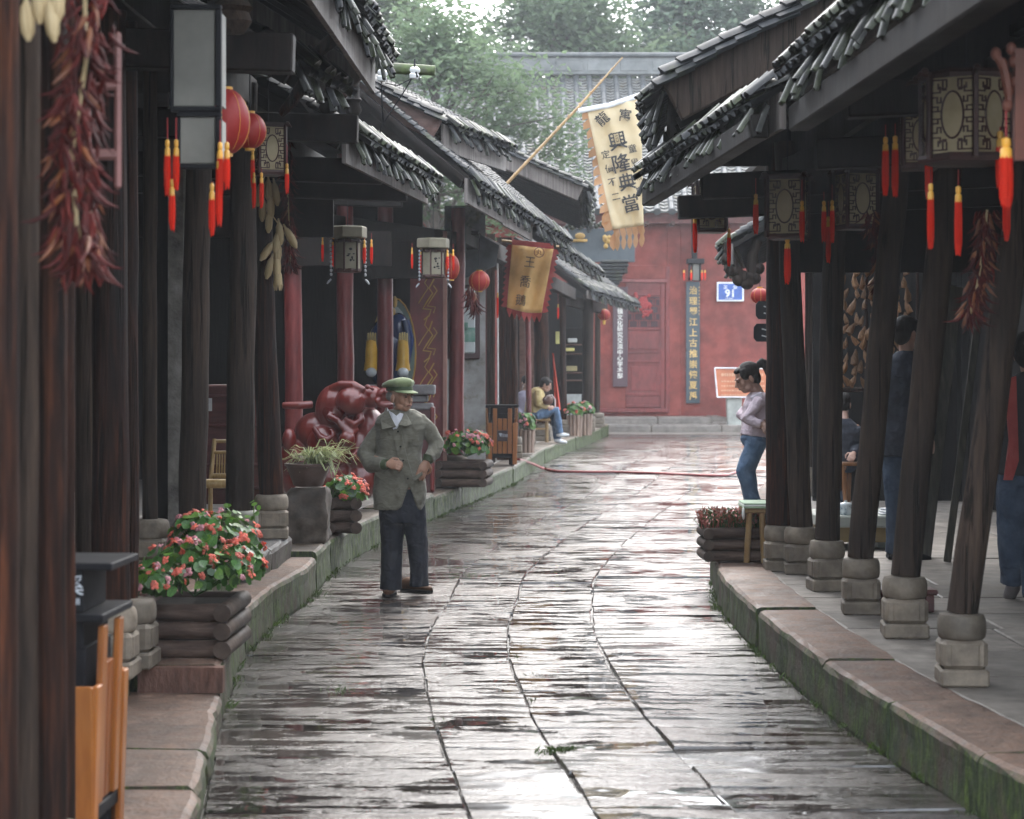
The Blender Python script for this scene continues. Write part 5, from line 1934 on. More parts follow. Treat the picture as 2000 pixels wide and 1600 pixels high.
def log_planter(label, base, w_, d_, h_, rows=3, rotz=0.0, group=None, seed=1):
    rr = random.Random(seed)
    t = thing('log_planter', label, 'planter', base, group)
    ro = rz(rotz)
    r = h_ / rows / 2
    for i in range(rows):
        z = r + i * 2 * r
        for s in (-1, 1):
            mb = MB()
            a, b = V((-w_ / 2, s * (d_ / 2 - r), z)), V((w_ / 2, s * (d_ / 2 - r), z))
            m_ = (a + b) / 2 + V((0, 0, rr.uniform(-.006, .006)))
            mb.tube([V(base) + ro @ p for p in (a, a.lerp(m_, .5), m_, m_.lerp(b, .5), b)], [r * rr.uniform(.96, 1.04) for _ in range(5)], 12)
            part('log', mb, m_log, t, True)
            mb = MB()
            x = s * (w_ / 2 - r * .4)
            mb.tube([V(base) + ro @ V((x, -d_ / 2 - r * .3, z)), V(base) + ro @ V((x, 0, z)), V(base) + ro @ V((x, d_ / 2 + r * .3, z))], r * .97, 12)
            part('log', mb, m_logy, t, True)
    mb = MB()
    mb.box(V(base) + ro @ V((0, 0, h_ * .46)), (w_ - r, d_ - r * 2, h_ * .86), ro)
    part('soil', mb, m_soil, t)
    return t


# nearest planter, left foreground: two clumps of flowers
b0 = G(352, 1286, .256) + V((0, .28, .001))
pl1 = log_planter('near log planter brimming with coral begonias at the street edge, lower left', b0, .47, .62, .265, rotz=-.03, seed=1)
cA = P(380, 1125, 10.0)
cB = P(418, 1072, 10.75)
begonia(pl1, [(cA, (.26, .22, .165)), (cB, (.23, .30, .18)), (P(305, 1142, 9.85), (.12, .14, .10)), (P(465, 1110, 10.3), (.12, .18, .13)), (P(385, 1052, 10.7), (.13, .18, .13))], 92, 32, .031, .021, 5, .3)
mb = MB()
for (px, py, qx, qy) in ((440, 1060, 447, 985), (441, 1010, 452, 1000), (437, 1030, 425, 1022), (496, 1075, 495, 985)):
    mb.tube([P(px, py, 11.8), P((px + qx) / 2 + 2, (py + qy) / 2, 11.8), P(qx, qy, 11.8)], .003, 4)
for (px, py) in ((447, 985), (440, 1000), (452, 1000), (425, 1022), (444, 1012), (495, 985), (500, 998), (490, 1008), (455, 1020), (470, 1005)):
    for k in range(3):
        c_ = P(px + rng.uniform(-7, 7), py + rng.uniform(-7, 7), 11.8)
        m = face((rng.uniform(-1, 1), -.5, 1), rng, .8)
        mb.add([c_ + m @ V((math.cos(a) * .02, math.sin(a) * .014, 0)) for a in [k2 * PI / 3 for k2 in range(6)]], [(0, 1, 2, 3, 4, 5)])
part('weed_stems', mb, m_leafb, pl1)
# planter beside the big stone
b1 = G(618, 1044, .285) + V((0, .16, .001))
b1.x = P(662, 0, b1.y).x
pl2 = log_planter('small dark log planter with coral begonias beside the boulder and potted plant', b1, .26, .36, .30, rotz=.25, seed=2)
begonia(pl2, [(P(676, 965, b1.y), (.17, .17, .14))], 95, 32, .042, .026, 6, .15)
# planter by the red column
b2 = G(905, 952, .262) + V((0, .25, .001))
pl3 = log_planter('log planter with salmon-pink begonias beside the red column, behind the man in the cap', b2, .56, .55, .30, rotz=-.12, seed=3)
begonia(pl3, [(P(910, 873, 23.6), (.30, .26, .19))], 130, 60, .040, .028, 7, .45)
# right planter
b3 = G(1440, 1099, .246) + V((0.02, .2, .001))
pl4 = log_planter('dark log planter with red-leaved sprigs on the right pavement corner below the girl', b3, .50, .36, .245, rotz=.04, seed=4)
mb = MB()
rr_ = random.Random(9)
mred = M('red_sprig', [(.20, .05, .035), (.36, .10, .075), (.50, .20, .16)], scale=12, rough=(.45, .6), var=0)
mgr = m_leaf
sp_r, sp_g = MB(), MB()
for i in range(420):
    q = b3 + V((rr_.uniform(-.27, .26), rr_.uniform(-.15, .15), .235))
    h_ = rr_.uniform(.05, .135)
    tip = q + V((rr_.gauss(0, .028), rr_.gauss(0, .028), h_))
    tgt = sp_r if rr_.random() < .6 else sp_g
    for k in range(4):
        b_ = q.lerp(tip, .45 + .18 * k)
        o = V((rr_.gauss(0, .022), rr_.gauss(0, .022), .026))
        sd = V((rr_.uniform(-.011, .011), rr_.uniform(-.011, .011), 0))
        tgt.add([b_, b_ + o * .5 + sd, b_ + o, b_ + o * .5 - sd], [(0, 1, 2, 3)])
    (sp_g if rr_.random() < .7 else sp_r).tube([q, tip], .003, 4)
for mbx, m_, nm in ((sp_r, mred, 'red_sprigs'), (sp_g, mgr, 'green_sprigs')):
    o = part(nm, mbx, m_, pl4)
    o['kind'] = 'stuff'


def barrel_planter(label, px, py, Y, r, h_, seed):
    c_ = P(px, py, Y)
    t = thing('barrel_planter', label, 'planter', c_)
    for k in range(12):
        a = 2 * PI * k / 12
        mb = MB()
        mb.tube([c_ + V((math.cos(a) * r * .86, math.sin(a) * r * .86, 0)), c_ + V((math.cos(a) * r, math.sin(a) * r, h_ * rng.uniform(.96, 1.04)))], r * .27, 7)
        part('stave', mb, M('barrel_stave', [(.14, .09, .065), (.23, .16, .12), (.31, .23, .18)], scale=5, st=(6, 6, .8), rough=(.6, .8), bump=.3, var=.2), t, True)
    mb = MB()
    mb.lathe([(r * .8, .01), (r * .9, h_ * .9)], 14, c_)
    part('soil', mb, m_soil, t)
    begonia(t, [(c_ + V((0, 0, h_ + .08)), (r * 1.35, r * 1.3, .17))], 60, 20, .05, .036, seed, .45)
    return t


barrel_planter('stave tub of pink flowers standing between the orange bin and the bench', 1025, 884, 32.0, .13, .36, 21)
barrel_planter('pale stave tub of coral flowers on the kerb past the sitting woman, nearer one', 1121, 853, 40.5, .14, .42, 22)
barrel_planter('pale stave tub of coral flowers on the kerb past the sitting woman, farther one', 1141, 850, 41.3, .14, .42, 23)

# boulder with the potted spider plant
mb = MB()
bc = P(603, 1000, 16.0)
mb.grid(lambda u, v: V((math.cos(2 * PI * u), math.sin(2 * PI * u), v)), 40, 14)
pts = []
base_v = [V(p) for p in mb.v]
mb = MB()
sq_ = lambda t_: max(-1, min(1, t_ * 1.38))
rings_ = []
for j in range(15):
    zz = -1 + 2 * j / 14
    k_ = 1.0 - .10 * max(0, zz) - (.10 if j in (0, 14) else 0)
    rings_.append([V((sq_(math.cos(2 * PI * i / 40)) * k_, sq_(math.sin(2 * PI * i / 40)) * k_, zz)) for i in range(40)])
mb.loft(rings_)
for p in mb.v:
    p = V(p)
    nz = mnoise.noise(p * 1.3) * .17 + mnoise.noise(p * 4.5) * .05
    q = V((p.x * (1 + nz), p.y * (1 + nz), p.z + nz * .4))
    if abs(p.z + .62) < .08 and p.x > .1:
        q *= .94
    pts.append(V((bc.x + q.x * .165, bc.y + q.y * .2, .285 + .215 + q.z * .212)))
mb.v = [tuple(p) for p in pts]
single('boulder', mb, M('brown_boulder', [(0.035, 0.0259, 0.0196), (0.077, 0.0595, 0.0462), (0.126, 0.1015, 0.0805)], scale=9, rough=(.6, .85), bump=.7, bd=.015), 'brown roughly squared boulder carrying the potted spider plant', 'rock', True)
sp = thing('potted_plant', 'spider plant with striped drooping leaves in a brown pot on the boulder', 'plant', P(603, 952, 16.0))
pc = P(602, 950, 16.0)
mb = MB()
mb.lathe([(.095, 0), (.115, .01), (.150, .10), (.172, .158), (.185, .16), (.188, .18), (.165, .182), (.155, .15), (.10, .14)], 26, pc)
part('pot', mb, M('brown_pot', [(.06, .035, .028), (.10, .062, .05), (.14, .095, .08)], scale=7, rough=(.35, .6), bump=.2), sp, True)
m_stripe_g = M('stripe_green', [(.07, .13, .03), (.12, .20, .05)], scale=9, rough=(.4, .55), trans=.25, var=.3)
m_stripe_w = M('stripe_cream', [(.45, .48, .24), (.60, .62, .36)], scale=9, rough=(.4, .55), trans=.25, var=.2)
rr_ = random.Random(12)
for i in range(130):
    a = rr_.gauss(0.0, 1.5)
    el = rr_.uniform(.75, 1.5)
    L = rr_.uniform(.17, .31) * (1.1 if abs(a) < 1 else .9)
    base = pc + V((.03 + rr_.uniform(-.03, .05), rr_.uniform(-.05, .05), .16))
    d = V((math.cos(a), math.sin(a) * .8, 0))
    pts = []
    for k in range(8):
        s = k / 7
        pts.append(base + d * L * (math.cos(el) * s + .55 * s * s) + V((0, 0, L * (math.sin(el) * s * 1.25 - (.5 + .5 * rr_.random()) * s * s * (1.0 if i % 4 else 1.4)))))
    side = d.cross(V((0, 0, 1))).normalized()
    mb = MB()
    vs_ = []
    for k, p in enumerate(pts):
        w_ = .0085 * math.sin(PI * min(1, .12 + .88 * k / 7)) ** .6 + .0008
        vs_ += [p - side * w_ + V((0, 0, .003)), p - side * w_ * .4, p + side * w_ * .4, p + side * w_ + V((0, 0, .003))]
    for k in range(7):
        for j in range(3):
            mb.cur = 1 if j == 1 else 0
            o = len(mb.v)
            mb.add([vs_[k * 4 + j], vs_[k * 4 + j + 1], vs_[k * 4 + 5 + j], vs_[k * 4 + 4 + j]], [(0, 1, 2, 3)])
    part('leaf', mb, [m_stripe_w, m_stripe_g], sp, True)

# ------------------------------------------------------------------ bins
m_slat = M('orange_slat', [(0.2442, 0.0724, 0.0116), (0.3391, 0.1114, 0.01856), (0.407, 0.1504, 0.03249)], scale=4, st=(5, 5, .6), rough=(.35, .5), bump=.15, var=.12)
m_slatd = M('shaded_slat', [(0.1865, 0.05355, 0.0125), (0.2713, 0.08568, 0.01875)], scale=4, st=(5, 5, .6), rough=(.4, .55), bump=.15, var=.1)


def bin_(label, loc, rotz, near):
    t = thing('litter_bin', label, 'litter bin', (0, 0, 0))
    W_, H_ = .40, .86
    def b(name, c, s, m, par=None, bev=.004):
        mb = MB()
        mb.box(c, s, bev=bev)
        return put(name, mb.mesh(name, m), par or t)
    b('inner_bin', (0, 0, .42), (W_ * .84, W_ * .84, .62), m_blk)
    for sx in (-1, 1):
        for sy in (-1, 1):
            b('foot', (sx * W_ * .36, sy * W_ * .36, .06), (.05, .05, .12), m_blk)
    b('base_plate', (0, 0, .14), (W_ * .98, W_ * .98, .05), m_blk)
    for s in range(4):
        m = rz(s * PI / 2)
        n = 6
        for k in range(n):
            x = (-.5 + (k + .5) / n) * W_ * 1.04
            out = k in (0, n - 1)
            tall = k in (1, n - 2)
            mb = MB()
            z0, z1 = (.02 if out else .17), (.60 if out else .80 if tall else .66)
            mb.box(m @ V((x, -W_ * (.50 if out or tall else .465), (z0 + z1) / 2)), (.058, .02, z1 - z0), m @ Matrix.Rotation(.03, 3, 'X'), bev=.004)
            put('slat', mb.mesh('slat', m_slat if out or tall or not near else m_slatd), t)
    b('collar', (0, 0, .745), (W_ * .80, W_ * .80, .15), m_blk)
    b('lid_plate', (0, 0, .835), (W_ * 1.16, W_ * 1.0, .028), m_blk)
    if near:
        b('ash_box', (.0, 0, .925), (W_ * .78, W_ * .74, .15), m_blk)
        b('top_plate', (.02, 0, 1.012), (W_ * 1.18, W_ * .9, .026), m_blk)
    else:
        b('sign_plate', (0, -W_ * .515, .42), (.15, .012, .15), m_lfr)
    return t


nb = bin_('blurred orange slatted litter bin with a black top, behind the close-up left column', None, 0, True)
nbc = V(P(122, 0, 6.6))
nb.scale = (1, 1, .90)
nb.location = (nbc.x - .05, 6.6, .132)
nb.rotation_euler = (0, 0, -.05)
WL[nb.name] = V((0, 0, 0))
for (s, x, z, h) in (('龙', .06, .945, .075), ('溪', .125, .945, .075), ('黄龙溪古镇', .085, .888, .026)):
    char(s, nb, V((x, -.155, z)), h, plain('grey_white_print', (.55, .58, .62), .5), name='character')
mb_ = bin_('orange slatted litter bin with a recycling plate, standing by the kerb on the left', None, 0, False)
mc = P(979, 915, 28.6)
mb_.location = (mc.x, 28.6 + .15, .252)
mb_.rotation_euler = (0, 0, .08)
WL[mb_.name] = V((0, 0, 0))
for (s, x, z, h) in (('回收', .03, .425, .05),):
    char(s, mb_, V((x, -.215, z)), h, MATS['grey_white_print'])
tri = MB()
tri.prism([(-.05, .455), (-.005, .455), (-.028, .405)], .004, (0, -.214, 0))
tri.prism([(-.038, .448), (-.018, .448), (-.028, .424)], .004, (0, -.2175, 0))
put('recycling_mark', tri.mesh('recycling_mark', MATS['grey_white_print']), mb_)

# red hose across the street
hp = [(958, 892), (985, 895), (1015, 898), (1040, 906), (1062, 916), (1090, 921), (1140, 922), (1200, 922), (1270, 924), (1330, 927), (1385, 929), (1418, 929), (1440, 922)]
pts = []
for i, (px, py) in enumerate(hp):
    zz = .262 if i < 3 else (.16 if i == 3 else .02)
    pts.append(G(px, py, zz) + V((0, 0, .0)))
mb = MB()
fine = []
for i in range(len(pts) - 1):
    for k in range(4):
        fine.append(pts[i].lerp(pts[i + 1], k / 4))
fine.append(pts[-1])
sm = [fine[0]] + [(fine[i - 1] + fine[i] * 2 + fine[i + 1]) / 4 for i in range(1, len(fine) - 1)] + [fine[-1]]
mb.tube(sm, .020, 7)
single('hose', mb, M('red_hose', [(.22, .03, .035), (.32, .06, .06)], rough=(.35, .5), var=0), 'thin red hose lying across the wet street', 'hose', True)

# ------------------------------------------------------------------ right pavement furniture
t = thing('bamboo_stool', 'bamboo stool with green and white cloth in front of the brown column', 'stool', P(1478, 1098, 14.75))
for (px0, px1, dy) in ((1458, 1464, 0), (1492, 1488, .0), (1462, 1466, .3), (1494, 1490, .3)):
    mb = MB()
    b_ = P(px0, 1102, 14.75)
    b_.z = .245
    b_.y += dy
    tp = P(px1, 1002, 14.75)
    tp.y += dy
    mb.tube([b_, b_.lerp(tp, .33), b_.lerp(tp, .35), b_.lerp(tp, .66), b_.lerp(tp, .68), tp], [.022, .022, .024, .0215, .0235, .021], 9)
    part('leg', mb, m_bamboo, t, True)
a, b = P(1452, 1003, 14.75), P(1505, 988, 14.75)
mb = MB()
mb.box(((a.x + b.x) / 2, 14.9, a.z + .02), (b.x - a.x, .36, .035), bev=.01)
part('seat', mb, m_bamboo, t)
for i, c_ in enumerate(((.30, .38, .26), (.60, .62, .56), (.36, .45, .33))):
    mb = MB()
    mb.box(((a.x + b.x) / 2, 14.89, a.z + .045 + i * .013), (b.x - a.x + .012 - i * .004, .38 - .01 * i, .012), bev=.005)
    part('folded_cloth', mb, plain('cloth_stripe_%s' % 'abc'[i], c_, .9), t)
mb = MB()
mb.ell(P(1452, 1003, 14.7), (.012, .03, .045), 8, 6)
part('cloth_knot', mb, plain('white_rag', (.65, .65, .62), .9), t, True)

t = thing('wooden_stool', 'low dark red stool half hidden behind the second leaning column', 'stool', P(1775, 1240, 11.9))
mr = M('dark_red_wood', [(.05, .015, .014), (.09, .028, .025), (.13, .045, .04)], scale=4, st=(1, 5, 5), rough=(.3, .5))
a, b = P(1712, 1165, 11.7), P(1840, 1165, 11.7)
mb = MB()
mb.box(((a.x + b.x) / 2, 11.9, a.z + .01), (b.x - a.x, .2, .03), bev=.008)
part('seat', mb, mr, t)
for s, x in ((-1, a.x + .035), (1, b.x - .045)):
    mb = MB()
    mb.box((x, 11.9, (a.z + .24) / 2), (.05, .18, a.z - .25), bev=.006)
    part('leg_panel', mb, mr, t)
mb = MB()
mb.box(((a.x + b.x) / 2, 11.9, a.z - .035), (b.x - a.x - .1, .03, .05))
part('rail', mb, mr, t)

t = thing('low_table', 'low pale-topped table with an ochre apron between the leaning columns', 'table', P(1690, 1100, 16.2))
a, b = P(1600, 1012, 15.9), P(1760, 1012, 15.9)
mb = MB()
mb.box(((a.x + b.x) / 2, 16.3, a.z - .03), (b.x - a.x, .8, .09), bev=.01)
part('tabletop', mb, M('pale_green_stone', [(.26, .28, .25), (.34, .36, .32)], rough=(.4, .6)), t)
mb = MB()
mb.box(((a.x + b.x) / 2, 16.3, a.z - .13), (b.x - a.x - .06, .74, .12))
part('apron', mb, M('ochre_board', [(.20, .14, .05), (.27, .19, .08)], rough=(.5, .7)), t)
for x in (a.x + .1, b.x - .1):
    mb = MB()
    mb.box((x, 16.3, (a.z - .19 + .24) / 2), (.12, .6, a.z - .19 - .24))
    part('leg', mb, MATS['pale_green_stone'], t)
ztop = a.z + .016
mb = MB()
c_ = P(1652, 1000, 16.05)
mb.lathe([(.05, 0), (.056, .01), (.056, .075), (.048, .09), (.02, .096), (.012, .10), (.012, .112)], 18, (c_.x, 16.05, ztop))
single('tea_jar', mb, M('blue_white_china', [(.10, .16, .22), (.55, .60, .62), (.62, .66, .68)], scale=24, rough=(.2, .3), var=0, detail=2), 'small blue and white china jar on the low pale table', 'jar', True)
mb = MB()
c_ = P(1736, 1000, 16.0)
for k in range(3):
    mb.box((c_.x + .01 * k, 16.05, ztop + .009 + k * .017), (.13 - .02 * k, .16, .014), rz(.2 * k), bev=.005)
single('folded_paper', mb, plain('white_sheet', (.6, .61, .62), .7), 'small pile of white folded sheets on the low pale table', 'paper')

t = thing('wooden_chair', 'orange-brown wooden chair deep in the right porch behind the third column', 'chair', P(1658, 985, 19.5))
mw = M('orange_wood', [(.17, .075, .03), (.26, .12, .05), (.34, .17, .08)], scale=5, st=(5, 5, .7), rough=(.35, .5))
for (px0, px1, y0, y1, dy) in ((1652, 1645, 990, 905, 0), (1662, 1660, 985, 905, .3), (1668, 1674, 985, 832, .32), (1645, 1645, 985, 832, .35)):
    mb = MB()
    p0, p1 = P(px0, y0, 19.4), P(px1, y1, 19.4)
    p0.z = max(p0.z, .23)
    mb.tube([p0 + V((0, dy, 0)), p1 + V((0, dy, 0))], .02, 8, flat=.8)
    part('leg', mb, mw, t)
mb = MB()
mb.box(P(1660, 905, 19.55), (.2, .36, .035), bev=.008)
part('seat', mb, mw, t)
mb = MB()
mb.box(P(1662, 836, 19.72), (.16, .03, .07), bev=.01)
mb.box(P(1662, 868, 19.72), (.14, .02, .04), bev=.006)
part('backrest', mb, mw, t)
# drying rack with bundles on the back wall
t = thing('drying_rack', 'rack of brown dried bundles hanging deep in the right porch', 'rack', P(1668, 750, 18.5))
mdry = M('dried_bundle', [(.10, .05, .025), (.20, .105, .05), (.30, .17, .085)], scale=12, st=(6, 6, 1), rough=(.6, .85), bump=.6, var=.35)
mb = MB()
mb.tube([(0, 0, .05), (.0, 0, .03), (.02, 0, -.02), (.035, .01, -.06), (.012, 0, -.085)], [.006, .014, .034, .04, .01], 8, flat=.7)
DB = mb.mesh('dried_bundle', mdry, True)
for r_ in range(11):
    for c_ in range(9):
        q = P(1636 + c_ * 16.5 + rng.uniform(-4, 4), 500 + r_ * 24 + rng.uniform(-5, 5), 18.5 + rng.uniform(-.04, .04))
        put('dried_bundle', DB, t, q - wl(t), Matrix.Rotation(rng.uniform(-.4, .4), 3, 'Y') @ rz(rng.random() * 6), rng.uniform(.7, 1.15))
for py in (478, 756):
    fbox(t, 1610, py, 1800, py + 10, 18.55, .05, m_colbrown, 'rail')
for px in (1640, 1690, 1790):
    fbox(t, px, 470, px + 5, 960, 18.6, .04, m_colbrown, 'upright')
# planks leaning against the right wall
for i, (x0, x1, y, wd, lb) in enumerate(((1805, 1868, 15.2, 26, 'olive-grey plank leaning in the right porch, leftmost of the leaning planks'), (1832, 1905, 15.0, 12, 'narrow pale-edged plank leaning between the second and nearest right columns'),
                                        (1850, 1918, 14.8, 14, 'dark plank leaning just left of the nearest right column'), (1935, 1952, 14.4, 12, 'thin upright lath behind the nearest right column'))):
    if i in (1, 3):
        continue
    mb = MB()
    p0 = P(x0, 0, y)
    p0.z = .245
    p1 = P(x1, 560, y + .25)
    d = (p1 - p0)
    x_ = V((1, 0, 0)) - d.normalized() * d.normalized().x
    x_.normalize()
    yy = d.normalized()
    mb.box((p0 + p1) / 2, (wd * y / F, d.length, .03), Matrix((x_, yy, x_.cross(yy))).transposed(), bev=.004)
    single('plank', mb, M('olive_plank', [(.025, .022, .016), (.05, .045, .033), (.085, .075, .055)], scale=4, st=(9, 9, .6), rough=(.6, .8), bump=.3, var=.3), lb, 'plank', group=None)

# ------------------------------------------------------------------ left porch furniture
m_redcab = M('red_cabinet', [(0.0525, 0.0112, 0.0112), (0.084, 0.0196, 0.0182), (0.112, 0.0315, 0.028)], scale=5, st=(1, 1, 4), rough=(.35, .5))
t = thing('cabinet', 'dark red panelled cabinet between two grey columns with a white paper pinned on it', 'cabinet', P(425, 1000, 16.5))
fbox(t, 398, 752, 520, 985, 16.6, .5, m_redcab, 'body')
for y in (770, 828, 905, 950):
    fbox(t, 398, y, 520, y + 7, 16.56, .04, m_redcab, 'rail')
fbox(t, 402, 778, 414, 803, 16.585, .004, plain('white_note', (.62, .60, .60), .8), 'paper_note', 0)
t = thing('bamboo_chair', 'honey coloured bamboo chair standing between two grey columns', 'chair', P(425, 960, 15.6))
mbb = M('honey_bamboo', [(0.27, 0.165, 0.06), (0.375, 0.2475, 0.0975), (0.45, 0.3225, 0.15)], scale=6, st=(6, 6, 1), rough=(.35, .5), var=.1)
for (a, b, r_) in ((P(411, 942, 15.6), P(419, 858, 15.7), .017), (P(470, 942, 15.6), P(466, 858, 15.7), .017), (P(395, 945, 15.35), P(480, 945, 15.35), .035), (P(416, 930, 15.6), P(468, 930, 15.6), .02), (P(418, 884, 15.66), P(468, 884, 15.66), .014), (P(419, 862, 15.7), P(468, 862, 15.7), .014)):
    mb = MB()
    mb.tube([a, b], r_, 9)
    part('pole', mb, mbb, t, True)
for k in range(9):
    mb = MB()
    mb.tube([P(423 + k * 5, 928, 15.61), P(424 + k * 5, 886, 15.67)], .006, 6)
    part('slat', mb, mbb, t)
for (px, Yq) in ((398, 15.35), (478, 15.35), (411, 15.75), (468, 15.75)):
    mb = MB()
    q = P(px, 945, Yq)
    mb.tube([(q.x, Yq, .415), (q.x, Yq, q.z)], .018, 8)
    part('leg', mb, mbb, t)
t = thing('side_table', 'small dark red table piled with papers beside the left grey columns', 'table', P(318, 1060, 14.3))
mdr = M('maroon_wood', [(.045, .014, .018), (.075, .024, .03)], scale=4, rough=(.4, .6))
fbox(t, 292, 968, 348, 976, 14.3, .35, m_blk, 'tabletop')
fbox(t, 296, 976, 330, 1072, 14.4, .28, mdr, 'body')
fbox(t, 335, 976, 341, 1072, 14.35, .05, mdr, 'leg')
for i, (c_, x0, x1, y0, y1) in enumerate((((.20, .27, .09), 292, 327, 936, 950), ((.55, .52, .42), 290, 333, 950, 955), ((.40, .10, .10), 292, 343, 953, 957), ((.62, .62, .62), 293, 346, 957, 962), ((.07, .12, .10), 292, 344, 962, 968))):
    mb = MB()
    a, b = P(x0, y1, 14.3), P(x1, y0, 14.3)
    mb.box(((a.x + b.x) / 2, 14.47, (a.z + b.z) / 2), (b.x - a.x, .28, b.z - a.z), rz(.03 * i), bev=.004)
    single('book' if i else 'green_box', mb, plain('stock_' + 'abcde'[i], c_, .7), ['green box on top of the paper pile on the small red table', 'cream magazine under the green box', 'red-edged magazine in the pile', 'white paper stack in the pile', 'dark green folder at the bottom of the paper pile'][i], 'box' if i == 0 else 'magazine')

# carved red lacquer beasts in front of the hall
cv = MB()
YC = 19.4


def B(px, py, rx, ry=None, dy=0.0, rd=None):
    k = YC / F
    ry = ry or rx
    cv.ell(P(px, py, YC + dy), (rx * k, (rd or (rx + ry) / 2) * k, ry * k), 16, 12)


def T(pts, rad):
    cv.tube([P(a, b, YC + c) for a, b, c in pts], [r * YC / F for r in rad], 10)


B(655, 800, 40, 50, .05)
B(685, 785, 30, 28, -.12)
B(632, 868, 33, 38, -.05)
B(615, 845, 40, 40, .1)
B(565, 860, 14, 24, -.1)
B(572, 900, 30, 40, .0)
B(640, 930, 60, 50, .05)
B(700, 880, 36, 60, .1)
B(725, 775, 26, 22, -.05)
B(752, 772, 18, 15, -.12)
B(720, 840, 34, 46, .1)
B(678, 858, 16, 16, -.2)
B(662, 885, 14, 20, -.15)
B(700, 940, 40, 40, .05)
B(575, 940, 28, 30, .0)
B(740, 905, 30, 60, .12)
T([(552, 792, 0), (585, 792, -.05), (610, 790, .0)], [7, 8, 8])
T([(640, 812, -.16), (660, 822, -.2), (672, 838, -.2), (690, 845, -.18), (700, 838, -.15)], [8, 7, 7, 7, 4])
T([(645, 760, -.05), (665, 752, -.1), (690, 752, -.15), (712, 762, -.15)], [8, 9, 9, 6])
T([(612, 835, -.2), (625, 855, -.23), (640, 860, -.24), (650, 850, -.22), (645, 838, -.22)], [6, 7, 7, 6, 4])
T([(700, 800, -.1), (705, 820, -.14), (690, 830, -.18), (672, 818, -.18)], [8, 9, 9, 6])
T([(735, 790, -.16), (750, 792, -.18), (768, 790, -.16)], [4, 6, 4])
T([(570, 880, -.2), (590, 900, -.2), (600, 930, -.2), (590, 960, -.15)], [8, 9, 9, 10])
rr_ = random.Random(3)
for i in range(26):
    px, py = rr_.choice(((702, 775), (668, 862), (745, 765), (690, 900), (650, 900)))
    B(px + rr_.gauss(0, 8), py + rr_.gauss(0, 8), rr_.uniform(3.5, 6.5), dy=-.17 + rr_.uniform(-.04, .04))
lac = M('red_lacquer', [(0.0825, 0.00715, 0.00528), (0.1402, 0.01287, 0.00858), (0.1815, 0.02503, 0.0165)], scale=5, rough=(.22, .5), bump=.5, bd=.02, var=0, coat=.35, big=.45)
o = single('carved_statue', cv, lac, 'glossy dark red carved wooden beasts tangled together in front of the hall', 'statue', True)
rmsh = o.modifiers.new('fuse', 'REMESH')
rmsh.mode = 'VOXEL'
rmsh.voxel_size = .011
rmsh.use_smooth_shade = True
sm_ = o.modifiers.new('smooth', 'SMOOTH')
sm_.factor = .5
sm_.iterations = 4
# seated temple figure with yellow sleeves
st = thing('temple_figure', 'seated temple statue in blue with yellow sleeves beside the red panel, inside the hall', 'statue', P(770, 760, 23.2))
mbl = plain('glossy_blue', (.012, .03, .10), .2, coat=.5)
mye = M('yellow_glaze', [(.46, .24, .015), (.60, .34, .03), (.68, .42, .06)], rough=(.3, .45))
mb = MB()
mb.ell(P(778, 640, 23.3), (.12, .1, .17), 14, 10)
mb.ell(P(757, 690, 23.35), (.26, .14, .42), 14, 10)
mb.tube([P(792, 625, 23.2), P(800, 665, 23.2), P(797, 712, 23.2)], [.05, .055, .02], 9)
part('robe', mb, mbl, st, True)
for px in (725, 787):
    mb = MB()
    a, b = P(px, 724, 23.1), P(px, 664, 23.1)
    mb.tube([a, a.lerp(b, .3), a.lerp(b, .7), b], [.085, .07, .066, .056], 14)
    sl_ = part('sleeve', mb, mye, st, True)
    mb = MB()
    mb.ell(P(px, 727, 23.04), (.062, .05, .055), 10, 8)
    part('cuff', mb, plain('pale_grey_glaze', (.42, .45, .46), .4), sl_, True)
    for k in range(4):
        mb = MB()
        q = P(px - 6 + k * 4.6, 662, 23.05)
        mb.tube([q + V((0, .02, -.02)), q + V((0, -.02, .02)), q + V((.002, -.03, .055)), q + V((.003, -.01, .075 - .008 * abs(k - 1.5)))], [.013, .012, .011, .007], 7)
        part('finger', mb, m_palegold, sl_, True)
mb = MB()
mb.ell(P(768, 610, 23.3), (.03, .05, .05), 8, 6)
mb.ell(P(771, 590, 23.3), (.03, .05, .07), 8, 6)
part('gilt_collar', mb, m_gold, st, True)
t = thing('stone_pedestal', 'grey moulded stone pedestal at the foot of the red panel', 'pedestal', P(825, 950, 22.8))
fbox(t, 712, 752, 849, 771, 22.7, .35, M('grey_carved_stone', [(.13, .12, .12), (.22, .21, .21), (.30, .29, .29)], scale=8, rough=(.6, .8)), 'slab')
fbox(t, 724, 772, 835, 786, 22.76, .3, MATS['grey_carved_stone'], 'moulding')
fbox(t, 716, 788, 845, 800, 22.72, .32, MATS['grey_carved_stone'], 'moulding')
fbox(t, 730, 795, 848, 970, 22.75, .35, m_redcab, 'red_base')
fbox(t, 840, 795, 848, 960, 22.7, .04, m_redpaint, 'edge_post')
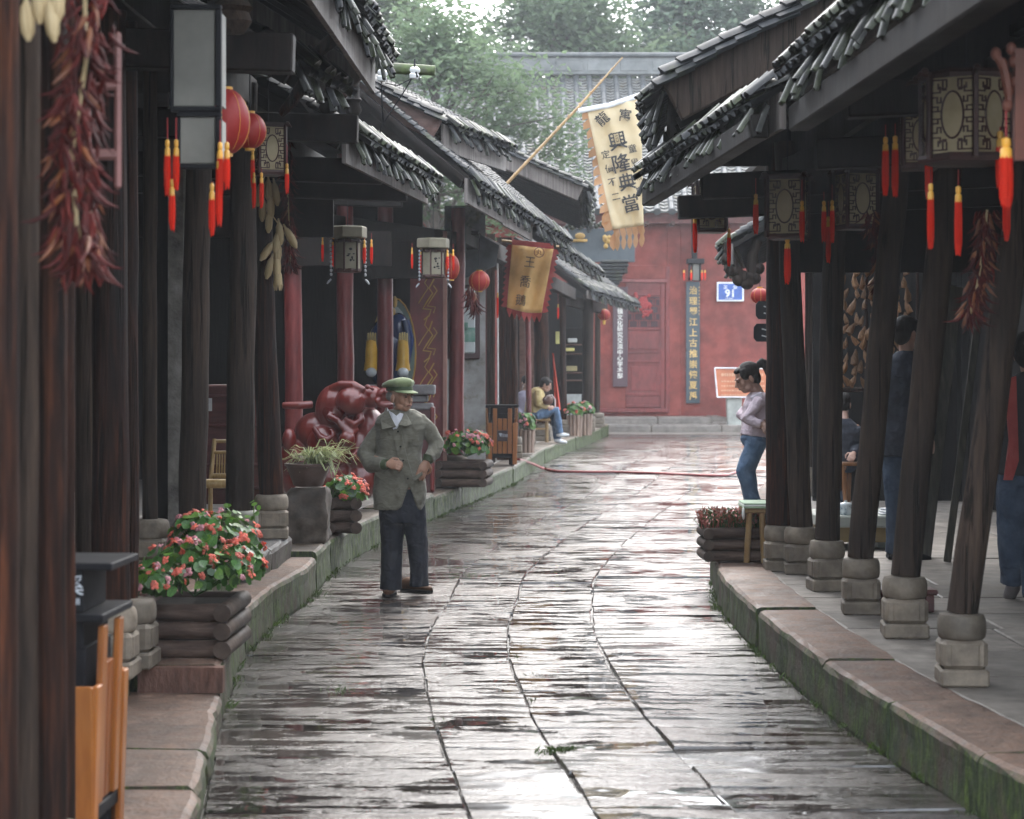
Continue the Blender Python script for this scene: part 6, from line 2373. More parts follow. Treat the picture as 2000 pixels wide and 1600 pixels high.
# bench, bright cloth and shop clutter far left
t = thing('bamboo_bench', 'pale bamboo bench under the sitting woman in yellow', 'bench', P(1060, 862, 37))
for (px, dy) in ((1068, 0), (1038, 0), (1068, .35), (1038, .35)):
    mb = MB()
    p0, p1 = P(px, 864, 36.7), P(px, 821, 36.7)
    mb.tube([p0 + V((0, dy, 0)), p1 + V((0, dy, 0))], .03, 8)
    part('leg', mb, m_bamboo, t)
mb = MB()
mb.box(P(1052, 820, 36.85), (.42, .42, .04), bev=.01)
part('seat', mb, m_bamboo, t)
mb = MB()
mb.tube([P(1036, 838, 36.7), P(1070, 838, 36.7)], .018, 7)
part('rail', mb, m_bamboo, t)
mb = MB()
a = P(1083, 800, 39.5)
mb.grid(lambda u, v: P(lerp(1079, 1084, v) + u * lerp(2, 11, v), lerp(690, 800, v), 39.6 + .05 * math.sin(u * 6)), 6, 8)
single('red_cloth', mb, M('scarlet_cloth', [(.50, .05, .03), (.62, .09, .05)], rough=(.7, .9)), 'strip of scarlet cloth hanging behind the sitting woman', 'cloth', True)
for i, (px, py, wd, hh, c_, lb) in enumerate(((1112, 683, 20, 6, (.62, .55, .20), 'yellow packet on the far shop shelf, upper'), (1089, 660, 8, 24, (.62, .58, .22), 'tall pale yellow card in the far shop'), (1118, 665, 18, 8, (.5, .5, .48), 'row of pale small goods on the far shop shelf'),
                                              (1116, 720, 22, 10, (.30, .25, .12), 'brown goods on the lower far shop shelf'))):
    mb = MB()
    c0 = P(px, py, 42.5)
    mb.box(c0, (wd * 42.5 / F, .15, hh * 42.5 / F), bev=.01)
    single('shop_goods', mb, plain('goods_' + 'abcd'[i], c_, .6), lb, 'goods')
sh = thing('shop_shelf', 'dark shelf with goods in the far left shop', 'shelf', P(1115, 740, 42.7))
for py in (672, 690, 727, 742):
    fbox(sh, 1100, py, 1137, py + 3, 42.6, .3, m_redboard, 'shelf_board')
fbox(sh, 1099, 640, 1138, 770, 42.95, .04, m_wall_dark, 'back_board')
# ------------------------------------------------------------------ people
m_skin_o = M('weathered_skin', [(0.289, 0.1445, 0.08925), (0.3655, 0.1955, 0.1275), (0.425, 0.2465, 0.17)], scale=10, rough=(.45, .6), bump=.25, bd=.004, var=0, big=.2)
m_skin = M('skin', [(0.324, 0.18, 0.1305), (0.396, 0.2385, 0.18), (0.45, 0.279, 0.216)], scale=8, rough=(.45, .6), bump=.05, var=0, big=.12)
m_hair = M('black_hair', [(.008, .007, .007), (.016, .013, .012), (.03, .025, .022)], scale=9, st=(8, 8, 1), rough=(.6, .8), bump=.7, var=0, spec=.25)
m_eye = plain('dark_eye', (.015, .01, .008), .3)
m_lip = plain('lip', (.24, .085, .07), .5)
TEX = bpy.data.textures.new('folds', 'CLOUDS')
TEX.noise_scale = .11
TEX.noise_depth = 2
TEX2 = bpy.data.textures.new('creases', 'CLOUDS')
TEX2.noise_scale = .05
TEX2.noise_depth = 3


def fuse(o, vox, it=4, fold=0.0, crease=0.0):
    r_ = o.modifiers.new('fuse', 'REMESH')
    r_.mode = 'VOXEL'
    r_.voxel_size = vox
    r_.use_smooth_shade = True
    s_ = o.modifiers.new('smooth', 'SMOOTH')
    s_.factor = .5
    s_.iterations = it
    for tx, st_ in ((TEX, fold), (TEX2, crease)):
        if st_:
            d_ = o.modifiers.new('folds', 'DISPLACE')
            d_.texture = tx
            d_.strength = st_
            d_.mid_level = .5
            d_.texture_coords = 'LOCAL'
    return o


def hand(mb, wrist, d, nrm, s=1.0, thumb=1, curl=.5):
    """palm and five fingers; D points to the fingers, NRM out of the back of the hand, curl closes towards -NRM"""
    d = V(d).normalized()
    nrm = V(nrm)
    nrm = (nrm - d * nrm.dot(d)).normalized()
    sd = d.cross(nrm) * thumb
    w_ = V(wrist)
    mb.tube([w_ - d * .02, w_ + d * .015 * s, w_ + d * .05 * s, w_ + d * .085 * s], [(.024 * s, .020 * s), (.027 * s, .018 * s), (.040 * s, .016 * s), (.038 * s, .013 * s)], 10, up=sd)
    for i, (off, L) in enumerate(((.030, .068), (.0105, .078), (-.010, .072), (-.029, .056))):
        p = w_ + d * .08 * s + sd * off * s
        pts = [p]
        ang = 0.0
        for k, f in enumerate((.45, .32, .25)):
            ang += curl * (.55, .95, .7)[k]
            dd = d * math.cos(ang) - nrm * math.sin(ang)
            p = p + dd * L * f * s
            pts.append(p)
        mb.tube(pts, [.0095 * s, .0092 * s, .0085 * s, .0070 * s], 8)
    p = w_ + d * .02 * s + sd * .026 * s
    pts = [p, p + (d * .5 + sd * .8 - nrm * .2).normalized() * .032 * s, p + (d * .75 + sd * .6 - nrm * .45).normalized() * .062 * s, p + (d * .9 + sd * .25 - nrm * .6).normalized() * .085 * s]
    mb.tube(pts, [.0125 * s, .0115 * s, .0100 * s, .0075 * s], 8)


def head_mesh(mb, c, m, s=1.0, old=False):
    """skull, jaw, nose, ears; the face looks along -y of M"""
    def e(p, r, n=14, k=10):
        mb.ell(V(c) + m @ (V(p) * s), tuple(x * s for x in r), n, k, m)
    e((0, .012, .032), (.074, .094, .085))
    e((0, -.022, -.035), (.058, .066, .072))
    e((0, -.050, -.076), (.032, .032, .028))
    for q in (-1, 1):
        e((q * .036, -.052, -.020), (.027, .027, .032))
        e((q * .076, .012, -.012), (.009, .020, .033))
        e((q * .040, -.03, -.065), (.022, .034, .026))
        e((q * .030, -.080, .026), (.026, .012, .009))
    mb.tube([V(c) + m @ (V(p) * s) for p in ((0, -.084, .018), (0, -.098, -.004), (0, -.109, -.022), (0, -.094, -.030))], [.009 * s, .011 * s, .0145 * s, .010 * s], 8)
    e((0, -.086, -.052), (.024, .012, .013))
    if old:
        for q in (-1, 1):
            e((q * .030, -.078, -.045), (.008, .012, .02))


def face_bits(root, c, m, s=1.0):
    for q in (-1, 1):
        mb = MB()
        mb.ell(V(c) + m @ (V((q * .030, -.0835, .006)) * s), (.013 * s, .005 * s, .0055 * s), 8, 6, m)
        part('eye', mb, m_eye, root, True)
        mb = MB()
        mb.tube([V(c) + m @ (V((q * (.014 + .010 * k), -.092 + .003 * k * k * .8, .024 + .003 * math.sin(k))) * s) for k in range(4)], [.002 * s, .0035 * s, .0035 * s, .0015 * s], 5)
        part('eyebrow', mb, m_hair, root, True)
    mb = MB()
    mb.tube([V(c) + m @ (V((x, -.098 + abs(x) * .25, -.054)) * s) for x in (-.022, -.01, 0, .01, .022)], [.002 * s, .0045 * s, .005 * s, .0045 * s, .002 * s], 6)
    part('lips', mb, m_lip, root, True)


def ring(c, hw, dp, n=32, tilt=0.0, fx=None):
    out = []
    for k in range(n):
        a = 2 * PI * k / n
        x, y = math.cos(a), math.sin(a)
        p = V((hw * abs(x) ** .85 * (1 if x > 0 else -1), dp * abs(y) ** .85 * (1 if y > 0 else -1), 0))
        if fx:
            p = fx(p, a)
        out.append(V(c) + p)
    return out


# --- the old man in the cap
YM = 14.8
KM = YM / F


def Q(px, py, dy=0.0):
    p = P(px, py, YM)
    p.y += dy
    return p


man = thing('person', 'elderly man in a green cap, grey-green jacket and dark trousers walking down the street', 'person', Q(788, 1166))
body = MB()
hc = Q(783, 776, -.01)
hm_ = Matrix.Rotation(R(48), 3, 'Z') @ Matrix.Rotation(R(3), 3, 'X')
head_mesh(body, hc, hm_, .98, True)
body.tube([Q(782, 795, .01), Q(781, 815, .02), Q(782, 840, .02)], [.050, .052, .06], 12)
body.loft([ring(Q(782, py, .02), hw, dp, 20) for py, hw, dp in ((980, .13, .09), (900, .13, .09), (840, .15, .09), (822, .08, .06))])
for s in ((751, 834, 716, 891, 756, 905), (822, 830, 848, 868, 834, 898)):
    a, b, c = Q(s[0], s[1], .02), Q(s[2], s[3], .05), Q(s[4], s[5], -.13 if s[0] < 780 else -.06)
    body.tube([a, a.lerp(b, .5), b, b.lerp(c, .5), c], [.028, .032, .033, .030, .027], 10)
for s in ((767, 985, 768, 1072, 765, 1150), (804, 985, 814, 1068, 816, 1145)):
    body.tube([Q(s[0], s[1], .03), Q(s[2], s[3], .03), Q(s[4], s[5], .03)], [.06, .042, .03], 10)
hand(body, Q(757, 905, -.14), (1, -.35, -.06), (-.1, -1, .5), .98, -1, 1.05)
hand(body, Q(834, 899, -.07), (-.40, -.22, -1), (.3, -1, .2), .98, -1, .18)
bo = part('body', body, m_skin_o, man, True)
fuse(bo, .0042, 6, 0, .0)
face_bits(man, hc, hm_, .98)
# jacket
m_jac = M('olive_grey_cloth', [(0.1176, 0.1105, 0.08137), (0.1404, 0.1319, 0.1), (0.1632, 0.1533, 0.1167)], scale=30, st=(1, 1, 2.5), rough=(.8, .95), bump=.2, bd=.003, var=0, big=.04, sheen=.15, folds=.6)
m_cuff = M('green_knit', [(.045, .06, .028), (.07, .09, .045)], scale=40, rough=(.85, .95), bump=.4, var=0)
jac = MB()
NOTCH = 801


def notch(py):
    def fx(p, a):
        return p
    return fx


rows = [(996, 779, 48, .118), (990, 779, 50, .124), (970, 780, 52, .130), (945, 780, 51, .128), (915, 779, 47, .122), (885, 779, 44, .118), (860, 780, 46, .118), (840, 782, 50, .116), (826, 783, 51, .106), (815, 784, 46, .092), (806, 785, 36, .076), (799, 785, 25, .062)]
rows = [(938, 780, 38, .095), (972, 780, 43, .106), (993, 779, 42, .102)] + rows
rings = []
for i, (py, cx, hw, dp) in enumerate(rows):
    rg = ring(Q(cx, py, .02), hw * KM, dp, 64)
    if py > 944:
        # the fronts fall open over the trousers
        for k, p in enumerate(rg):
            if p.y < YM:
                u = (1000 + p.x / p.y * F) - NOTCH
                lim = 944 + max(0, abs(u + 2) / .34)
                if py > lim:
                    p.z = p.z + (py - lim) * KM
    rings.append(rg)
jac.loft(rings)
for s in ((750, 830, 730, 858, 713, 889, 728, 907, 752, 906, -1), (823, 824, 838, 843, 852, 866, 847, 886, 837, 897, 1)):
    a, b, c, d_, e_ = (Q(s[0], s[1], .02), Q(s[2], s[3], .04), Q(s[4], s[5], .05), Q(s[6], s[7], -.05 if s[10] < 0 else .0), Q(s[8], s[9], -.13 if s[10] < 0 else -.06))
    rr_ = [.056, .064, .068, .064, .047] if s[10] < 0 else [.051, .056, .058, .055, .046]
    jac.tube([a + (c - a) * -.18, a, b, c, d_, e_], [.05] + rr_, 16)
    # heavy folds at the elbow
    for k in range(3):
        q = c.lerp(d_, .1 + .28 * k)
        jac.ell(q + V((0, -.035, -.02 + .016 * (k % 2))), (.05, .03, .022), 10, 6)
jo = part('jacket', jac, m_jac, man, True)
fuse(jo, .008, 3, .018, .006)
for s, e_, r_ in ((Q(749, 906, -.125), Q(759, 905, -.142), .039), (Q(837, 893, -.055), Q(834.5, 901, -.066), .038)):
    mb = MB()
    d_ = (e_ - s)
    mb.tube([s - d_ * .3, s, e_], [r_ * 1.1, r_, r_ * .95], 14)
    part('cuff', mb, m_cuff, jo, True)
m_shirt = plain('white_shirt', (.66, .66, .70), .85)
mb = MB()
for qq in ([(757, 796), (766, 812), (776, 836), (770, 838), (757, 815)], [(792, 806), (789, 818), (777, 836), (774, 834), (781, 818)]):
    o = V((0, 0, 0))
    pts = [Q(x, y, -.105 + .0016 * (836 - y) * (1 if x < 770 or x > 785 else .6)) for x, y in qq]
    n = len(pts)
    mb.add(pts + [p + V((0, .012, 0)) for p in pts], [tuple(range(n)), tuple(range(2 * n - 1, n - 1, -1))] + [(i, n + i, n + (i + 1) % n, (i + 1) % n) for i in range(n)])
part('shirt_collar', mb, m_shirt, man)
mb = MB()
pts = [Q(761, 803, -.052), Q(768, 818, -.092), Q(776, 837, -.122), Q(782, 824, -.108), Q(789, 808, -.060), Q(782, 806, -.072), Q(775, 812, -.09), Q(768, 806, -.075)]
mb.add(pts + [p + V((0, .02, 0)) for p in pts], [(0, 1, 7), (1, 6, 7), (1, 2, 6), (2, 3, 6), (3, 5, 6), (3, 4, 5)] + [(i, 8 + i, 8 + (i + 1) % 8, (i + 1) % 8) for i in range(8)])
part('shirt_front', mb, m_shirt, man)
for qq in ([(754, 795, -.02), (744, 822, -.07), (748, 838, -.125), (770, 834, -.135), (776, 832, -.14), (766, 815, -.105), (759, 800, -.05)],
           [(791, 803, -.05), (797, 812, -.07), (806, 828, -.11), (795, 832, -.135), (779, 829, -.14), (786, 818, -.10)]):
    mb = MB()
    pts = [Q(*q) for q in qq]
    n = len(pts)
    mb.add(pts + [p + V((0, .016, -.004)) for p in pts], [tuple(range(n)), tuple(range(2 * n - 1, n - 1, -1))] + [(i, n + i, n + (i + 1) % n, (i + 1) % n) for i in range(n)])
    c2_ = part('jacket_collar', mb, m_jac, jo)
    bv = c2_.modifiers.new('bevel', 'BEVEL')
    bv.width = .004
mb = MB()
pl = [(771, 838), (774, 860), (780, 885), (788, 912), (797, 943)]
fr_ = lambda py: -.106 - .020 * math.sin(max(0, min(1, (py - 830) / 150)) * PI) + .02
pts = []
for x, y in pl:
    pts.append((Q(x - 2, y, fr_(y) - .012), Q(x + 15, y + 1, fr_(y) - .012)))
for (a, b), (c, d_) in zip(pts, pts[1:]):
    mb.add([a, b, d_, c] + [p + V((0, .02, 0)) for p in (a, b, d_, c)], [(0, 1, 2, 3), (0, 3, 7, 4), (1, 5, 6, 2), (0, 4, 5, 1), (3, 2, 6, 7)])
part('placket', mb, m_jac, jo)
for (x, y) in ((776, 842), (781, 871), (786, 898), (795, 933)):
    mb = MB()
    mb.ell(Q(x + 3, y, fr_(y) - .018), (.007, .005, .007), 8, 6)
    part('button', mb, m_blk, jo, True)
for qq in ([(734, 926), (748, 936), (764, 928), (763, 922), (736, 919)], [(800, 862), (819, 860), (819, 854), (800, 856)], [(808, 930), (826, 920), (827, 926), (811, 938)]):
    mb = MB()
    yv = fr_(qq[0][1]) + (.035 if qq[0][0] < 740 else .012)
    mb.prism([(Q(x, y).x, Q(x, y).z) for x, y in qq][::-1], .02, (0, YM + yv - .012 - .0, 0), (1, 0, 0), (0, 0, 1))
    part('pocket_flap', mb, m_jac, jo)
# trousers
m_tr = M('navy_trousers', [(0.0056, 0.007, 0.0126), (0.0098, 0.0119, 0.0196), (0.0154, 0.0182, 0.0294)], scale=25, st=(1, 1, .5), rough=(.7, .9), bump=.15, var=0, big=.2, folds=.6)
tr = MB()
tr.loft([ring(Q(783, py, .02), hw * KM, dp, 24) for py, hw, dp in ((1022, 40, .095), (1005, 43, .10), (990, 43, .10), (965, 40, .095), (950, 36, .085))])
for lg in ([(764, 985, 25), (765, 1030, 23.5), (765, 1075, 21.5), (764, 1115, 21), (763, 1146, 21.5), (763, 1152, 22)], [(806, 985, 25), (811, 1025, 22.5), (815, 1068, 20.5), (818, 1105, 18.5), (818, 1136, 19), (818, 1146, 19.5)]):
    dx = .0
    tr.tube([Q(a, b, .03) for a, b, c in lg], [(c * KM, c * KM * 1.02) for a, b, c in lg], 20, up=(1, 0, 0))
to = part('trousers', tr, m_tr, man, True)
fuse(to, .007, 2, .014, .004)
m_shoe = M('brown_suede', [(.06, .028, .013), (.105, .05, .024), (.15, .075, .038)], scale=14, rough=(.6, .8), bump=.2, var=0)
for (base, ang, sx) in ((G(762, 1163, .0), R(-4), 1), (G(813, 1157, .0), R(58), 1)):
    d_ = rz(ang) @ V((0, -1, 0))
    side = rz(ang) @ V((1, 0, 0))
    mb = MB()
    o = base + V((0, .06, 0)) if ang < 0 else base + V((-.02, .05, 0))
    secs = [(-.10, .030, .075), (-.06, .037, .092), (0.0, .040, .085), (.05, .046, .066), (.10, .046, .052), (.14, .036, .040), (.158, .018, .028)]
    mb.loft([[o + d_ * t + side * (math.cos(a) * w_ * (1 if math.sin(a) < .2 else .9)) + V((0, 0, .012 + max(0, h_ * (.5 + .5 * math.sin(a))))) for a in [2 * PI * k / 14 for k in range(14)]] for t, w_, h_ in secs])
    so_ = part('shoe', mb, m_shoe, man, True)
    mb = MB()
    mb.loft([[o + d_ * t + side * (x * w_ * 1.08) + V((0, 0, z)) for x, z in ((-1, .0), (1, .0), (1, .018), (-1, .018))] for t, w_, h_ in secs])
    part('sole', mb, m_blk, so_)
# cap
m_cap = M('green_cap_cloth', [(0.1275, 0.1615, 0.07225), (0.1742, 0.2125, 0.102), (0.221, 0.2592, 0.1403)], scale=20, rough=(.8, .95), bump=.2, var=0, big=.18, sheen=.2)
cm = hm_ @ Matrix.Rotation(R(-4), 3, 'X')
cc_ = hc + cm @ V((0, .012, .060))
mb = MB()
NN = 36
rgs = []
for (r1, r2_, z, o_) in ((.083, .102, -.012, 0), (.086, .105, .004, 0), (.084, .104, .018, .0), (.103, .118, .024, .008), (.116, .130, .036, .014), (.110, .122, .054, .014), (.080, .090, .068, .012), (.04, .045, .075, .01)):
    rg = []
    for k in range(NN):
        a = 2 * PI * k / NN
        wv = 1 + (.035 * math.sin(7 * a) + .02 * math.sin(12 * a + 1)) * (1 if z > .022 else 0)
        back = max(0, math.sin(a))
        rg.append(cc_ + cm @ V((r1 * .95 * wv * math.cos(a), r2_ * .97 * wv * math.sin(a) + o_, z - (.016 * back if z > .02 else 0) + (.010 * max(0, -math.sin(a)) if z > .03 else 0))))
    rgs.append(rg)
mb.loft(rgs)
cap = part('cap', mb, m_cap, man, True)
mb = MB()
mb.loft([[cc_ + cm @ V((r_ * .0855 * math.cos(a), r_ * .1045 * math.sin(a), z)) for a in [2 * PI * k / NN for k in range(NN)]] for r_, z in ((1.012, -.012), (1.02, -.010), (1.02, .014), (1.0, .016))], caps=False)
part('cap_band', mb, M('dark_green_band', [(.03, .05, .02), (.045, .07, .03)], rough=(.8, .9)), cap, True)
mb = MB()
top, bot = [], []
for i in range(15):
    a = PI + PI * (.08 + .84 * i / 14)
    p0 = V((.085 * math.cos(a), .103 * math.sin(a), -.010))
    ext = .058 * math.sin(PI * (i / 14)) ** .6
    p1 = p0 + V((math.cos(a) * ext * .5, math.sin(a) * ext, -.020 * (ext / .058)))
    top.append((cc_ + cm @ p0, cc_ + cm @ p1))
vs_ = [p for q in top for p in q]
n_ = len(vs_)
vs_ += [p - V((0, 0, .006)) for p in vs_]
fs = []
for i in range(14):
    fs.append((2 * i, 2 * i + 1, 2 * i + 3, 2 * i + 2))
    fs.append((n_ + 2 * i + 2, n_ + 2 * i + 3, n_ + 2 * i + 1, n_ + 2 * i))
    fs.append((2 * i + 1, n_ + 2 * i + 1, n_ + 2 * i + 3, 2 * i + 3))
mb.add(vs_, fs)
part('brim', mb, m_cap, cap, True)
mb = MB()
for q_ in (-1, 1):
    mb.ell(hc + hm_ @ V((q_ * .070, .045, .004)), (.010, .04, .032), 10, 8, hm_)
mb.ell(hc + hm_ @ V((0, .090, .01)), (.06, .018, .045), 10, 8, hm_)
part('cropped_hair', mb, M('grey_hair', [(.09, .085, .08), (.18, .17, .16)], scale=30, rough=(.6, .8), bump=.4), man, True)


def simple_person(label, Y, j, top_mat, leg_mat, skin, head, hair=True, tr_=(.062, .05, .042), sl_=(.05, .045, .036), torso=None, shoes=None, vox=.008, hands=True, s=1.0, shoe_mat=None, fold=.014):
    """J: joints in photograph pixels with a depth offset in metres"""
    def q(n):
        a = j[n]
        p = P(a[0], a[1], Y)
        p.y += a[2] if len(a) > 2 else 0
        return p
    t = thing('person', label, 'person', V((q('pelvis').x, q('pelvis').y, j.get('ground', .24))))
    b = MB()
    yaw, pitch, roll = head
    hm2 = Matrix.Rotation(R(yaw), 3, 'Z') @ Matrix.Rotation(R(pitch), 3, 'X') @ Matrix.Rotation(R(roll), 3, 'Y')
    hc2 = q('head')
    head_mesh(b, hc2, hm2, s)
    b.tube([hc2 + hm2 @ V((0, .02, -.05)) * s, q('neck'), q('chest')], [.05 * s, .05 * s, .07 * s], 10)
    b.tube([q('neck'), q('chest'), q('belly'), q('pelvis')], [(.06 * s, .06 * s), (.12 * s, .08 * s), (.11 * s, .08 * s), (.12 * s, .085 * s)], 12)
    for sd in 'lr':
        b.tube([q('shoulder_' + sd), q('elbow_' + sd), q('wrist_' + sd)], [.042 * s, .036 * s, .026 * s], 9)
        b.tube([q('hip_' + sd), q('knee_' + sd), q('ankle_' + sd)], [.07 * s, .048 * s, .034 * s], 9)
        if hands:
            d_ = (q('wrist_' + sd) - q('elbow_' + sd)).normalized()
            hand(b, q('wrist_' + sd), d_, j.get('nrm_' + sd, (0, -1, .3)), s * .95, 1 if sd == 'l' else -1, .5)
    fuse(part('body', b, skin, t, True), .0055, 5)
    face_bits(t, hc2, hm2, s)
    jk = MB()
    tw, td = torso or (.155, .11)
    jk.tube([q('neck').lerp(q('chest'), -.1), q('neck').lerp(q('chest'), .3), q('chest'), q('belly'), q('hem')], [(.058 * s, .058 * s), (tw * .78 * s, td * .75 * s), (tw * s, td * s), (tw * .93 * s, td * s), (tw * 1.0 * s, td * 1.06 * s)], 18, up=j.get('side', (1, 0, 0)))
    for sd in 'lr':
        a, e_, w2 = q('shoulder_' + sd), q('elbow_' + sd), q('wrist_' + sd)
        jk.tube([a.lerp(q('chest'), .2), a, a.lerp(e_, .5), e_, e_.lerp(w2, .5), w2.lerp(e_, .04)], [sl_[0] * s, sl_[0] * 1.2 * s, sl_[0] * 1.1 * s, sl_[1] * 1.15 * s, sl_[1] * s, sl_[2] * s], 12)
    fuse(part('jacket', jk, top_mat, t, True), vox, 3, fold, .006)
    tr2 = MB()
    pl_ = q('pelvis')
    tr2.tube([q('belly').lerp(pl_, .6), pl_, pl_.lerp(q('hip_l').lerp(q('hip_r'), .5), 1.0)], [(tw * .86 * s, td * .95 * s), (tw * .92 * s, td * 1.05 * s), (tw * .85 * s, td * s)], 16, up=j.get('side', (1, 0, 0)))
    for sd in 'lr':
        a, e_, w2 = q('hip_' + sd), q('knee_' + sd), q('ankle_' + sd)
        tr2.tube([a.lerp(pl_, .3), a, a.lerp(e_, .5), e_, e_.lerp(w2, .5), w2], [tr_[0] * 1.2 * s, tr_[0] * 1.3 * s, tr_[0] * 1.15 * s, tr_[1] * 1.1 * s, tr_[1] * s, tr_[2] * 1.1 * s], 14)
    fuse(part('trousers', tr2, leg_mat, t, True), vox, 3, fold * .8, .006)
    for sd in 'lr':
        an, tv = q('ankle_' + sd), V(j.get('toe_' + sd, (0, -1, 0))).normalized()
        mb = MB()
        mb.tube([an - tv * .05 * s + V((0, 0, -.01)), an + V((0, 0, -.03)), an + tv * .08 * s + V((0, 0, -.05)), an + tv * .16 * s + V((0, 0, -.058))], [.03 * s, .042 * s, .038 * s, .02 * s], 12)
        part('shoe', mb, shoe_mat or m_blk, t, True)
    if hair:
        hb = MB()
        hb.ell(hc2 + hm2 @ V((0, .030, .042)) * s, (.082 * s, .092 * s, .084 * s), 16, 12, hm2)
        hb.ell(hc2 + hm2 @ V((0, .055, -.01)) * s, (.072 * s, .055 * s, .075 * s), 14, 10, hm2)
        hb.ell(hc2 + hm2 @ V((0, -.035, .082)) * s, (.060 * s, .045 * s, .026 * s), 12, 8, hm2)
        for q_ in (-1, 1):
            hb.ell(hc2 + hm2 @ V((q_ * .066, -.015, .045)) * s, (.02 * s, .045 * s, .05 * s), 10, 8, hm2)
        if hair == 'pony':
            pts = [hc2 + hm2 @ V(p) * s for p in ((0, .105, .055), (0, .16, .06), (0, .19, .02), (0, .185, -.06), (0, .165, -.13), (0, .155, -.16))]
            hb.tube(pts, [.022 * s, .040 * s, .044 * s, .038 * s, .026 * s, .008 * s], 12)
        ho_ = part('hair', hb, m_hair, t, True)
        fuse(ho_, .006, 2, 0, .006)
        if hair == 'pony':
            mb = MB()
            mb.ell(hc2 + hm2 @ V((0, .118, .058)) * s, (.026 * s, .016 * s, .026 * s), 10, 8, hm2)
            part('hair_tie', mb, m_redl, t, True)
    return t, q, hc2, hm2


m_pinkshirt = M('pale_pink_shirt', [(.46, .36, .40), (.54, .44, .48), (.60, .51, .54)], scale=18, rough=(.8, .9), var=0, big=.06, folds=.7)
m_jean = M('blue_jeans', [(.05, .09, .16), (.085, .145, .235), (.14, .21, .31)], scale=9, rough=(.75, .9), bump=.25, folds=.6, var=0, big=.25)
m_darkjean = M('dark_jeans', [(.018, .03, .055), (.03, .05, .085), (.05, .075, .115)], scale=9, rough=(.75, .9), bump=.2, folds=.6, var=0, big=.3)
girl, gq, ghc, ghm = simple_person('young woman in a pale pink shirt and blue jeans leaning with folded arms, head bowed', 15.5, dict(
    head=(1459, 739), neck=(1481, 768, .02), chest=(1480, 792, .02), belly=(1479, 828, .02), pelvis=(1476, 856, .02), hem=(1476, 852, .02), ground=.24, side=(0, 1, 0),
    shoulder_l=(1480, 782, -.13), elbow_l=(1453, 818, -.15), wrist_l=(1482, 828, -.20), shoulder_r=(1482, 782, .15), elbow_r=(1452, 812, .14), wrist_r=(1472, 822, -.06),
    hip_l=(1477, 862, -.05), knee_l=(1452, 918, -.05), ankle_l=(1480, 1010, -.02), hip_r=(1479, 862, .08), knee_r=(1462, 922, .10), ankle_r=(1484, 1060, .12), toe_l=(-1, -.2, 0), toe_r=(-1, 0, 0)),
    m_pinkshirt, m_jean, m_skin, (-82, 26, 0), 'pony', torso=(.135, .115), sl_=(.042, .042, .034), tr_=(.066, .062, .058), s=.96, shoe_mat=m_white)
mb = MB()
for qq in ([(1466, 775), (1488, 765), (1492, 778), (1470, 789)],):
    pts = [P(x, y, 15.40 + .0 * i) for i, (x, y) in enumerate(qq)]
    mb.add(pts + [p + V((0, .16, 0)) for p in pts], [(0, 1, 2, 3), (7, 6, 5, 4), (0, 4, 5, 1), (1, 5, 6, 2), (2, 6, 7, 3), (3, 7, 4, 0)])
fuse(part('shirt_collar', mb, plain('white_pink_collar', (.60, .55, .60), .85), girl), .008, 4)

m_navyj = M('navy_jacket', [(.012, .014, .022), (.022, .026, .038), (.035, .04, .056)], scale=14, rough=(.7, .9), bump=.2, folds=.6, var=0, big=.2)
simple_person('standing man in a dark hooded jacket seen from behind between the leaning right columns', 15.0, dict(
    head=(1774, 652), neck=(1770, 690), chest=(1768, 735), belly=(1766, 810), pelvis=(1764, 880), hem=(1763, 892), ground=.24,
    shoulder_l=(1800, 712, -.02), elbow_l=(1812, 790, -.05), wrist_l=(1806, 850, -.18), shoulder_r=(1744, 712, .05), elbow_r=(1752, 800, .06), wrist_r=(1775, 850, -.12),
    hip_l=(1782, 890), knee_l=(1779, 1000), ankle_l=(1776, 1078), hip_r=(1748, 890), knee_r=(1750, 1000), ankle_r=(1750, 1080, .05), toe_l=(1, .3, 0), toe_r=(1, .3, 0)),
    m_navyj, m_darkjean, m_skin, (118, 5, 0), True, torso=(.175, .13), s=1.06, tr_=(.072, .066, .062), sl_=(.052, .05, .04))
simple_person('walking person in dark jacket over red at the right edge, jeans and grey trainers', 12.4, dict(
    head=(2010, 690), neck=(2012, 730), chest=(2012, 775), belly=(2010, 860), pelvis=(2005, 935), hem=(2005, 930), ground=.24,
    shoulder_l=(2052, 760), elbow_l=(2066, 850), wrist_l=(2050, 930, -.1), shoulder_r=(1972, 760), elbow_r=(1958, 850, .05), wrist_r=(1975, 930, -.05),
    hip_l=(2022, 950), knee_l=(2018, 1050), ankle_l=(2010, 1160, -.15), hip_r=(1984, 950), knee_r=(1976, 1055), ankle_r=(1985, 1140, .08), toe_l=(0, 1, 0), toe_r=(0, 1, -.4)),
    plain('black_jacket', (.018, .016, .018), .8), m_darkjean, m_skin, (150, 0, 0), True, torso=(.18, .13), s=1.08, tr_=(.085, .075, .065),
    shoe_mat=M('grey_trainer', [(.16, .14, .14), (.26, .24, .24)], rough=(.6, .8)))
mb = MB()
qs = [P(1962, 742, 12.2), P(1985, 735, 12.18), P(1990, 900, 12.2), P(1978, 938, 12.2), P(1962, 938, 12.2), P(1972, 860, 12.2)]
mb.add(qs + [p + V((0, .03, 0)) for p in qs], [(0, 1, 2, 3, 4, 5), (11, 10, 9, 8, 7, 6)] + [(i, 6 + i, 6 + (i + 1) % 6, (i + 1) % 6) for i in range(6)])
wk = [o for o in COL.objects if o.get('label', '').startswith('walking person')][0]
part('red_panel', mb, m_redcl, wk)

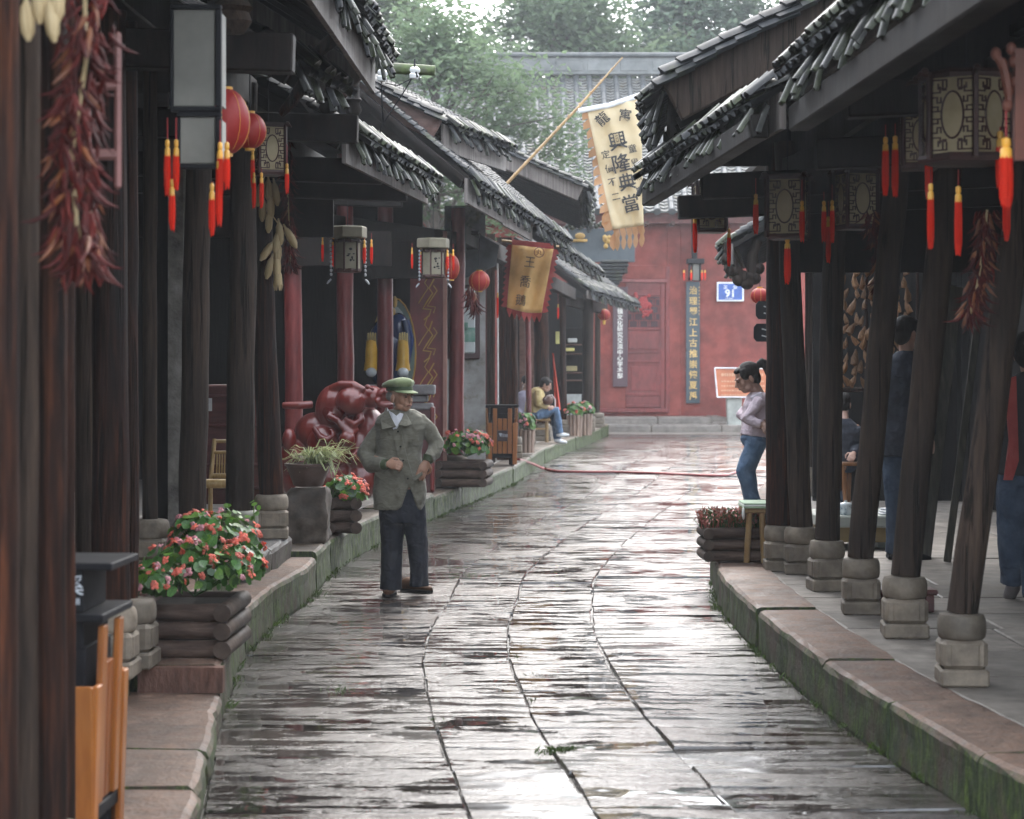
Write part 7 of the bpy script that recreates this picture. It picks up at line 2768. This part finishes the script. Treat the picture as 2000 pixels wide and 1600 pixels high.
simple_person('seated person in dark blue seen from behind on the chair deep in the right porch', 19.6, dict(
    head=(1648, 790, .1), neck=(1648, 820), chest=(1648, 845), belly=(1648, 880), pelvis=(1648, 905), hem=(1648, 908), ground=.24,
    shoulder_l=(1672, 838), elbow_l=(1674, 872), wrist_l=(1660, 885, -.2), shoulder_r=(1624, 838), elbow_r=(1618, 872), wrist_r=(1630, 885, .2),
    hip_l=(1658, 908), knee_l=(1662, 912, .38), ankle_l=(1662, 985, .38), hip_r=(1638, 908), knee_r=(1634, 912, .38), ankle_r=(1634, 985, .38), toe_l=(0, 1, 0), toe_r=(0, 1, 0)),
    m_navyj, m_darkjean, m_skin, (175, 5, 0), True, s=1.0)

m_yellow = M('yellow_blouse', [(.40, .30, .12), (.52, .40, .18), (.60, .48, .25)], scale=12, rough=(.8, .9), bump=.15, folds=.6, var=0)
simple_person('woman in a yellow blouse and jeans sitting with crossed legs on the bamboo bench', 36.8, dict(
    head=(1066, 752), neck=(1055, 760, .02), chest=(1048, 772, .02), belly=(1043, 790, .02), pelvis=(1043, 808, .02), hem=(1042, 806, .02), ground=.25, side=(0, 1, 0),
    shoulder_l=(1051, 765, -.17), elbow_l=(1050, 790, -.2), wrist_l=(1070, 795, -.16), shoulder_r=(1053, 765, .19), elbow_r=(1056, 788, .2), wrist_r=(1072, 796, .05),
    hip_l=(1050, 811, -.09), knee_l=(1086, 801, -.08), ankle_l=(1093, 846, -.05), hip_r=(1050, 811, .1), knee_r=(1082, 808, .12), ankle_r=(1089, 858, .05), toe_l=(1, -.15, .15), toe_r=(1, -.2, 0)),
    m_yellow, m_jean, m_skin, (84, 26, 0), True, torso=(.19, .15), s=1.06, shoe_mat=m_white, sl_=(.06, .05, .042), tr_=(.075, .068, .06), vox=.012)
simple_person('dark-haired person half hidden behind the woman in yellow, white striped strap showing', 37.9, dict(
    head=(1028, 748), neck=(1026, 764), chest=(1026, 776), belly=(1026, 795), pelvis=(1026, 815), hem=(1026, 815), ground=.25,
    shoulder_l=(1042, 772), elbow_l=(1046, 795), wrist_l=(1040, 808, -.15), shoulder_r=(1012, 772), elbow_r=(1008, 795), wrist_r=(1016, 808, -.15),
    hip_l=(1032, 815), knee_l=(1036, 820, -.35), ankle_l=(1037, 856, -.35), hip_r=(1020, 815), knee_r=(1018, 820, -.35), ankle_r=(1018, 856, -.35)),
    plain('lilac_striped', (.28, .26, .33), .85), m_darkjean, m_skin, (30, 20, 0), True, torso=(.18, .12), s=1.05, vox=.014)
t = thing('handbag', 'brown handbag with a pale strap on the lap of the woman in yellow', 'bag', P(1074, 790, 36.6))
mb = MB()
mb.ell(P(1070, 782, 36.55), (.10, .07, .09), 12, 8)
part('bag_body', mb, M('brown_leather', [(.09, .04, .03), (.15, .075, .055)], rough=(.4, .6)), t, True)
mb = MB()
mb.tube([P(1064, 780, 36.5), P(1070, 773, 36.5), P(1078, 772, 36.5), P(1084, 780, 36.5), P(1084, 796, 36.5)], .013, 7)
part('strap', mb, plain('pale_strap', (.45, .38, .36), .6), t, True)
# ------------------------------------------------------------------ trees beyond and beside the red hall
m_bark = M('tree_bark', [(.035, .028, .022), (.065, .052, .042), (.10, .082, .068)], scale=6, st=(3, 3, .8), rough=(.7, .9), bump=.5, var=.1)
TL = [M('tree_leaf_a', [(0.072, 0.108, 0.048), (0.114, 0.156, 0.072), (0.144, 0.192, 0.096)], scale=1.2, rough=(.7, .9), spec=.2, bump=0, var=0, big=.3, coords='pos', trans=.5),
      M('tree_leaf_b', [(0.072, 0.108, 0.06), (0.114, 0.162, 0.09), (0.15, 0.198, 0.12)], scale=1.2, rough=(.7, .9), spec=.2, bump=0, var=0, big=.3, coords='pos', trans=.5),
      M('tree_leaf_c', [(0.054, 0.084, 0.06), (0.09, 0.132, 0.09), (0.12, 0.162, 0.108)], scale=1.2, rough=(.7, .9), spec=.2, bump=0, var=0, big=.3, coords='pos', trans=.5)]


def tree(label, base, H, spread, crown_lo, nclump, nleaf, leaf, mat, seed, lean=(0, 0), squash=1.0, r0=None, name='broadleaf_tree'):
    rr = random.Random(seed)
    base = V(base)
    t = thing(name, label, 'tree', base)
    tb = MB()
    r0 = r0 or H * .022
    top = base + V((lean[0], lean[1], H * .92))
    n = 9
    pts = [base.lerp(top, i / n) + V((rr.uniform(-1, 1), rr.uniform(-1, 1), 0)) * H * .012 * (i > 0) for i in range(n + 1)]
    tb.tube(pts, [r0 * (1.15 - .95 * i / n) for i in range(n + 1)], 9)
    clumps = []
    for i in range(nclump):
        k = crown_lo + (1 - crown_lo) * rr.random() ** .8
        a = rr.random() * 2 * PI
        prof = math.sin(PI * min(1, max(.08, (k - crown_lo) / (1 - crown_lo) * .85 + .12)))
        d = spread * prof * rr.uniform(.35, 1.0)
        c = base.lerp(top, k) + V((math.cos(a) * d, math.sin(a) * d * squash, rr.uniform(-.3, .4)))
        c.z = min(c.z, base.z + H)
        clumps.append((c, spread * rr.uniform(.16, .34)))
        st_ = base.lerp(top, max(.15, k - rr.uniform(.08, .25)))
        mid = st_.lerp(c, .55) + V((rr.uniform(-.3, .3), rr.uniform(-.3, .3), rr.uniform(-.1, .5)))
        rb = r0 * .28 * (1.2 - k)
        tb.tube([st_, st_.lerp(mid, .5), mid, c], [rb + .03, rb + .02, rb * .7 + .015, .012], 6)
    part('trunk', tb, m_bark, t, True)
    cr = MB()
    per = nleaf // nclump
    for (c, r) in clumps:
        for i in range(per):
            d = V((rr.gauss(0, 1), rr.gauss(0, 1), rr.gauss(0, .75)))
            d = d.normalized() * (rr.random() ** .45)
            p = c + d * r * V((1, 1, 1)).length * .6
            m = rot_to(V((rr.gauss(0, .5), rr.gauss(0, .5), 1)))
            m = m @ rz(rr.random() * 6.28)
            s = leaf * rr.uniform(.6, 1.3)
            cr.add([p + m @ V((-s * .5, 0, 0)), p + m @ V((0, -s * .26, -s * .08)), p + m @ V((s * .5, 0, 0)), p + m @ V((0, s * .26, -s * .08))], [(0, 1, 2, 3)])
    co = part('crown', cr, mat, t)
    return t


TREES = [
    ('tall pale tree rising behind the left end of the red hall roof', (-4.5, 66, 0), 15.0, 5.2, .38, 80, 22000, .30, 0, 61),
    ('leafy tree just behind the middle of the red hall ridge', (1.5, 68, 0), 15.5, 5.2, .42, 84, 24000, .30, 1, 62),
    ('dark bluish tree behind the right half of the red hall ridge', (6.2, 72, 0), 16.5, 5.4, .40, 84, 24000, .30, 2, 63),
    ('broad tree at the right behind the tiled gable of the right houses', (11.5, 70, 0), 16.5, 5.4, .35, 80, 20000, .30, 1, 64),
    ('far tree at the left behind the left-hand roofs', (-10.5, 64, 0), 15.0, 4.8, .3, 50, 11000, .30, 0, 65),
    ('dense tree filling the gap between the left roofs and the hall ridge', (-5.6, 56, 0), 11.5, 3.8, .40, 60, 15000, .27, 0, 66),
    ('light green tree standing before the hall roof, its branches hanging over the tiles', (-1.7, 47.2, .2), 9.8, 3.5, .50, 60, 12000, .20, 1, 67),
]
for (lb, b_, H, sp_, lo, nc, nl_, lf, mi, sd) in TREES:
    tree(lb, b_, H, sp_, lo, nc, nl_, lf, TL[mi], sd, r0=.16 if sd == 67 else None)

# ------------------------------------------------------------------ weeds in the joints of the street and along the kerbs
wd = MB()
rr = random.Random(44)


def tuft(c, n, h, spread):
    for i in range(n):
        b = V(c) + V((rr.gauss(0, spread), rr.gauss(0, spread * .8), 0))
        a = rr.random() * 6.28
        d = V((math.cos(a), math.sin(a), 0))
        hh = h * rr.uniform(.5, 1.2)
        s_ = V((-d.y, d.x, 0)) * .003
        wd.add([b - s_, b + s_, b + d * hh * .35 + V((0, 0, hh * .7)) + s_ * .7, b + d * hh * .9 + V((0, 0, hh))], [(0, 1, 2, 3)])


for (px, py, n, h, sp_) in ((1080, 1472, 60, .03, .035), (1108, 1468, 40, .026, .03), (660, 1352, 30, .022, .05), (845, 1408, 12, .02, .02), (1035, 1370, 10, .02, .02), (1030, 1322, 14, .02, .02), (1015, 1285, 8, .02, .02)):
    tuft(G(px, py, -.004), n, h, sp_)
for i in range(150):
    y = rr.uniform(9.5, 30)
    c = V((poly_at(LK, y) + .012, y, 0.0))
    tuft(c, 7, .035, .018)
for i in range(70):
    y = rr.uniform(7.6, 15.6)
    c = V((poly_at(RK, y) - .012, y, 0.0))
    tuft(c, 6, .03, .016)
wo_ = part('grass', wd, M('weed_green', [(.035, .06, .012), (.06, .10, .02), (.09, .14, .03)], scale=3, rough=(.5, .7), var=0, bump=0, coords='pos', trans=.3))
wo_['kind'] = 'stuff'
# ------------------------------------------------------------------ the damp air over the street
hz = MB()
hz.box((0, 90, 11), (320, 220, 24))
ho = part('haze', hz, [])
hm = bpy.data.materials.new('haze')
hm.use_nodes = True
ht = hm.node_tree
ht.nodes.clear()
hout = ht.nodes.new('ShaderNodeOutputMaterial')
hv = ht.nodes.new('ShaderNodeVolumePrincipled')
hv.inputs['Color'].default_value = (.93, .96, 1, 1)
hv.inputs['Density'].default_value = .00085
hv.inputs['Anisotropy'].default_value = .0
ht.links.new(hv.outputs[0], hout.inputs['Volume'])
ho.data.materials.append(hm)
ho['kind'] = 'stuff'
